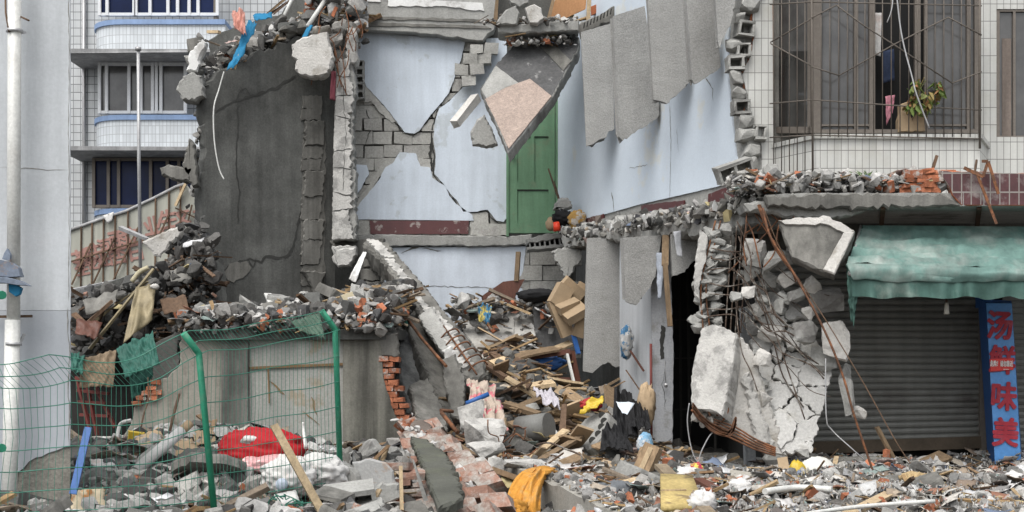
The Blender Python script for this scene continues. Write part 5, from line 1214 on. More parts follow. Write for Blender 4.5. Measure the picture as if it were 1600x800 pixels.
# left middle : collapsed roof pile
def lm_fn(r):
    t = r.random(); x = 112+(335-112)*t; return P(x, 470-85*t*t+r.uniform(-8, 78)*(1+.5*t), r.uniform(18.2, 20.5))
spread('charred_pile', lm_fn, 2600, (1.0, 12, .8, 2.2, .3, .1), 12, (.03, .24), mats_=[chunkd, chunkd, woodd, mixm, brickdust])
spread('pile_by_end_wall', lambda r: P(min(318, r.gauss(300, 15)), 398+r.gauss(0, 20), r.uniform(18.8, 19.9)), 420, (3, 10, 2, .8, .5, .1), 13, (.05, .22), mats_=[chunkd, chunkd, woodd, mixm, brickdust])
# ragged left end of end wall
spread('end_wall_crumble', lambda r: P(315+r.gauss(0, 6), r.uniform(60, 340), 20.45+r.uniform(-.05, .3)), 110, (5, 8, 3, .2, .1, .1), 14, (.04, .14))
# window of the lower room heap
spread('lower_room_rubble', lambda r: P(r.uniform(705, 900), 490-40*((1-abs(1-0)) )+r.uniform(-22, 30), r.uniform(20.2, 21.5)), 420, (7, 4, 3, 3, 1.6, .6), 15, (.05, .24))

# ---------------------------------------------------------------- individual chunks
PROTO = []
rr = random.Random(99)
for i in range(9):
    PROTO.append(fine_rock(rr, (1, rr.uniform(.6, .95), rr.uniform(.35, .8)), rr.choice((12, 16, 20)), 2, .018, rr.uniform(.5, .85)))
_pm = {}
def chunk_at(p, s, mt, label, group, rnd, nm='concrete_chunk', cat='concrete chunk'):
    i = rnd.randrange(len(PROTO)); key = (i, mt.name)
    if key not in _pm: 
        o = PROTO[i].build(nm, mt, origin=(0, 0, 0)); _pm[key] = o.data
    else:
        o = bpy.data.objects.new(nm, _pm[key]); COL.objects.link(o)
    o.location = p; o.scale = (s, s*rnd.uniform(.8, 1.2), s*rnd.uniform(.7, 1.1)); o.rotation_euler = (rnd.uniform(-.7, .7), rnd.uniform(-.7, .7), rnd.uniform(0, 6.3))
    return tag(o, label, cat, group)
def chunks(n, fn, sizes, mats_, label, group, seed):
    r = random.Random(seed)
    for i in range(n):
        p = fn(r)
        if p is None: continue
        s = r.uniform(*sizes); chunk_at(p+Vector((0, 0, s*.2)), s, r.choice(mats_), label, group, r)
chunks(26, ground_fn(-4.4, -1.1, 9.4, 15.5), (.18, .42), [conc, conc_m, conc, block], 'grey concrete lump in the rubble inside the green fence', 'grey lumps inside the fence', 1)
chunks(22, ground_fn(2.4, 7.0, 10.2, 16.0), (.14, .28), [conc_l, conc, conc_w], 'pale concrete lump in the litter in front of the shutter', 'pale lumps in front of the shutter', 2)
chunks(16, ground_fn(-.8, 1.2, 14.0, 18.0), (.16, .34), [conc, conc_m, conc_d], 'grey concrete lump in the splintered wood heap', 'grey lumps in the wood heap', 3)
chunks(18, lambda r: (lambda x: P(x, 512-.12*(x-300)+r.uniform(-18, 4), 16.8+r.uniform(0, 1.4)))(r.uniform(300, 590)), (.14, .36), [conc, conc_m, conc], 'grey concrete lump in the rubble on the annex roof', 'grey lumps on the annex roof', 4)
chunks(14, lambda r: can_fn(r)+Vector((0, 0, .05)), (.10, .22), [conc_l, conc, conc_w], 'pale lump in the rubble on the shop canopy', 'pale lumps on the canopy', 5)
chunks(16, lambda r: (lambda t: P(335+150*t, 108-62*t+r.uniform(-14, 4), 20.4+.8*t+r.uniform(-.1, .3)))(r.random()), (.16, .42), [conc, conc_m, conc_d], 'grey lump on the sloping broken top of the end wall', 'grey lumps on the end wall top', 6)
chunks(8, lambda r: P(310+r.gauss(0, 6), r.uniform(70, 135), 20.3), (.2, .38), [conc_m, conc, conc_d], 'grey lump clinging to the broken upper left corner of the end wall', 'lumps on the end wall corner', 7)

def chunk(pix, D, th, mt, label, seed=0, name='concrete_chunk', cat='concrete chunk', amp=.012, chip=.03, pl=None, step=.04, off=0):
    m = MB(); slab(m, pl or front(D), pix, th, step, amp, seed, 0, off, chip); return tag(m.build(name, mt), label, cat)
chunk([(274, 140), (285, 118), (298, 112), (316, 118), (318, 150), (305, 158), (285, 156)], 20.1, .4, conc, 'tan grey concrete lump jutting left of the end wall beside the middle balcony', 301)
chunk([(290, 110), (296, 80), (315, 60), (322, 66), (313, 90), (308, 112)], 20.2, .2, whitepl, 'white plastered fragment at the upper left corner of the end wall', 302)
chunk([(249, 262), (262, 256), (300, 262), (300, 284), (275, 282), (252, 274)], 20.0, .3, conc_m, 'flat dark slab stub jutting left of the end wall above the hoarding', 303)
chunk([(284, 256), (295, 215), (303, 225), (310, 290), (300, 292)], 20.0, .2, conc_m, 'narrow upright concrete strip clinging to the left edge of the end wall', 304)
# red / blue / salmon cloths on top of the wall
m = cloth([P(390, 34, 20.6), P(402, 38, 20.5), P(374, 100, 20.1), P(355, 112, 20.0)], 8, 26, .05, 21, .006, None, 3, edge=.05); tag(m.build('blue_strip', bluecloth), 'bright blue cloth strip hanging over the sloping wall top', 'cloth')
m = cloth([P(362, 22, 20.4), P(383, 20, 20.4), P(385, 56, 20.2), P(368, 50, 20.2)], 18, 22, .12, 31, .008, None, 1.6, edge=.02); tag(m.build('salmon_cloth', salmon), 'salmon pink cloth bundle on the broken top of the end wall', 'cloth')
m = cloth([P(395, 24, 20.8), P(425, 22, 20.9), P(425, 30, 20.8), P(398, 34, 20.6)], 8, 5, .04, 22); tag(m.build('blue_scrap', bluecloth), 'small blue plastic scrap above the blue strip on the wall top', 'plastic')
m = MB(); m.bar(P(364, 108, 20.1), P(372, 86, 20.2), .07, .03); tag(m.build('timber_scrap', woodl), 'short light timber piece at the foot of the blue strip', 'timber')
m = MB(); m.bar(P(325, 50, 20.4), P(343, 50, 20.3), .06, .04); tag(m.build('timber_scrap', woodl), 'short light timber piece beside the salmon cloth', 'timber')
m = MB(); m.tube(smoothpath([P(350, 112, 20.0), P(342, 140, 20.0), P(334, 170, 19.95), P(335, 220, 19.95), P(342, 262, 19.95), P(350, 280, 19.95)], 8), .010, 6); tag(m.build('white_string', pvc), 'white cord dangling down the dark end wall', 'cord')
m = MB(); m.tube([P(437, 40, 21.6), P(465, -20, 21.8)], .03, 6); tag(m.build('white_pipe', pvc), 'thin white pipe leaning at the very top of the dark parapet', 'pipe')
m = MB(); m.tube([P(480, 42, 20.9), P(515, -10, 21.2)], .035, 6); tag(m.build('white_pipe', pvc), 'white plastic pipe crossing rubble over the pale perched lump', 'pipe')
m = MB(); m.bar(P(476, 58, 20.8), P(485, 40, 20.9), .09, .02); tag(m.build('blue_plastic', bluecloth), 'small blue plastic piece below the white pipe on the wall top', 'plastic')
for k, (a, b_) in enumerate((((408, 30), (450, -6)), ((415, 26), (445, 6)), ((428, 22), (470, -14)))):
    m = MB(); m.bar(P(*a, 21.9), P(*b_, 22.1), .08, .03, jit=.01); tag(m.build('wood_strip', woodd if k else wood), ('lowest', 'middle', 'topmost')[k]+' splintered brown wood strip along the dark parapet top', 'wood strip')
m = MB(); rr = random.Random(12)
for k in range(14): 
    a = P(rr.uniform(500, 565), rr.uniform(0, 110), 20.9); m.tube(smoothpath(wiggle(a, a+Vector((rr.uniform(-.3, .3), rr.uniform(-.1, .05), rr.uniform(-.7, -.2))), 3, .05, rr), 3), .008, 5)
tag(m.build('rebar_tangle', rust), 'tangle of rusty wires at the head of the cracked column', 'rebar')
m = MB(); m.merge(cloth([P(518, 112, 20.6), P(525, 112, 20.6), P(524, 158, 20.55), P(515, 156, 20.55)], 6, 14, .04, 5, .006, None, 1.5, edge=.03)); tag(m.build('red_rag', mat('maroon rag', (.09, .02, .028), var=.2)), 'small maroon rag hanging between the pale lump and the column', 'rag')

# ---------------------------------------------------------------- centre: leaning column and slabs
LC = tilt((570, 380, 20.6), (612, 378, 20.6), (740, 590, 17.2))
lc = thing('leaning_column', 'long pale concrete column fallen diagonally across the lower room', 'column', LC.at(740, 590))
m = MB(); slab(m, LC, [(566, 380, 1), (575, 374, 1), (605, 378, 1), (628, 405, .8), (660, 440, .8), (690, 480, .8), (725, 520, .8), (758, 560, 1), (760, 582, 1), (735, 595, 1), (720, 585, .8), (690, 540, .8), (655, 490, .8), (625, 445, .8), (600, 410, .8), (578, 392, 1)], .3, .05, .026, 401, 0, 0, .03); m.build('core', conc_m, lc)
rr = random.Random(44); m = MB()
e0 = [(572, 377), (600, 406), (628, 440), (658, 484), (690, 530), (722, 580)]
e1 = [(604, 380), (628, 406), (660, 442), (690, 482), (724, 522), (757, 566)]
for i in range(5):
    (a, b_), (c, d_) = (e0[i], e0[i+1]), (e1[i], e1[i+1])
    w_ = rr.uniform(.45, .8)
    lp = lambda p, q, t: (p[0]+(q[0]-p[0])*t, p[1]+(q[1]-p[1])*t)
    slab(m, LC, [lp(a, c, .04), lp(a, c, w_), lp(b_, d_, rr.uniform(.4, .75)), lp(b_, d_, .04)], .04, .035, .024, 410+i, 0, .035+rr.uniform(-.01, .01), .012)
m.build('render_face', conc_w, lc)
m = MB()
for i in range(6):
    t = i/5; x, y = 702+44*t, 522+50*t
    m.tube(smoothpath([LC.at(x-14, y+8, .02), LC.at(x-4, y-3, .09), LC.at(x+10, y-8, .07), LC.at(x+16, y-2, .01)], 4), .011, 6)
m.tube([LC.at(690, 505, .05), LC.at(745, 585, .09)], .012, 6); m.build('rebar_hoop', rust, lc)
m = MB(); slab(m, front(19.4), [(597, 448), (610, 440), (625, 455), (632, 475), (640, 500), (630, 512), (618, 492), (605, 470)], .14, .04, .012, 420, 0, 0, .02); hb_ = m.build('hollow_beam', conc); tag(hb_, 'dark broken beam piece with a round hole beside the leaning column', 'concrete beam')
m = MB(); m.tube([P(614, 461, 19.36), P(614, 461, 19.42)], .05, 12); m.build('hole', crackm, hb_)
chunk([(645, 478), (668, 484), (690, 520), (700, 545), (720, 580), (742, 590), (740, 640), (722, 668), (700, 662), (680, 610), (655, 555), (640, 515)], 18.2, .22, conc_m, 'tall dark grey wall slab leaning under the fallen column', 421, 'wall_slab', 'wall slab', .016, .02, tilt((645, 480, 19.0), (690, 520, 18.8), (720, 660, 17.2)))
chunk([(690, 548), (706, 540), (725, 575), (735, 610), (730, 622), (716, 610), (700, 570)], 17.5, .1, whitepl, 'white faced slab fragment against the foot of the leaning column', 422, 'plaster_fragment', 'plaster fragment')
SLB = tilt((622, 520, 18.4), (690, 540, 18.6), (700, 700, 17.2))
chunk([(622, 518), (658, 522), (672, 545), (690, 580), (712, 640), (722, 690), (700, 706), (668, 690), (640, 650), (626, 590)], 17, .3, mat('black patched blockwork', (.17, .172, .165), var=.3, vs_=2, streak=.15, stain=(.035, .035, .035), st_amt=.62, st_scale=1.1, st_hard=.12, bump=.35, pits=.2), 'black patched grey fallen wall section standing behind the torn brick edge', 423, 'fallen_wall', 'wall section', .014, .02, SLB)  # near black patches scattered over the grey by noise
m = MB(); crack(m, SLB, [(622, 530), (640, 600), (650, 640), (652, 690)], .4, .006, 1, 0, .03); tag(m.build('gap_shadow', gapm), 'black cavity along the fallen wall section', 'gap') if False else None
m = MB(); masonry(m, SLB, [(662, 630), (700, 630), (725, 690), (700, 720), (672, 700)], .26, .16, .1, .012, .01, .04, 36, 0, .05); tag(m.build('block_cluster', block_d), 'dark blocks at the foot of the fallen wall section', 'blocks')
m = MB(); m.tube([P(604, 455, 19.2), P(622, 478, 18.8), P(660, 530, 17.6), P(697, 572, 16.9)], .02, 6); tag(m.build('steel_angle', rust), 'rusty steel bar leaning in front of the dark fallen slabs', 'steel bar')
m = MB(); m.tube([P(690, 645, 15.9), P(715, 676, 15.6)], .025, 6); m.tube([P(688, 641, 15.9), P(708, 643, 16.0)], .02, 6); tag(m.build('rusty_rod', rust), 'short bent rusty rod below the fallen wall section', 'rod')
m = cloth([P(625, 480, 18.9), P(632, 482, 18.9), P(638, 512, 18.6), P(628, 508, 18.6)], 6, 10, .04, 31); tag(m.build('green_rag', tarp), 'teal rag caught beside the hollow beam piece', 'rag')
# stepped block post left of the leaning column
m = MB(); y = 398; rr = random.Random(3)
while y < 505:
    hgt = rr.uniform(20, 26); slab(m, front(20.6), [(565+rr.uniform(-3, 3), y), (592+rr.uniform(-3, 4), y), (594+rr.uniform(-3, 6)+(y > 470)*12, y+hgt-1.5), (566+rr.uniform(-3, 3), y+hgt-1.5)], .25, .05, .012, int(y), 0, 0, .02); y += hgt
tag(m.build('block_post', conc_m), 'post of stacked grey blocks between end wall and leaning column', 'post')
chunk([(520, 388), (556, 386), (557, 398), (546, 415), (528, 418)], 20.4, .3, conc_w, 'whitish broken foot of the cracked column over the roof rubble', 431)
m = cloth([P(567, 394, 20.0), P(573, 395, 20.0), P(556, 442, 19.6), P(545, 436, 19.6)], 5, 14, .03, 41, .006); tag(m.build('white_plank', whitepl), 'curved white strip standing on the roof rubble by the column foot', 'strip')
chunk([(516, 490), (545, 482), (580, 496), (586, 512), (560, 518), (518, 514)], 16.7, .3, conc, 'broken block with a square hole on the annex roof corner', 432)
chunk([(516, 500), (536, 492), (538, 512), (520, 514)], 16.55, .18, brick, 'orange brick lump on the annex roof by the fence post', 433, 'brick_lump', 'brick')
chunk([(532, 462), (555, 455), (572, 470), (578, 485), (556, 480), (540, 474)], 17.2, .05, mat('cream board', (.52, .46, .32), var=.15, bump=.1), 'cream coloured broken board on the annex roof rubble', 434, 'board', 'board', .008, .004)
m = MB(); m.tube([P(300, 512, 17), P(345, 492, 17.6), P(390, 472, 18.2)], .035, 6); tag(m.build('dark_pipe', woodd), 'dark pipe lying along the annex roof rubble', 'pipe')
m = MB(); m.bar(P(418, 459, 18.0), P(427, 480, 17.6), .09, .02); tag(m.build('white_strip', pvc), 'short white strip poking up from the roof rubble', 'strip')

# ---------------------------------------------------------------- centre right: lower room contents
WS = tilt((720, 500, 20.8), (860, 480, 20.8), (780, 560, 19.8))
chunk([(716, 500, .6), (745, 490, .6), (790, 478, .6), (830, 478, .6), (836, 520, .8), (838, 545, .8), (800, 548, .8), (772, 555, .8), (748, 548, .8), (728, 524, .8)], 20, .1, mat('dusty white slab', (.44, .43, .40), var=.12, streak=.1, stain=(.33, .31, .28), st_amt=.25, st_scale=2, bump=.2), 'pale curved wall slab lying in the lower room', 441, 'wall_slab', 'wall slab', .01, .01, WS)
m = MB(); crack(m, WS, [(802, 478), (804, 510), (800, 545)], .008, .004, 2, 0, .005); crack(m, WS, [(764, 540), (785, 535), (806, 537), (838, 552)], .02, .004, 3, 0, .005); 
tag(m.build('slab_crack', crackm, bpy.data.objects['wall_slab.001'] if 'wall_slab.001' in bpy.data.objects else None), None)
chunk([(832, 480, .6), (905, 478, .3), (912, 548, .3), (838, 550, .6)], 20.3, .1, floor_d, 'dark scuffed panel beside the pale slab under the cardboard boxes', 442, 'scuffed_board', 'panel', .008, .01)
# cabinet frame
cf = thing('cabinet_frame', 'rusty brown cabinet frame crushed in the lower room', 'cabinet', P(840, 600, 18.9))
m = MB()
for a, b_ in (((815, 560), (892, 549)), ((892, 549), (902, 598)), ((815, 560), (800, 580)), ((830, 556), (836, 590)), ((800, 592), (896, 594))): m.bar(P(*a, 18.9), P(*b_, 18.8), .07, .07)
m.build('frame', redwood, cf)
m = MB(); rect(m, front(19.2), 806, 560, 900, 592, 0, .02); m.build('back_panel', crackm, cf)
m = lump(P(852, 568, 18.95), (.24, .1, .09), 9, .4); tag(m.build('blue_rag', bluepl), 'blue plastic bundle inside the crushed cabinet frame', 'bag')
m = MB(); m.bar(P(886, 553, 18.7), P(899, 607, 18.5), .03, .03); tag(m.build('white_strip', pvc), 'thin white strip leaning on the crushed cabinet frame', 'strip')
m = MB(); m.bar(P(896, 523, 19.2), P(904, 553, 19.1), .06, .03); tag(m.build('blue_strip', bluepl), 'dull blue strip below the cardboard boxes', 'strip')
# brown board & post
chunk([(752, 463, .2), (786, 440, .2), (820, 436, .4), (806, 462, .6), (800, 475, .2), (754, 474, .2)], 20.6, .03, redwood, 'dark red brown wooden board on the heap in the lower room', 443, 'wooden_board', 'board', .006, .004)
m = MB(); m.bar(P(810, 394, 20.7), P(807, 440, 20.6), .065, .05); tag(m.build('timber_post', wood), 'upright timber stub standing on the red brown board', 'timber')
m = cloth([P(745, 480, 20.0), P(768, 484, 20.0), P(764, 510, 19.8), P(748, 504, 19.8)], 16, 16, .12, 12, .006, None, 1.6, edge=.03); tag(m.build('plastic_bundle', mat('blue yellow packaging', (.05, .16, .27), stain=(.38, .31, .09), st_amt=.55, st_scale=8, st_hard=.03)), 'blue and yellow plastic scraps on the lower room rubble', 'plastic')
m = lump(P(842, 462, 20.3), (.28, .15, .09), 14, .3); tag(m.build('black_bag', blackcloth), 'flat black plastic bag left of the cardboard boxes', 'bag')
# cardboard boxes
GC = 'flattened cardboard boxes in the lower room'
def cbox(c, size, rot, label):
    m = MB(); m.box(c, size, Euler(rot).to_matrix(), 0, .006, rr)
    o = m.build('cardboard_box', card); tag(o, label, 'cardboard box', GC)
rr = random.Random(6)
cbox(P(876, 497, 19.3), (.18, .14, .52), (0, -.40, .2), 'long upright cardboard box leaning lowest left in its pile')
cbox(P(876, 462, 19.3), (.22, .2, .30), (.1, .5, .3), 'cardboard box at the left upper side of the box pile')
cbox(P(895, 451, 19.5), (.34, .25, .16), (.2, .7, .2), 'topmost cardboard box with its lid slanting right')
cbox(P(886, 478, 19.2), (.30, .22, .12), (.4, -.4, .3), 'cardboard box in the middle of the box pile')
cbox(P(899, 490, 19.1), (.32, .22, .12), (.5, -.5, .2), 'lighter cardboard box lower right in the box pile')
cbox(P(906, 462, 19.6), (.2, .2, .34), (.1, .5, .1), 'cardboard box tucked against the longest lower plank')
cbox(P(907, 510, 19.2), (.16, .14, .26), (.3, .3, .1), 'small dark cardboard box at the bottom right of the pile')
# stuff near white wall end
m = lump(P(979, 535, 18.1), (.07, .06, .20), 15, .35, 48, 36, 0, 0, 0, 1.6); tag(m.build('blue_bundle', mat('blue checked bundle', (.06, .16, .28), stain=(.38, .38, .37), st_amt=.6, st_scale=9, st_hard=.03)), 'blue and white bundle hanging beside the longest lower plank', 'bundle')
m = MB(); m.bar(P(985, 548, 18.0), P(1006, 580, 17.9), .025, .02); tag(m.build('stick', redwood), 'thin brown stick leaning on the white wall end below the bundle', 'stick')
m = MB(); m.bar(P(978, 578, 18.0), P(1000, 610, 17.9), .014, .014); tag(m.build('stick', woodd), 'thinner dark stick low against the white wall end', 'stick')
m = MB(); m.bar(P(1040, 368, 17.3), P(1039, 415, 17.2), .08, .04, (0, 1, 0)); m.bar(P(1039, 412, 17.2), P(1047, 510, 17.1), .06, .04, (0, 1, 0)); tag(m.build('timber_post', wood), 'orange brown timber batten hanging left of the black doorway', 'timber')
m = cloth([P(1026, 395, 17.5), P(1038, 395, 17.4), P(1034, 465, 17.4), P(1029, 468, 17.4)], 6, 20, .03, 44); tag(m.build('pale_curtain', mat('grey blue curtain', (.34, .37, .42), var=.15)), 'pale curtain strip hanging behind the timber batten', 'curtain')
m = cloth([P(1052, 362, 16.9), P(1064, 360, 16.9), P(1066, 402, 16.9), P(1058, 400, 16.9)], 5, 12, .02, 45); tag(m.build('pale_rag', mat('grey rag', (.42, .43, .45), var=.15)), 'pale rag hanging from the rubble over the doorway', 'rag')

# big planks in the wood heap (individual)
GW = 'broken boards sticking out of the wood heap'
def plankp(a, b_, w_, t_, mt, lab, nm='broken_board', cat='board', grp=GW, up=(0, -.4, 1), seed=0):
    m = MB(); r = random.Random(seed+int(a[0])); m.bar(P(*a), P(*b_), w_, t_, up, 0, .01, r); return tag(m.build(nm, mt), lab, cat, grp)
plankp((812, 585, 18.3), (775, 560, 18.6), .25, .02, woodl, 'pale splintered plywood sheet standing at the left of the heap top')
plankp((780, 612, 17.6), (865, 598, 17.8), .16, .05, woodl, 'thick pale split board lying across the heap top')
plankp((772, 600, 17.9), (798, 572, 18.3), .14, .03, woodl, 'pale fibrous board end left of the thick split board')
plankp((790, 632, 17.0), (842, 648, 16.6), .09, .05, wood, 'orange toned batten pointing right in mid heap')
plankp((845, 622, 17.2), (800, 640, 16.8), .12, .03, wood, 'orange toned board crossing the batten in mid heap')
plankp((803, 668, 16.6), (868, 652, 16.9), .30, .03, wood, 'broad brown board tilted above the grey drum')
plankp((858, 650, 17.0), (905, 650, 17.0), .22, .02, woodd, 'dark thin board end right of the broad brown board')
plankp((830, 718, 15.2), (885, 672, 15.9), .08, .03, woodl, 'long pale lath slanting below the hollow plank lump')
plankp((840, 722, 15.0), (912, 680, 15.8), .07, .04, wood, 'long brown lath beside the pale one under the hollow plank lump')
plankp((878, 690, 15.8), (882, 632, 16.2), .07, .03, woodd, 'upright dark brown lath left of the hollow plank lump')
plankp((930, 700, 15.6), (968, 684, 15.9), .10, .03, wood, 'short brown batten right of the hollow plank lump')
plankp((985, 760, 14.5), (1005, 700, 15.3), .07, .04, wood, 'steep brown batten rising right of the black cloth')
plankp((905, 760, 13.8), (965, 742, 14.3), .14, .03, woodd, 'flat dark board low in front of the heap')
plankp((865, 770, 13.2), (915, 745, 13.9), .16, .03, wood, 'flat brown board next to the orange cloth wall')
plankp((915, 790, 12.8), (1010, 765, 13.4), .10, .03, woodl, 'pale board flat in the litter left of the yellow plywood')
plankp((920, 740, 14.6), (955, 722, 15.0), .2, .02, card, 'flat cardboard coloured board under the black cloth')
plankp((770, 552, 18.9), (822, 600, 18.0), .12, .04, woodd, 'dark plank sloping down from the column foot')
plankp((720, 545, 18.4), (790, 590, 17.8), .07, .05, woodd, 'dark timber sloping away from the column rebar')
plankp((1010, 720, 15.0), (985, 738, 14.7), .16, .12, woodd, 'chunky dark timber block right of the heap')
# drawer/box
bx = thing('wooden_box', 'broken brown wooden drawer with pale inside standing on end', 'drawer', P(1008, 755, 14.2))
m = MB(); rt = Euler((-.25, .38, -.35)).to_matrix(); c = P(1008, 728, 14.2)
m.box(c, (.16, .22, .42), rt, 0, .004); m.build('body', redwood if False else wood, bx)
m = MB(); m.box(c+rt @ Vector((0, -.112, 0)), (.05, .012, .36), rt); m.build('inside_board', woodl, bx)
# hollow plank lump
HPp = tilt((905, 690, 16.0), (945, 640, 16.1), (940, 700, 15.6))
hl = thing('hollow_plank_lump', 'broken chunk of hollow concrete plank with open cores on the wood heap', 'floor plank', HPp.at(925, 700))
m = MB(); slab(m, HPp, [(893, 685), (900, 668), (918, 652), (940, 642), (950, 644), (952, 660), (945, 680), (930, 695), (915, 702), (902, 697)], .35, .04, .01, 451, 0, 0, .02); m.build('body', conc, hl)
m = MB()
for (x, y) in ((942, 649), (945, 658), (941, 667), (936, 678), (927, 688)): m.tube([HPp.at(x-1, y, .006), HPp.at(x-1, y, -.03)], .042, 10)
m.build('core', crackm, hl)
m = MB(); m.tube([P(812, 672, 16.6), P(858, 666, 16.4)], .16, 14); tag(m.build('grey_drum', mat('grey drum', (.16, .16, .15), rough=.6, var=.15, bump=.05)), 'grey cylindrical drum lying under the broad brown board', 'drum')
# fabrics
m = cloth([P(728, 595, 16.6), P(768, 605, 16.8), P(790, 680, 15.8), P(745, 672, 15.6)], 30, 34, .10, 51, .008, None, 2.2, edge=.03); tag(m.build('floral_curtain', floral), 'crumpled pink floral curtain at the foot of the leaning column', 'curtain')
m = lump(P(774, 640, 16.8), (.08, .07, .11), 17, .3, 40, 30); tag(m.build('pink_bundle', mat('pink plastic', (.42, .17, .21), stain=(.45, .38, .38), st_amt=.5, st_scale=6, st_hard=.05)), 'pink bundle beside the floral curtain', 'bundle')
m = MB(); m.tube([P(728, 631, 16.0), P(763, 616, 16.1)], .028, 10); tag(m.build('blue_pipe', bluepl), 'short blue plastic pipe lying over the floral curtain', 'pipe')
m = cloth([P(832, 612, 17.0), P(862, 615, 17.0), P(876, 640, 16.7), P(848, 632, 16.7)], 20, 18, .10, 53, .008, None, 1.6, edge=.03); tag(m.build('white_rag', mat('lilac white cloth', (.42, .40, .43), var=.15)), 'crumpled off white rag across the heap', 'rag')
m = cloth([P(905, 648, 16.1), P(920, 628, 16.2), P(946, 624, 16.2), P(936, 640, 16.0)], 16, 14, .07, 55, .006, None, 1.6); tag(m.build('yellow_bag', yellow), 'yellow plastic bag on top of the hollow plank lump', 'bag')
m = lump(P(924, 632, 16.35), (.12, .08, .07), 19, .3); tag(m.build('red_packet', mat('dark red packet', (.35, .03, .03), rough=.5)), 'dark red packet tucked behind the yellow bag', 'packet')
for k, (c, r_, lb) in enumerate(((P(976, 650, 16.3), (.13, .10, .26), 'tall black cloth draped down the right side of the heap'), (P(962, 688, 15.7), (.16, .12, .13), 'lower black cloth heaped beside the hollow plank lump'), (P(1000, 650, 16.3), (.10, .10, .16), 'small black bag against the white wall end'))):
    w_, h_ = r_[0], r_[2]; m = cloth([c+Vector((-w_*.8, .15, h_)), c+Vector((w_*.7, .1, h_*.95)), c+Vector((w_*1.1, -.25, -h_)), c+Vector((-w_*1.2, -.3, -h_*.95))], 34, 34, .09, 21+k, .01, None, 1.3, edge=.02); tag(m.build('black_cloth', blackcloth), lb, 'cloth')
m = cloth([P(962, 628, 15.65), P(992, 630, 15.7), P(980, 648, 15.5), P(972, 646, 15.5)], 6, 6, .02, 57, .004); tag(m.build('white_paper', mat('pale blue paper', (.60, .66, .72))), 'triangular pale paper on top of the black cloth', 'paper')
m = lump(P(1010, 632, 16.4), (.1, .1, .22), 27, .3); tag(m.build('brown_sack', card), 'brown sack end standing by the white wall end', 'sack')
m = lump(P(1008, 694, 15.6), (.085, .07, .12), 28, .2, 36, 24); tag(m.build('blue_bag', mat('pale blue bag', (.18, .35, .5), stain=(.6, .62, .63), st_amt=.5, st_scale=8)), 'pale blue bag low beside the white wall end', 'bag')

# ---------------------------------------------------------------- crushed column
cc = thing('crushed_column', 'crushed concrete column with bared rebar and a big hanging pale lower block', 'column', P(1160, 720, 15.3))
rr = random.Random(61); m = MB()
slab(m, front(15.45), [(1108, 356, 1), (1140, 352, 1), (1150, 380, 1), (1140, 430, 1), (1128, 470, 1), (1120, 520, 1), (1088, 520, 1), (1096, 470, 1), (1104, 420, 1)], .25, .04, .02, 501, 0, 0, .02); m.build('upper_shaft', conc_m, cc)
m = MB()
for i in range(46):
    t = rr.random(); x = 1126-24*t+rr.uniform(-16, 16); y = 358+162*t
    m.merge(fine_rock(rr, (rr.uniform(.08, .28), rr.uniform(.1, .25), rr.uniform(.05, .14)), 14, 1, .03, .7), Matrix.Translation(P(x, y, 15.32+rr.uniform(-.03, .03))) @ Euler((rr.uniform(-.5, .5), rr.uniform(-.7, .7), rr.uniform(-.6, .6))).to_matrix().to_4x4())
m.build('crumbled_core', conc, cc)
m = MB(); slab(m, front(15.2), [(1094, 358, .6), (1106, 370, .8), (1104, 400, .8), (1092, 450, .8), (1094, 470, .8), (1086, 462, .8), (1085, 430, .8), (1088, 400, .8)], .06, .03, .01, 502, 0, 0, .01); m.build('white_flake', conc_w, cc)
CB1 = tilt((1095, 510, 15.2), (1150, 520, 15.0), (1080, 630, 15.0))
CB2 = Plane(P(1150, 560, 15.0), P(1172, 560, 15.35)-P(1150, 560, 15.0))
m = MB(); slab(m, CB1, [(1096, 512, 1), (1112, 506, 1), (1130, 510, 1), (1150, 520, 1), (1147, 560, .4), (1140, 600, .6), (1128, 650, 1), (1108, 642, 1), (1090, 640, 1), (1079, 628, 1), (1078, 600, .6), (1084, 560, .6)], .3, .04, .012, 503, 0, 0, .02); m.build('pale_block', conc_w, cc)
m = MB(); slab(m, front(15.12), [(1143, 520, 1), (1162, 528, 1), (1176, 548, 1), (1190, 588, 1), (1196, 606, 1), (1208, 640, 1), (1226, 690, 1), (1232, 714, 1), (1202, 712, 1), (1178, 696, 1), (1148, 680, 1), (1130, 662, 1), (1128, 640, 1), (1138, 600, .6), (1143, 560, .6)], .4, .04, .016, 504, 0, 0, .03); m.build('side_block', conc_l, cc)
m = MB(); slab(m, front(15.07), [(1158, 590), (1172, 580), (1176, 600), (1190, 640), (1210, 690), (1206, 700), (1180, 690), (1170, 650), (1168, 620)], .1, .04, .02, 505, 0, 0, .03); m.build('broken_ridge', conc_w, cc)
m = MB()
for i in range(26):
    x, y = 1085+rr.random()*50, 632+rr.random()*26; y += (x-1085)*.35
    m.merge(fine_rock(rr, (rr.uniform(.04, .12),)*3, 12, 1, .03, .5), Matrix.Translation(P(x, y, 15.05+rr.uniform(-.05, .15))))
m.build('gravel_core', conc_l, cc)
m = MB()
for i in range(30):
    t = rr.random(); m.merge(fine_rock(rr, (rr.uniform(.06, .2), .12, rr.uniform(.06, .2)), 14, 1, .03, .7), Matrix.Translation(P(1166+52*t+rr.uniform(-9, 9), 555+150*t, 15.22+rr.uniform(-.03, .05))))
m.build('crumbled_seam', conc, cc)
m = MB()
def rb(pts, r=.011, D0=14.95): m.tube(smoothpath([P(p[0], p[1], p[2] if len(p) > 2 else D0) for p in pts], 6), r, 6)
for i in range(7): o_ = rr.uniform(-6, 6); rb([(1080+rr.uniform(0, 4), 630+i*2), (1095, 648+i*1.5), (1118+o_, 664+i*2), (1140+o_, 674+i), (1150, 660+rr.uniform(-10, 10))], .012)
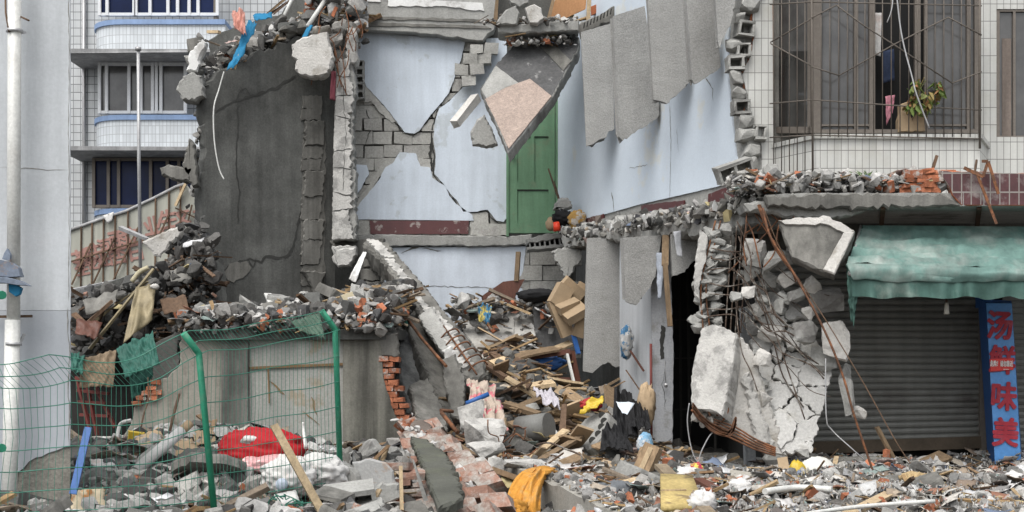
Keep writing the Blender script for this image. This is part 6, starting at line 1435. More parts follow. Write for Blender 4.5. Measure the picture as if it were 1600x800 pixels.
for i in range(5): rb([(1115, 655+i*4), (1150, 668+i*5), (1180, 686+i*4), (1212, 700+i*3)], .010)
rb([(1120, 650), (1126, 632), (1116, 622), (1104, 632), (1110, 650)], .012); rb([(1128, 660), (1138, 640), (1130, 628)], .010)
for i in range(2): rb([(1100+i*10, 520), (1098+i*10, 505), (1096+i*8, 440), (1118+i*8, 345)], .009, 15.25)
m.build('rebar', rust, cc)
m = MB()
for x in (1143, 1151, 1159, 1167): rb([(x, 352, 15.3), (x-4, 430, 15.28), (x-10, 520, 15.25)], .008)
for i in range(8):
    y = 385+i*19+rr.uniform(-4, 4); rb([(1112-i*1.5, y, 15.2), (1140+rr.uniform(-4, 4), y+rr.uniform(-4, 6), 15.12), (1166-i, y+rr.uniform(-8, 14), 15.3)], .007)
m.build('rebar_cage', rustd, cc)
m = MB(); rr2 = random.Random(62)
for k in range(16):
    a = P(1150+rr2.uniform(-10, 30), 345+rr2.uniform(0, 170), 15.2); b_ = P(1190+rr2.uniform(-30, 110), 400+rr2.uniform(0, 260), 15.0+rr2.uniform(-.1, .2))
    m.tube(smoothpath(wiggle(a, b_, 4, .06, rr2, .1), 4), rr2.choice((.005, .007, .008)), 5)
tag(m.build('rebar_tangle', rustd), 'tangled bent thin rebars hanging in front of the shattered panel', 'rebar')
m = MB(); m.tube(smoothpath([P(1192, 325, 14.8), P(1205, 372, 14.7), P(1245, 435, 14.6), P(1290, 520, 14.5), (P(1318, 590, 14.45)), P(1335, 650, 14.4), P(1366, 742, 14.4)], 8), .012, 7); m.tube(smoothpath([P(1188, 325, 14.85), P(1210, 385, 14.75), P(1250, 440, 14.66)], 8), .012, 6)
tag(m.build('rusty_rod', rust), 'long curved rusty rod reaching from the canopy down to the litter', 'rod')
m = MB(); m.tube(smoothpath([P(1195, 330, 14.9), P(1225, 400, 14.9), P(1290, 500, 14.8), P(1350, 600, 14.7), P(1400, 690, 14.6), P(1430, 735, 14.6)], 8), .006, 5); tag(m.build('cable', woodd), 'thin dark cable stretched from the canopy past the shutter', 'cable')
m = MB(); m.tube(smoothpath([P(1290, 560, 15.0), P(1291, 650, 14.9), P(1300, 672, 14.9), P(1330, 700, 14.8), P(1350, 718, 14.8)], 8), .007, 5); tag(m.build('cable', steel), 'pale grey cable curving down in front of the shutter', 'cable')
m = MB(); m.tube(smoothpath([P(1077, 630, 15.0), P(1074, 660, 15.0), P(1080, 700, 15.0), P(1090, 722, 15.0), P(1096, 705, 15.0), P(1108, 682, 15.0), P(1116, 674, 15.0)], 8), .007, 5); tag(m.build('cable', steel), 'looped pale cable hanging in the black doorway', 'cable')
# ---------------------------------------------------------------- shattered panel (Voronoi pieces) and loose boulders
def voronoi_cells(poly, sites):
    cells = []
    for i, s in enumerate(sites):
        cell = [Vector(p) for p in poly]
        for j, q in enumerate(sites):
            if i == j: continue
            mid = (s+q)/2; d = q-s; new = []
            for k in range(len(cell)):
                a, b_ = cell[k-1], cell[k]; da, db = (a-mid).dot(d), (b_-mid).dot(d)
                if (da <= 0) != (db <= 0): new.append(a + (b_-a)*(da/(da-db)))
                if db <= 0: new.append(b_)
            cell = new
            if len(cell) < 3: break
        if len(cell) >= 3: cells.append(cell)
    return cells
sp_ = thing('shattered_panel', 'cracked pale concrete panel hanging in pieces beside the crushed column', 'concrete panel', P(1240, 712, 15.3))
rr = random.Random(71)
bound = [(1186, 470), (1215, 455), (1238, 470), (1252, 520), (1275, 565), (1298, 582), (1283, 640), (1266, 708), (1228, 706), (1212, 680), (1200, 640), (1180, 600), (1182, 560), (1190, 520)]
sites = []
while len(sites) < 21:
    x, y = rr.uniform(1180, 1300), rr.uniform(455, 712)
    if inpoly(x, y, bound) and all((Vector((x, y))-s).length > (18 if y < 560 else 29) for s in sites): sites.append(Vector((x, y)))
    if rr.random() < .0005: break
PPl = tilt((1186, 470, 15.5), (1290, 560, 15.3), (1240, 705, 15.1))
m = MB()
# loose pieces in upper part get bigger gaps
from mathutils.geometry import convex_hull_2d
def clip_concave(cell):  # keep vertices near the bound
    return cell
hullb = [(1180, 462), (1225, 452), (1246, 480), (1300, 580), (1268, 709), (1222, 708), (1176, 610), (1174, 540)]
for ci, cell in enumerate(voronoi_cells(hullb, sites)):
    cx = sum(p.x for p in cell)/len(cell); cy = sum(p.y for p in cell)/len(cell)
    sh_ = .955 if cy < 540 else .982
    pix = [(cx+(p.x-cx)*sh_, cy+(p.y-cy)*sh_) for p in cell]
    slab(m, PPl, pix, .16, .03, .020, 520+ci, 0, rr.uniform(-.03, .03)+(rr.uniform(-.05, .08) if cy < 570 else 0), .012)
m.build('fragments', mat('shattered concrete', (.46, .455, .435), var=.12, vs_=3, fine=.14, iv=.06, stain=(.25, .235, .20), st_amt=.3, st_scale=3, st_hard=.2, bump=.4, pits=.25), sp_)
m = MB(); slab(m, PPl, [(1178, 520), (1196, 480), (1235, 480), (1262, 560), (1285, 585), (1262, 690), (1215, 700), (1186, 630)], .05, .1, .02, 600, 0, -.12, .01); m.build('dark_core', conc_m, sp_)
GB = 'angular lumps dangling in the rebar beside the crushed column'
bl_ = [(1180, 398, 34, 40), (1200, 432, 26, 26), (1176, 424, 24, 26), (1168, 455, 20, 18), (1188, 452, 24, 22), (1150, 465, 16, 14), (1175, 480, 16, 12), (1210, 412, 30, 30), (1232, 408, 36, 28), (1228, 436, 26, 22), (1245, 460, 22, 18), (1225, 466, 22, 18), (1268, 445, 26, 22), (1292, 470, 42, 34), (1215, 480, 14, 20), (1205, 520, 36, 22), (1200, 502, 22, 16), (1256, 520, 34, 28), (1305, 535, 34, 50), (1285, 560, 32, 34), (1174, 512, 16, 22), (1192, 560, 22, 24), (1318, 585, 18, 26), (1322, 620, 22, 44), (1342, 645, 20, 16), (1250, 480, 24, 18), (1165, 495, 12, 14), (1196, 620, 20, 24), (1192, 470, 18, 16), (1160, 430, 16, 14), (1240, 385, 22, 18), (1212, 714, 30, 30), (1252, 710, 20, 12), (1168, 440, 14, 14), (1178, 408, 18, 24), (1216, 452, 16, 12), (1262, 490, 20, 16)]
rr = random.Random(81)
for i, (x, y, w_, h_) in enumerate(bl_):
    D_ = 15.2+rr.uniform(-.15, .2); s = Vector((w_*D_/F*1.15, max(.08, min(w_, h_)*D_/F*.8), h_*D_/F*1.35)); s.x *= 1.15
    k = fine_rock(rr, s, rr.choice((9, 11, 13)), 2, .028, rr.uniform(.35, .7)); o = MB().merge(k, Matrix.Translation(P(x, y, D_)) @ Matrix.Rotation(rr.uniform(-.2, .2), 4, 'Y')).build('concrete_chunk', conc_l if i % 3 == 0 else conc)
    tag(o, 'angular concrete lump dangling in bent rebar by the crushed column', 'concrete chunk', GB)
# ---------------------------------------------------------------- canopy torn edge rebars
m = MB(); rr = random.Random(91)
for k in range(12):
    a = P(rr.uniform(1160, 1230), rr.uniform(320, 345), 15.1); b_ = P(rr.uniform(1130, 1260), rr.uniform(360, 470), 15.1+rr.uniform(-.2, .2)); m.tube(smoothpath(wiggle(a, b_, 3, .05, rr), 4), .008, 5)
tag(m.build('rebar_tangle', rust), 'rusty wires dangling from the torn canopy edge', 'rebar')
m = MB(); m.bar(P(1186, 320, 14.95), P(1196, 348, 14.9), .05, .02); tag(m.build('rusty_plate', rust), 'small rusty steel plate on the torn canopy edge', 'plate')
# grass tuft
m = MB(); rr = random.Random(17)
for k in range(40):
    a = P(1357+rr.gauss(0, 5), 284, 15.3); d = Vector((rr.uniform(-.12, .12), rr.uniform(-.06, .06), rr.uniform(.05, .14))); s_ = Vector((.004, 0, 0)); m.add([a-s_, a+s_, a+d*.6+Vector((0, 0, .02)), a+d], [(0, 1, 2), (0, 2, 3)])
tag(m.build('weed', mat('weed green', (.09, .14, .05), bump=0)), 'small green weed growing on the canopy rubble', 'plant')
# ================================================================ FOREGROUND LEFT
def at(px, py, D): return P(px, py, D)
# broken slabs in front of annex, mound piece
chunk([(168, 740, 1), (200, 733, 1), (250, 735, 1), (292, 745, 1), (305, 770, 1), (280, 800, .5), (200, 800, .5), (172, 775, 1)], 12.0, .12, conc_m, 'thick grey slab piece lying on the mound behind the white board', 601, pl=tilt((170, 760, 12.0), (300, 770, 12.1), (230, 733, 12.8)))
chunk([(175, 734), (240, 732), (300, 744), (312, 752), (240, 748), (180, 744)], 12.3, .08, conc, 'long flat grey concrete strip topping the mound inside the fence', 602)
m = cloth([P(216, 790, 11.0), P(262, 770, 11.6), P(322, 795, 11.3), P(262, 822, 10.6)], 4, 4, .01, 61, .03); tag(m.build('white_board', mat('white board', (.62, .62, .63), var=.06, bump=.05)), 'bright white flat board lying in front of the grey mound', 'board')
m = cloth([P(112, 770, 10.9), P(160, 762, 11.1), P(165, 800, 10.9), P(108, 815, 10.7)], 10, 8, .03, 62, .02, edge=.08); tag(m.build('tan_panel', mat('tan torn panel', (.40, .34, .24), var=.15, stain=(.3, .14, .05), st_amt=.35, st_scale=5, st_hard=.06)), 'torn tan sheet leaning at the foot of the painted wall', 'sheet')
m = MB(); m.bar(P(138, 668, 10.9), P(114, 772, 10.7), .055, .02, (0, 1, 0)); tag(m.build('blue_strip', bluepl), 'blue plastic strip leaning upright near the painted wall', 'strip')
tb_ = thing('cardboard_tube', 'long white grey roll with an open brown end lying on the cardboard', 'tube', P(212, 738, 13.4))
m = MB(); m.tube([P(211, 737, 13.3), P(283, 674, 13.9)], .055, 16); m.build('roll', mat('grey paper', (.52, .51, .49), var=.15, bump=.1), tb_)
m = MB(); m.tube([P(283, 674, 13.9), P(296, 662, 14.0)], .045, 14); m.build('core', card, tb_)
GS = 'torn cardboard sheets behind the green fence'
for i, (a, b_, c, d_, lb) in enumerate((
    ((205, 690, 14.8), (248, 668, 15.2), (262, 700, 14.8), (222, 722, 14.3), 'cardboard sheet propped highest among the torn sheets'),
    ((176, 712, 14.2), (225, 700, 14.5), (236, 728, 14.0), (185, 734, 13.8), 'brown cardboard sheet left of the long grey roll'),
    ((248, 690, 14.8), (300, 688, 14.9), (318, 712, 14.4), (262, 720, 14.2), 'cardboard sheet right of the grey roll'),
    ((270, 705, 14.3), (318, 700, 14.5), (312, 728, 13.9), (272, 734, 13.8), 'small cardboard sheet below the open end of the grey roll'),
    ((230, 720, 13.9), (262, 712, 14.1), (255, 738, 13.6), (228, 740, 13.6), 'cardboard sheet under the lower end of the grey roll'),
    ((300, 676, 15.2), (334, 672, 15.3), (338, 694, 14.9), (306, 697, 14.8), 'cardboard sheet half hidden by the green post'))):
    m = cloth([P(*a), P(*b_), P(*c), P(*d_)], 8, 7, .035, 70+i, .008, edge=.05); tag(m.build('cardboard_sheet', card), lb, 'cardboard', GS)
m = MB(); m.box(P(212, 685, 15.0), (.16, .06, .14), Euler((.2, .1, .2)).to_matrix(), 0, .01); tag(m.build('yellow_box', yellow), 'small dull yellow packet behind the torn cardboard', 'packet')
m = cloth([P(140, 722, 13.6), P(178, 715, 13.9), P(180, 728, 13.5), P(150, 732, 13.4)], 6, 4, .03, 79, .02); tag(m.build('white_sheet', whitecloth), 'small crumpled white sheet on the rubble left of the cardboard', 'sheet')
m = MB(); m.tube(smoothpath([P(180, 700, 14.6), P(186, 668, 14.7), P(192, 660, 14.7), P(205, 657, 14.7)], 5), .02, 8); tag(m.build('white_pipe', pvc), 'bent white pipe rising behind the cardboard', 'pipe')
m = MB(); m.tube([P(264, 680, 15.2), P(272, 645, 15.5), P(280, 616, 15.7)], .016, 6); tag(m.build('steel_rod', woodd), 'dark thin rod leaning on the beige annex wall', 'rod')
m = MB(); m.tube(smoothpath([P(219, 678, 15.6), P(224, 650, 15.8), P(232, 622, 16.2), P(231, 590, 16.3)], 5), .010, 6); tag(m.build('cable', woodd), 'black cable hanging down the broken edge of the beige wall', 'cable')
# red quilt, pink quilt, white sheet
def quilt(cx, cy, D, rx, ry, rz, seed, mt, lb, nm, amp=.16, rot=0, ct='quilt', nu=60, nv=36, freq=2.0):
    m = lump(P(cx, cy, D), (rx, ry, rz), seed, amp, nu, nv, rot, 0, 0, freq); return tag(m.build(nm, mt), lb, ct)
quilt(410, 703, 12.95, .37, .26, .19, 41, redcloth, 'bright red quilt heaped on the rubble inside the fence', 'red_quilt', .2, .1, freq=1.1)
quilt(372, 700, 13.1, .16, .2, .15, 42, redcloth, 'smaller bright red cloth heap at the left end of the red quilt', 'red_cloth', .2, freq=1.1)
quilt(420, 728, 12.75, .36, .24, .10, 43, pinkcloth, 'pale pink quilt spread below the red quilt', 'pink_quilt', .2, -.2, freq=1.3)
m = cloth([P(296, 748, 12.2), P(352, 712, 12.9), P(372, 740, 12.5), P(330, 758, 12.1)], 20, 12, .06, 81, .02, edge=.05); tag(m.build('white_blanket', mat('cream blanket', (.62, .58, .54), var=.1, stain=(.58, .42, .36), st_amt=.3, st_scale=3, bump=.15)), 'cream white blanket spread right of the green fence post', 'blanket')
quilt(392, 690, 12.8, .10, .08, .06, 44, conc, 'small concrete lump resting on top of the red quilt', 'concrete_chunk', .3, 0, 'concrete chunk', 16, 10)
m = lump(P(391, 686, 12.74), (.07, .04, .03), 45, .3, 14, 10); tag(m.build('white_paper', whitecloth), 'white scrap on the small lump on the red quilt', 'paper')
wb = quilt(452, 745, 11.9, .21, .2, .16, 46, whitecloth, 'crumpled big white plastic sack left of the slanting timber', 'white_sack', .26, .3, 'sack', freq=1.3)
quilt(500, 738, 12.2, .22, .2, .15, 47, whitecloth, 'crumpled white plastic sack right of the slanting timber', 'white_sack', .26, -.2, 'sack', freq=1.3)
m = lump(P(440, 757, 11.65), (.05, .03, .05), 48, .1, 16, 12); tag(m.build('bottle_end', mat('pale blue plastic', (.42, .47, .55), rough=.4, var=.1)), 'round pale blue bottle end poking from the white sack', 'bottle')
m = cloth([P(428, 775, 11.4), P(462, 766, 11.6), P(468, 783, 11.4), P(440, 790, 11.2)], 6, 4, .02, 83, .01); tag(m.build('paper_sheet', whitecloth), 'flat off white paper sheet below the white sack', 'paper')
m = MB(); m.bar(P(428, 665, 10.9), P(506, 806, 10.5), .058, .035, (0, -.5, .5), 0, .003); tag(m.build('timber_stick', mat('long timber', (.27, .21, .13), var=.2, vs_=5, grain=.3, bump=.2)), 'long weathered timber stick leaning in front of the fence', 'timber')
m = MB(); m.tube(smoothpath([P(478, 700, 12.8), P(474, 672, 12.9), P(473, 660, 12.9)], 4), .02, 6, r2=.012); tag(m.build('broken_pipe', pvc), 'broken thin white pipe upright beside the pale annex panel', 'pipe')
chunk([(531, 702), (545, 698), (560, 716), (556, 742), (540, 735), (528, 722)], 12.7, .2, conc_m, 'dark wedge of concrete between white sack and brick pier', 603)
chunk([(545, 708), (552, 704), (556, 730), (552, 745), (545, 738)], 12.5, .12, conc, 'thin upright concrete splinter beside the brick pier', 604)
chunk([(515, 735), (535, 722), (560, 738), (562, 770), (540, 762), (520, 755)], 12.2, .25, conc, 'grey triangular concrete lump resting against the white sack', 605)
hb = MB(); rr = random.Random(3); hblock(hb, P(548, 778, 11.6), (.40, .22, .19), Euler((.35, -.12, .15)).to_matrix(), 2, .035, 0, .008, rr); tag(hb.build('hollow_block', conc), 'grey hollow block lying in the rubble by the brick pier', 'block')
hb = MB(); hblock(hb, P(520, 785, 11.3), (.30, .2, .16), Euler((.2, .15, -.5)).to_matrix(), 2, .035, 0, .008, rr); tag(hb.build('hollow_block', conc_m), 'dark hollow block below the slanting timber', 'block')
bp = thing('brick_pier', 'low broken brick pier with grey render in the centre foreground', 'brickwork', P(600, 800, 12.3))
m = MB(); masonry(m, front(12.4), [(606, 716), (655, 716), (672, 760), (690, 830), (600, 830)], .235, .075, .24, .01, .012, .08, 41, 0, 0, .03, .05); m.build('bricks', brickdust, bp)
m = MB(); slab(m, front(12.35), [(552, 722, .6), (580, 716, .6), (604, 722, .8), (616, 735, .8), (622, 760, .8), (628, 790, .5), (630, 820, 0), (560, 820, 0), (556, 790, .5)], .1, .05, .012, 611, 0, .1, .015); m.build('grey_render', mat('light grey render', (.34, .34, .33), var=.12, stain=(.3, .15, .06), st_amt=.22, st_scale=4, st_hard=.15, bump=.3), bp)
m = MB(); slab(m, front(12.3), [(585, 764), (600, 752), (625, 755), (630, 775), (612, 785), (590, 790)], .2, .04, .012, 612, 0, .15, .02); m.build('render_lump', conc, bp)
m = MB(); m.bar(P(593, 765, 11.7), P(570, 812, 11.5), .04, .02); tag(m.build('light_lath', woodl), 'short light lath leaning on the grey pier render', 'lath')
m = MB(); m.bar(P(626, 728, 11.9), P(628, 806, 11.8), .03, .02); tag(m.build('light_lath', woodl), 'thin upright light lath in front of the brick pier', 'lath')
# fallen brick wall going down right
fb = thing('fallen_brick_wall', 'toppled brick wall strip tumbling down to the bottom centre', 'brickwork', P(700, 800, 13))
FBp = tilt((640, 700, 15.4), (740, 720, 14.2), (720, 800, 11.9))
m = MB()
rr = random.Random(19)
for i in range(17):
    t = i/16; c0 = P(652, 668, 16.0).lerp(P(700, 735, 13.6), min(1, t*1.7)) if t < .59 else P(700, 735, 13.6).lerp(P(735, 812, 11.6), (t-.59)/.41)
    wN = 1+int(1.9*t+.9)
    for k in range(wN):
        u = (k-(wN-1)/2)*.235+(.05 if i % 2 else -.05)
        ax = Vector((.93, -.25, .22)).normalized(); c = c0+ax*u
        dn = Vector((.35, -.55, -.62)).normalized()
        zz = ax.cross(dn).normalized(); 
        rot = Matrix((ax, dn, zz)).transposed() @ Euler((rr.uniform(-.3, .3), rr.uniform(-.22, .22), rr.uniform(-.2, .2))).to_matrix()
        m.box(c+Vector((rr.uniform(-.02, .02),)*3), (.225*rr.choice((1, 1, .7)), .14, .24), rot, 0, .010, rr)
m.build('bricks', brickdust, fb)
m = MB(); slab(m, tilt((640, 715, 14.2), (700, 740, 13.4), (690, 800, 11.7)), [(641, 712, 1), (664, 716, 1), (690, 736, 1), (708, 762, 1), (724, 815, 1), (684, 830, 0), (674, 800, .2), (657, 752, .2)], .09, .05, .03, 621, 0, .20, .02); m.build('dark_render', mat('mossy dark render', (.085, .087, .073), var=.25, stain=(.10, .105, .075), st_amt=.4, st_scale=2, st_hard=.2, bump=.35), fb)
m = MB(); slab(m, front(12.2), [(643, 716, .2), (647, 720, .2), (676, 800, .2), (668, 806, .2)], .03, .1, .003, 622, 0, 0, .004); m.build('plaster_rim', conc, fb)
spread('white_mortar_crumbs', lambda r: (lambda t: P(640+95*t+r.gauss(0, 12), 665+110*t+r.gauss(0, 8), 15.7-3.2*t))(r.random()), 230, (6, .5, 2, .4, 1.5, .8), 22, (.03, .14), mats_=[mat('white mortar', (.5, .49, .47), var=.2), chunkm, woodmix, mixm, brick])
# pale boulders at column foot
GP2 = 'pale boulders at the foot of the leaning column'
for i, (pix, D_, lb) in enumerate((
    ([(722, 662), (740, 655), (770, 660), (785, 672), (790, 690), (770, 700), (740, 694), (724, 690)], 14.6, 'largest pale boulder on the pile above the fallen brick strip'),
    ([(724, 696), (745, 690), (786, 694), (788, 712), (770, 720), (728, 720)], 14.1, 'flat pale boulder in the middle of the boulder pile'),
    ([(735, 722), (758, 716), (768, 730), (764, 742), (742, 740)], 13.8, 'small pale boulder low at the left of the boulder pile'),
    ([(758, 735), (768, 718), (786, 716), (788, 735), (778, 750), (764, 752)], 13.6, 'lowest pale boulder beside the low concrete wall'),
    ([(716, 640), (730, 622), (742, 640), (760, 655), (750, 668), (724, 664)], 15.2, 'upper pale boulder touching the floral curtain'))):
    m = MB(); cx = sum(p[0] for p in pix)/len(pix); cy = sum(p[1] for p in pix)/len(pix); w_ = (max(p[0] for p in pix)-min(p[0] for p in pix))*D_/F; h_ = (max(p[1] for p in pix)-min(p[1] for p in pix))*D_/F
    m.merge(fine_rock(random.Random(i+5), (w_*1.05, w_*.7, h_*1.2), 13, 2, .03, .45), Matrix.Translation(P(cx, cy, D_))); tag(m.build('concrete_boulder', conc_w), lb, 'concrete boulder', GP2)
# low concrete wall
lwp = thing('low_wall', 'low grey concrete wall with rubble on top running to the bottom edge', 'wall', P(900, 800, 12))
A0, A1 = P(793, 722, 13.9), P(985, 815, 10.4)
d = (A1-A0); dd = Vector((d.x, d.y, 0)).normalized(); nn = Vector((dd.y, -dd.x, 0))
if nn.x > 0: nn = -nn
m = MB(); zt0, zt1 = A0.z, A1.z
def wseg(mb, p, q, zp, zq, w0, w1, jitseed):
    r = random.Random(jitseed); n = 14; ring = []
    for i in range(n+1):
        t = i/n; c = p.lerp(q, t); z = zp+(zq-zp)*t+r.uniform(-.012, .012); w = w0+(w1-w0)*t
        l = Vector((c.x, c.y, z+r.uniform(-.015, .01))) ; r_ = Vector((c.x, c.y, z))-nn*(-1)*0
        ring.append((Vector((c.x, c.y, -.2)), l, Vector((c.x, c.y, z+.012))-nn*w*.5, Vector((c.x, c.y, z-.01+r.uniform(-.03, .01)))-nn*w*(1+r.uniform(-.05, .05)), Vector((c.x, c.y, -.2))-nn*w))
    vv = [x for g_ in ring for x in g_]
    fs = [(5*i+k, 5*i+k+1, 5*i+6+k, 5*i+5+k) for i in range(n) for k in range(4)]
    fs += [(0, 1, 2, 3, 4), tuple(5*n+k for k in (4, 3, 2, 1, 0))]
    mb.add(vv, fs)
wseg(m, A0, A1, zt0, zt1, .3, .34, 3); m.build('core', mat('low wall render', (.29, .28, .25), var=.12, streak=.08, stain=(.22, .21, .185), st_amt=.3, st_scale=3, bump=.25), lwp)
def lw_fn(r):
    t = r.random(); c = A0.lerp(A1, t); return Vector((c.x, c.y, c.z+.01))-nn*r.uniform(.03, .28)
spread('top_rubble', lw_fn, 420, (8, 2, 3, .6, .8, .3), 23, (.02, .10), parent=lwp)
m = MB(); 
m.merge(fine_rock(random.Random(3), (.42, .26, .10), 20, 2, .02, .8), Matrix.Translation(P(818, 726, 13.6)))
m.build('broken_top', conc_w, lwp)
m = cloth([P(885, 745, 12.9), P(905, 742, 13.0), P(960, 790, 11.3), P(935, 800, 11.0)], 8, 14, .03, 91, .05, edge=.05); m.build('white_mortar_bed', mat('whitish mortar bed', (.50, .51, .52), var=.12, bump=.35), lwp)
# orange cloth draped
oc = thing('orange_cloth', 'orange yellow cloth draped over the low concrete wall', 'cloth', P(820, 800, 12.3))
def strip_cloth(path, widths, folds, seed, mt, parent, nm='fold', depth=.05, n=28):
    path = smoothpath(path, 8); m = MB(); k = len(path); vv = []
    for i, p in enumerate(path):
        t = i/(k-1); w = widths[0]+(widths[1]-widths[0])*t if len(widths) == 2 else widths[min(int(t*(len(widths)-1)), len(widths)-2)]+(widths[min(int(t*(len(widths)-1))+1, len(widths)-1)]-widths[min(int(t*(len(widths)-1)), len(widths)-2)])*((t*(len(widths)-1)) % 1 if t < 1 else 1)
        tg = (path[min(i+1, k-1)]-path[max(i-1, 0)]).normalized(); sx_ = Vector((tg.z, 0, -tg.x)); 
        if sx_.length < .2: sx_ = Vector((1, 0, 0))
        sx_.normalize(); nz_ = tg.cross(sx_).normalized()
        if nz_.y > 0: nz_ = -nz_
        for j in range(n+1):
            u = j/n; vd = noise.voronoi(Vector((u*folds*.9, t*2.6, seed)))[0]; f_ = abs(noise.noise(Vector((u*folds, t*2.5, seed))))*1.6*depth + noise.noise(Vector((u*folds*2.5, t*5, seed+2)))*depth*.5 + min(.6, vd[1]-vd[0])*depth*1.5
            vv.append(p + sx_*(u-.5)*w + nz_*(f_+depth*1.5*math.sin(math.pi*u)))
    W_ = n+1; N = len(vv); f = [(j*W_+i, j*W_+i+1, (j+1)*W_+i+1, (j+1)*W_+i) for j in range(k-1) for i in range(n)]
    m.add(vv+[q+Vector((0, .012, 0)) for q in vv], f+[tuple(N+q for q in reversed(x)) for x in f], 0, True); return m.build(nm, mt, parent)
strip_cloth([P(858, 738, 12.95), P(845, 742, 12.75), P(825, 752, 12.45), P(812, 775, 12.3), P(808, 815, 12.2)], [.10, .16, .20, .21, .22], 3.2, 3, orangecloth, oc, 'draped_fold', .045)
strip_cloth([P(838, 745, 12.6), P(830, 765, 12.3), P(828, 790, 12.2), P(826, 820, 12.15)], [.14, .18, .18, .2], 2.6, 9, orangecloth, oc, 'draped_fold', .04)
m = lump(P(792, 800, 12.0), (.16, .14, .10), 71, .45, 40, 26); m.build('bunched_end', orangecloth, oc)
# cavity behind the low wall, backed by a dark upright sheet
chunk([(720, 745), (780, 752), (800, 800), (720, 830)], 13.9, .05, floor_d, 'dark upright sheet backing the hollow left of the low concrete wall', 631)
m = MB(); m.tube(smoothpath([P(753, 752, 12.6), P(762, 775, 12.4), P(768, 810, 12.2)], 5), .008, 6); tag(m.build('white_string', pvc), 'white cord hanging in the hollow beside the low concrete wall', 'cord')
m = MB(); m.tube(smoothpath([P(838, 695, 14.6), P(858, 692, 14.5), P(885, 702, 14.4), P(908, 712, 14.3), P(905, 724, 14.3), P(893, 728, 14.2), P(897, 722, 14.2)], 6), .010, 6); tag(m.build('bent_wire', rustd), 'bent rusty wire hook sticking out above the orange cloth', 'wire')
m = MB(); rr = random.Random(23)
for k in range(12):
    a = P(rr.uniform(770, 800), rr.uniform(690, 715), 14.5); m.tube(smoothpath(wiggle(a, a+Vector((rr.uniform(-.35, .35), rr.uniform(-.2, .1), rr.uniform(-.2, .3))), 3, .05, rr), 4), .007, 5)
tag(m.build('rebar_tangle', rust), 'tangle of rusty wire right of the pale boulders', 'rebar')
# ---------------------------------------------------------------- centre right foreground
m = cloth([P(1032, 740, 12.7), P(1082, 742, 12.8), P(1100, 790, 11.6), P(1033, 793, 11.4)], 3, 3, .004, 93, .04)
pw = m.build('plywood_board', ply); tag(pw, 'yellow stained plywood board lying in the litter below the doorway', 'board')
m = MB(); m.bar(P(1033, 766, 12.0), P(1072, 765, 12.1), .015, .012); m.build('batten', woodl, pw)
m = MB(); m.bar(P(1032, 728, 13.4), P(1112, 806, 11.2), .12, .03, (0, -.3, 1), 0, .006); tag(m.build('long_plank', mat('grey brown plank', (.22, .175, .12), var=.25, vs_=5, grain=.3, bump=.2)), 'long grey brown plank lying across the yellow plywood', 'plank')
for (a, b_, w_, t_, mt, lb) in (
  ((1098, 738, 14.6), (1168, 748, 14.2), .28, .02, mat('grey flat board', (.33, .31, .27), var=.15, bump=.1), 'grey flat board inside the doorway litter'),
  ((1120, 728, 15.4), (1165, 738, 15.1), .2, .05, mat('light grey plank', (.36, .37, .36), var=.15, bump=.1), 'light grey plank at the doorway sill'),
  ((1090, 752, 13.8), (1118, 766, 13.3), .1, .06, redwood, 'small dark red brown board in the doorway litter'),
  ((1012, 748, 13.6), (955, 760, 13.2), .12, .02, woodl, 'pale board end left of the yellow plywood'),
  ((1430, 735, 15.4), (1477, 712, 15.6), .20, .05, wood, 'brown plank end pointing up under the shutter'),
  ((1470, 735, 14.6), (1530, 790, 12.6), .09, .02, mat('orange veneer', (.42, .24, .08), var=.2, grain=.2), 'orange brown veneer strip slanting in the litter near the blue sign'),
  ((1450, 740, 14.4), (1545, 805, 12.0), .10, .03, mat('grey lath', (.3, .25, .19), var=.2, grain=.2), 'long grey brown lath parallel to the orange veneer strip'),
  ((1320, 806, 11.4), (1390, 772, 12.6), .09, .03, woodl, 'pale batten lying at the bottom of the litter in front of the shutter'),
  ((1340, 770, 13.0), (1380, 755, 13.6), .16, .01, card, 'curled brown cardboard piece at the foot of the rusty rod'),
  ((1306, 716, 15.0), (1298, 755, 14.6), .05, .04, woodl, 'upright splintered stick beside the big white bag'),
  ((1370, 667, 15.4), (1397, 716, 15.3), .05, .03, wood, 'short orange brown stick leaning on the shutter'),
  ((1545, 780, 12.4), (1600, 795, 12.0), .25, .02, card, 'flat tan board in the litter below the blue sign')):
    m = MB(); m.bar(P(*a), P(*b_), w_, t_, (0, -.4, 1), 0, .008); tag(m.build('broken_board', mt), lb, 'board', 'boards in the litter before the shop')
m = MB(); m.tube(smoothpath([P(1240, 806, 11.0), P(1340, 792, 11.5), P(1460, 783, 11.7)], 4), .018, 8); tag(m.build('white_pipe', pvc), 'long thin white pipe lying along the bottom of the litter', 'pipe')
m = MB(); m.tube(smoothpath([P(1195, 768, 12.6), P(1245, 762, 12.9), P(1300, 765, 12.8)], 4), .03, 8); tag(m.build('white_roll', pvc), 'thick white tube lying in the litter left of the white bag', 'tube')
quilt(1278, 738, 14.9, .19, .15, .16, 51, mat('translucent white bag', (.60, .60, .56), rough=.6, var=.12, bump=.08), 'rounded big white bag under the shattered panel', 'white_bag', .10, 0, 'bag', 30, 20, 1.2)
chunk([(1305, 724), (1318, 716), (1360, 714), (1410, 718), (1424, 728), (1405, 736), (1350, 740), (1312, 736)], 15.0, .4, conc_m, 'long flat grey slab lying at the foot of the shutter', 641, amp=.01)
m = MB(); m.tube([P(1346, 738, 14.5), P(1374, 731, 14.6)], .035, 10); tag(m.build('white_tube', pvc), 'short white tube on the rubble left of the rusty rod foot', 'tube')
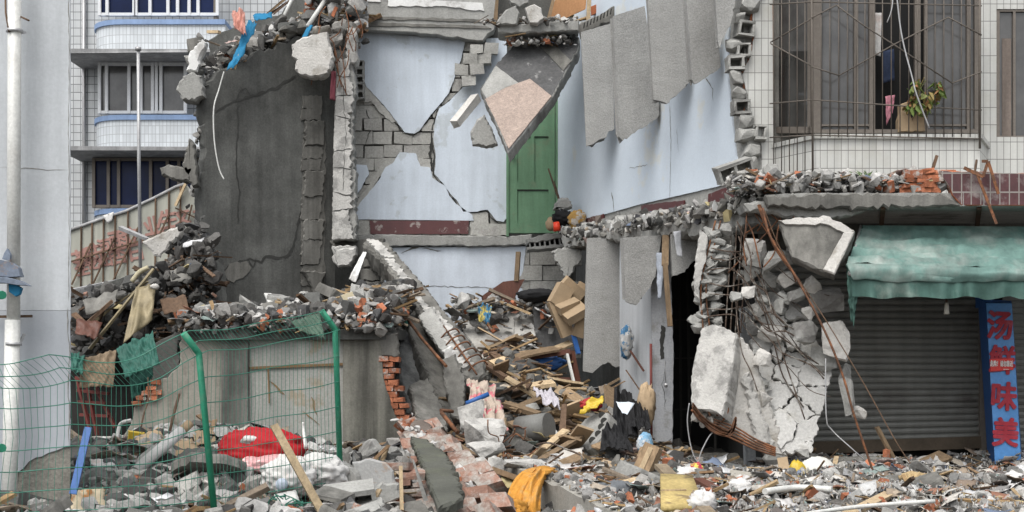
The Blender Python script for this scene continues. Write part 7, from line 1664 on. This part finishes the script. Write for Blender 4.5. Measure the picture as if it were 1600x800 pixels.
m = MB(); m.bar(P(1222, 716, 14.8), P(1230, 762, 14.6), .11, .03, (0, -1, 0), 0, .006); tag(m.build('brown_board', card), 'upright tan board between doorway post and yellow bag', 'board')
quilt(1245, 742, 14.8, .10, .07, .14, 52, yellow, 'yellow plastic bag behind the big white bag', 'yellow_bag', .3, 0, 'bag', 22, 14)
quilt(1192, 768, 13.4, .13, .1, .05, 53, mat('bright pink', (.62, .18, .28), var=.1), 'bright pink cloth in the litter by the doorway post', 'pink_cloth', .35, 0, 'cloth', 24, 16)
quilt(1200, 776, 13.0, .18, .1, .045, 54, blackcloth, 'black rag in the litter below the bright pink cloth', 'black_rag', .4, .3, 'rag', 24, 16)
quilt(1088, 738, 14.5, .07, .06, .09, 55, mat('colour mix rag', (.4, .05, .08), stain=(.55, .5, .1), st_amt=.5, st_scale=12, st_hard=.03), 'small red and yellow rag below the looped cable', 'rag', .4, 0, 'rag', 20, 14)
quilt(1075, 742, 14.3, .12, .08, .07, 56, whitecloth, 'white crumpled rag left of the red and yellow rag', 'white_rag', .45, 0, 'rag', 24, 16)
quilt(1096, 785, 11.6, .10, .08, .08, 57, whitecloth, 'white crumpled rag at the foot of the long grey brown plank', 'white_rag', .5, 0, 'rag', 24, 16)
quilt(1155, 762, 13.3, .10, .08, .07, 58, whitecloth, 'white crumpled bag right of the doorway litter boards', 'white_rag', .5, 0, 'rag', 24, 16)
quilt(965, 770, 12.8, .16, .12, .10, 59, mat('grey sheet', (.13, .14, .15), var=.2), 'crumpled dark grey sheet left of the yellow plywood', 'grey_sheet', .4, 0, 'sheet', 28, 18)
quilt(905, 795, 12.9, .12, .1, .06, 60, whitecloth, 'white crumpled scrap beside the low concrete wall', 'white_rag', .5, 0, 'rag', 24, 16) if False else None
m = MB(); rr = random.Random(2); hblock(m, P(1585, 757, 13.9), (.26, .2, .2), Euler((0, .02, .1)).to_matrix(), 1, .09, 0, .004, rr); m.box(P(1585, 757, 13.9), (.25, .19, .19), Euler((0, .02, .1)).to_matrix(), 0, .004); tag(m.build('grey_block', conc), 'squared grey block standing in front of the blue sign foot', 'block')
m = cloth([P(1567, 746, 13.8), P(1580, 735, 13.9), P(1600, 742, 13.8), P(1590, 748, 13.7)], 6, 5, .02, 95, .006); tag(m.build('white_paper', whitecloth), 'folded white paper on top of the squared grey block', 'paper')
for k, (x, y, D_, w_, lb) in enumerate(((1478, 738, 15.2, .16, 'pale rounded lump under the right end of the shutter'), (1508, 760, 14.3, .24, 'flat pale concrete plate left of the blue sign foot'), (1573, 782, 12.9, .13, 'whitish lump in the litter in front of the squared grey block'), (1392, 740, 14.6, .16, 'grey plate leaning at the right of the rusty rod foot'))):
    m = MB().merge(fine_rock(random.Random(40+k), (w_, w_*.6, w_*.6), 16, 2, .02, .6), Matrix.Translation(P(x, y, D_))); tag(m.build('concrete_chunk', conc_w if k != 3 else conc), lb, 'concrete chunk')
quilt(1428, 752, 13.9, .13, .1, .08, 61, mat('straw matting', (.38, .28, .15), var=.3, vs_=9, bump=.4), 'tangle of straw coloured stuffing in front of the shutter', 'straw_bundle', .5, 0, 'stuffing', 30, 20)
quilt(1215, 760, 14.0, .02, .02, .02, 62, whitecloth, 'x', 'x') if False else None

# ================================================================ LEFT MIDDLE: collapsed roof, tarp, ladder
m = MB(); slab(m, tilt((110, 470, 20.8), (330, 392, 19.6), (220, 540, 19.6)), [(96, 480, 1), (150, 462, 1), (210, 440, 1), (260, 416, 1), (336, 390, 1), (345, 540, 0), (96, 560, 0)], .2, .08, .03, 701, 0, 0, .02); tag(m.build('collapsed_roof', conc_d), 'dark collapsed roof slab sloping up towards the end wall under the hoarding', 'roof slab')
for i, (a, b_, w_, mt, lb) in enumerate((((100, 472, 19.5), (240, 425, 19.0), .22, conc_d, 'longest dark beam sloping under the hoarding'), ((110, 455, 19.8), (200, 436, 19.5), .1, oldslab, 'grey ribbed beam edge above the longest dark beam'), ((232, 428, 19.0), (330, 395, 18.9), .16, conc_m, 'dark beam rising right to the end wall'), ((188, 356, 19.6), (232, 375, 19.4), .07, oldslab, 'short grey channel sticking out left over the pale slab'), ((150, 500, 18.2), (230, 440, 18.0), .04, brass, 'thin brassy strip crossing the charred pile'), ((140, 545, 17.6), (240, 420, 17.9), .05, brass, 'long bent brassy strip beside the sheet metal'), ((120, 520, 17.8), (175, 470, 17.8), .06, woodd, 'dark stick in the charred pile left of the brassy sheet'), ((115, 490, 17.8), (160, 530, 17.6), .05, woodd, 'dark stick falling right in the charred pile'))):
    m = MB(); m.bar(P(*a), P(*b_), w_, w_*.6, (0, -.3, 1), 0, .01); tag(m.build('fallen_beam', mt), lb, 'beam', 'beams of the collapsed roof')
chunk([(222, 378), (232, 372), (282, 352), (290, 366), (268, 380), (250, 402), (240, 400), (232, 388)], 19.2, .06, conc_l, 'pale slab piece jutting left from the dark pile below the hoarding', 702)
m = cloth([P(212, 452, 17.7), P(243, 448, 17.8), P(238, 500, 17.5), P(192, 540, 17.2)], 8, 16, .10, 101, .006, None, .9, edge=.03); tag(m.build('metal_sheet', brass), 'bent brassy metal sheet in the charred pile above the green tarp', 'metal sheet')
m = MB(); m.tube(smoothpath([P(206, 440, 17.7), P(218, 425, 17.7), P(232, 418, 17.7)], 4), .03, 6); tag(m.build('pale_strip', mat('cream strip', (.42, .38, .26), var=.15)), 'pale curved strip over the brassy sheet', 'strip')
m = lump(P(242, 448, 17.6), (.05, .04, .035), 81, .3, 16, 10); tag(m.build('white_lump', conc_l), 'small white lump beside the brassy sheet', 'scrap')
m = cloth([P(182, 545, 16.7), P(240, 520, 16.8), P(250, 570, 16.4), P(196, 592, 16.4)], 40, 20, .06, 102, .006, None, 3.2, edge=.02); tag(m.build('green_tarp', tarp), 'torn green tarpaulin hanging in folds behind the fence mesh', 'tarpaulin')
m = cloth([P(108, 552, 16.7), P(130, 558, 16.8), P(128, 588, 16.5), P(110, 580, 16.5)], 14, 10, .06, 103, .006, None, 2, edge=.02); tag(m.build('green_tarp', tarp), 'small green tarpaulin scrap next to the painted wall edge', 'tarpaulin')
m = cloth([P(128, 562, 16.8), P(182, 548, 16.9), P(178, 605, 16.6), P(124, 606, 16.6)], 34, 16, .05, 104, .006, None, 3, edge=.02); tag(m.build('brown_sheet', mat('brown torn sheet', (.20, .15, .10), var=.3, vs_=3, streak=.3)), 'brown torn sheeting hanging left of the green tarpaulin', 'sheet')
m = cloth([P(200, 560, 17.0), P(240, 575, 17.0), P(235, 615, 16.8), P(205, 625, 16.8)], 26, 18, .05, 105, .006, None, 2.5, edge=.03); tag(m.build('dark_tarp', mat('dark green cloth', (.02, .07, .055), var=.3)), 'dark green cloth hanging under the green tarpaulin', 'tarpaulin')
ld = thing('steel_rack', 'dark red steel rack frame tilted in the dark annex opening', 'rack', P(150, 690, 16.9))
for a, b_ in (((120, 590), (140, 670)), ((132, 580), (152, 680)), ((150, 606), (180, 668)), ((118, 590), (150, 600)), ((120, 610), (170, 615)), ((122, 628), (165, 630)), ((125, 648), (170, 650))):
    m = MB(); m.bar(P(*a, 16.9), P(*b_, 16.8), .035, .035); m.build('rail', redsteel, ld)
m = MB(); slab(m, front(16.3), [(108, 684), (160, 682), (205, 680), (206, 720, 0), (108, 720, 0)], .1, .06, .015, 703, 0, 0, .01); tag(m.build('low_kerb_wall', mat('pale low wall', (.33, .32, .29), var=.15, bump=.2)), 'low pale wall remnant at the foot of the annex opening', 'wall')

# ================================================================ GREEN FENCE
fn_ = thing('mesh_fence', 'green welded wire mesh fence with bent top across the left foreground', 'fence', P(300, 800, 10.6))
# ground line and heights of the mesh in plan
fp = [(-60, 9.9), (110, 10.1), (325, 10.6), (531, 12.2)]
def fline(s):
    seg = min(2, int(s)) if s < 3 else 2; t = s-seg; a, b_ = fp[seg], fp[seg+1]
    D_ = a[1]+(b_[1]-a[1])*t; px = a[0]+(b_[0]-a[0])*t; return Vector(((px-800)/F*D_, D_, 0))
def ftop(s):   # height of bend, height of top edge
    zs = [(P(0, 600, 9.9).z, P(0, 566, 9.9).z), (P(0, 596, 10.1).z, P(0, 556, 10.1).z), (P(0, 552, 10.6).z, P(0, 522, 10.6).z), (P(0, 518, 12.2).z, P(0, 488, 12.2).z)]
    seg = min(2, int(s)) if s < 3 else 2; t = s-seg; sag = .10*math.sin(math.pi*t) if seg == 1 else .04*math.sin(math.pi*t)
    return tuple(zs[seg][k]+(zs[seg+1][k]-zs[seg][k])*t-sag for k in (0, 1))
def fpoint(s, t):  # t 0 bottom .. 1 bend .. 2 top edge
    c = fline(s); zb, zt = ftop(s); wob = .03*noise.noise(Vector((s*3, t*2, 1)))
    if t <= 1: z = .15+(zb-.15)*t; return Vector((c.x+wob, c.y+wob*2, z+.05*noise.noise(Vector((s*2.2, t*1.5, 5)))*t))
    k = t-1; return Vector((c.x-.12*k+wob, c.y-.10*k+wob*2, zb+(zt-zb)*k+.05*noise.noise(Vector((s*2.2, 1.5, 5)))))
def fence_panel(s0, s1, nv, nh):
    m = MB()
    for i in range(nv+1):
        s = s0+(s1-s0)*i/nv; m.tube([fpoint(s, t) for t in (0, .33, .66, 1, 1.5, 2)], .0018, 4, smooth=False, caps=False)
    for j in range(nh+1):
        t = j*(1.0/(nh-2)) if j <= nh-2 else 1+(j-(nh-2))*.5
        n_ = 24; m.tube([fpoint(s0+(s1-s0)*i/n_, t) for i in range(n_+1)], .0036, 4, smooth=False, caps=False)
    return m.build('mesh_panel', greenw, fn_)
fence_panel(0, 1, 16, 9); fence_panel(1, 2, 24, 9); fence_panel(2, 3, 34, 9)
for (bx_, by_), (kx, ky), (tx_, ty_), D_, r_ in (((335, 792), (311, 553), (287, 521), 10.55, .025), ((531, 712), (524, 515), (503, 486), 12.2, .025)):
    m = MB(); b0 = P(bx_, by_+10, D_); k0 = P(kx, ky, D_); t0 = P(tx_, ty_, D_-.1)
    m.tube([b0, k0-Vector((0, 0, .015)), k0, k0+(t0-k0)*.15, t0], r_, 12); m.build('post', greenp, fn_)
for (x, y) in ((2, 461), (2, 700)):
    pass
m = MB(); m.tube([P(-2, 461, 9.9), P(4, 461, 9.85)], .03, 8); m.tube([P(-2, 700, 9.9), P(4, 700, 9.85)], .03, 8); m.build('post_cap', greenp, fn_)
# green mesh scrap caught on second post and green wire in rubble
m = cloth([P(455, 505, 13.0), P(500, 490, 13.0), P(508, 530, 12.8), P(470, 520, 12.9)], 12, 6, .05, 111, .003, None, 3); tag(m.build('green_netting', mat('green netting', (.10, .16, .12), var=.3, vs_=6, alpha=.6)), 'bunched green netting hanging at the top of the right fence post', 'netting')
m = MB(); rr = random.Random(29)
for k in range(10):
    a = P(rr.uniform(430, 480), rr.uniform(775, 790), 11.0); m.tube(smoothpath(wiggle(a, a+Vector((rr.uniform(-.3, .3), rr.uniform(-.1, .1), rr.uniform(-.1, .06))), 3, .04, rr), 4), .005, 5)
tag(m.build('green_wire', greenw), 'tangled green wire at the bottom of the slanting timber', 'wire')

# ---------------------------------------------------------------- larger slab pieces among the rubble
def slabpiece(r):
    n = r.randint(4, 6); a0 = r.uniform(0, 6); pts = [(math.cos(a0+6.283*i/n)*r.uniform(.38, .6), math.sin(a0+6.283*i/n)*r.uniform(.28, .5)) for i in range(n)]
    m = MB(); pl = Plane((0, 0, 0), (1, 0, 0), (0, 1, 0)); o = jag([(p[0], p[1]) for p in pts], .09, .03, r); k = len(o); th = r.uniform(.12, .3); b0 = 0
    rings = [[Vector((p.x*(1-.05*r.random()), p.y*(1-.05*r.random()), th/2)) for p in o], [Vector((p.x, p.y, th/2-.04)) for p in o], [Vector((p.x*(1+r.uniform(-.04, .04)), p.y*(1+r.uniform(-.04, .04)), -th/2)) for p in o]]
    vv = [q for g_ in rings for q in g_]
    fs = [tuple(range(k)), tuple(2*k+i for i in reversed(range(k)))] + [(j*k+(i+1) % k, j*k+i, (j+1)*k+i, (j+1)*k+(i+1) % k) for j in range(2) for i in range(k)]
    return m.add(vv, fs)
rr = random.Random(515); SP8 = [slabpiece(rr) for _ in range(7)]; _sm = {}
def slabs(n, fn, sizes, mats_, label, group, seed, tiltmax=.55):
    r = random.Random(seed)
    for i in range(n):
        p = fn(r)
        if p is None: continue
        k = r.randrange(7); mt = r.choice(mats_); key = (k, mt.name); s_ = r.uniform(*sizes)
        if key not in _sm: o = SP8[k].build('concrete_plate', mt, origin=(0, 0, 0)); _sm[key] = o.data
        else: o = bpy.data.objects.new('concrete_plate', _sm[key]); COL.objects.link(o)
        o.location = p+Vector((0, 0, s_*.12)); o.scale = (s_, s_, s_); o.rotation_euler = (r.uniform(-tiltmax, tiltmax)+.25, r.uniform(-tiltmax, tiltmax), r.uniform(0, 6.3)); tag(o, label, 'concrete slab', group)
slabs(28, ground_fn(-4.3, -.6, 9.2, 15.4), (.3, .7), [conc, conc_m, conc_m, conc_d], 'flat broken slab piece in the grey rubble inside the green fence', 'slab pieces inside the fence', 1)
slabs(18, ground_fn(1.6, 6.8, 9.6, 15.6), (.22, .46), [conc, conc_l, conc_m], 'flat broken slab piece in the litter before the shutter', 'slab pieces before the shutter', 2, .3)
slabs(12, ground_fn(-1.0, 1.5, 14.0, 19.5), (.3, .6), [conc_m, conc_d, conc], 'flat broken slab piece buried in the splintered wood heap', 'slab pieces in the wood heap', 3)
slabs(12, lambda r: (lambda x: P(x, 512-.12*(x-300)+r.uniform(-22, 2), 16.8+r.uniform(0, 1.6)))(r.uniform(300, 590)), (.25, .5), [conc_m, conc_d, conc], 'flat slab piece in the rubble on the annex roof', 'slab pieces on the annex roof', 4)
slabs(9, lambda r: (lambda t: P(900+270*t, 372-50*t+r.uniform(-10, 2), 20.2-3.6*t))(r.random()), (.2, .4), [conc_m, conc], 'flat slab piece on the crumbling floor edge below the side wall', 'slab pieces on the floor edge', 5)
slabs(8, lambda r: can_fn(r)+Vector((0, 0, .04)), (.18, .36), [conc, conc_l], 'flat slab piece in the rubble on the shop canopy', 'slab pieces on the canopy', 6)
# grit between the lumps
def grit(name, x0, x1, y0, y1, n, seed, mats_):
    r = random.Random(seed); fn = ground_fn(x0, x1, y0, y1); m = MB()
    tet = [Vector((0, 0, .9)), Vector((.9, 0, -.3)), Vector((-.5, .8, -.3)), Vector((-.5, -.8, -.3))]
    for i in range(n):
        p = fn(r)
        if p is None: continue
        s_ = r.uniform(.006, .022); R_ = Euler((r.uniform(0, 6), r.uniform(0, 6), r.uniform(0, 6))).to_matrix()
        m.add([p+Vector((0, 0, .03+r.random()*.05))+R_ @ (q*s_*r.uniform(.6, 1.3)) for q in tet], [(0, 1, 2), (0, 2, 3), (0, 3, 1), (1, 3, 2)], r.randrange(len(mats_)))
    o = m.build(name, mats_); o['kind'] = 'stuff'
grit('gravel', .3, 7.2, 7.8, 16.2, 9000, 1, [chunkm, mixm]); grit('gravel', -4.9, .3, 7.8, 16.4, 9000, 2, [chunkm, chunkd, mixm])

# loose boards through the wood heap
rr = random.Random(808); BM = []
for k in range(8):
    m = MB(); L_ = rr.uniform(.5, 1.1); w_ = rr.uniform(.07, .24); t_ = rr.uniform(.015, .04); n = 5; vv = []
    for i in range(n+1):
        x = -L_/2+L_*i/n; e = rr.uniform(-.03, .03) if i in (0, n) else 0; z = .02*math.sin(i*.8+k)
        vv += [Vector((x+e, -w_/2, z)), Vector((x-e, w_/2, z+.01)), Vector((x-e, w_/2, z+.01-t_)), Vector((x+e, -w_/2, z-t_))]
    m.add(vv, [(4*i+q, 4*i+(q+1) % 4, 4*i+4+(q+1) % 4, 4*i+4+q) for i in range(n) for q in range(4)] + [(3, 2, 1, 0), (4*n, 4*n+1, 4*n+2, 4*n+3)]); BM.append(m)
_bm = {}; fnb = ground_fn(-.6, 1.25, 14.2, 19.6, lambda x, y: 1 if H(x, y) > .5 else .25)
for i in range(34):
    p = fnb(rr)
    if p is None: continue
    k = rr.randrange(8); mt = rr.choice((wood, woodd, wood, woodl, card)); key = (k, mt.name)
    if key not in _bm: o = BM[k].build('loose_board', mt, origin=(0, 0, 0)); _bm[key] = o.data
    else: o = bpy.data.objects.new('loose_board', _bm[key]); COL.objects.link(o)
    o.location = p+Vector((0, 0, .10)); o.rotation_euler = (rr.uniform(-.5, .8), rr.uniform(-.6, .6), rr.uniform(0, 6.3)); tag(o, 'broken loose board tossed in the dark splintered wood heap', 'board', 'loose boards in the wood heap')
# dark broken slabs leaning between the torn brick edge and the fallen column
for i, (pix, pl, th, mt, lb) in enumerate((
    ([(652, 492), (676, 478), (700, 520), (716, 560), (704, 566), (684, 540), (664, 512)], tilt((652, 492, 18.5), (716, 560, 17.6), (676, 478, 18.6)), .1, conc, 'pale edged slab strip lying along the left side of the fallen column'),
    ([(690, 560), (712, 552), (728, 600), (726, 655), (706, 650), (694, 600)], tilt((690, 560, 17.2), (728, 600, 16.9), (706, 650, 16.6)), .14, conc_m, 'upright rough grey slab under the lower end of the fallen column'),
    ([(640, 600), (668, 590), (690, 632), (700, 672), (680, 690), (652, 650)], tilt((640, 600, 17.0), (690, 632, 16.8), (680, 690, 16.1)), .12, conc_m, 'dark grey slab leaning low against the black patched fallen wall section'),
    ([(608, 470), (636, 462), (646, 520), (628, 530), (614, 505)], tilt((608, 470, 19.4), (646, 520, 18.9), (628, 530, 18.6)), .12, conc, 'rough grey slab piece standing left of the fallen column above the black patched wall'))):
    m = MB(); slab(m, pl, pix, th, .04, .016, 900+i, 0, 0, .02); tag(m.build('broken_slab', mt), lb, 'concrete slab')
# bent sheets and boards in the dark pile on the left
for i, (a, b_, c, d_, mt, lb) in enumerate((
    ((130, 470, 18.0), (185, 455, 18.1), (180, 480, 17.8), (135, 492, 17.8), conc_m, 'bent grey sheet on top of the dark pile left of the brassy sheet'),
    ((262, 425, 18.4), (308, 412, 18.5), (300, 438, 18.2), (268, 444, 18.2), conc_m, 'grey sheet piece on the dark pile beside the end wall'),
    ((120, 500, 17.6), (160, 505, 17.6), (150, 530, 17.4), (118, 524, 17.4), redwood, 'dark red brown sheet low in the dark pile by the painted wall'),
    ((250, 470, 17.8), (290, 462, 17.9), (296, 486, 17.6), (256, 492, 17.6), woodd, 'dark board end in the pile right of the brassy sheet'))):
    m = cloth([P(*a), P(*b_), P(*c), P(*d_)], 10, 8, .05, 120+i, .01, None, 1.2, edge=.04); tag(m.build('bent_sheet', mt), lb, 'sheet')
for o in list(S.objects):
    if 'category' in o and 'kind' not in o: o['kind'] = 'thing'
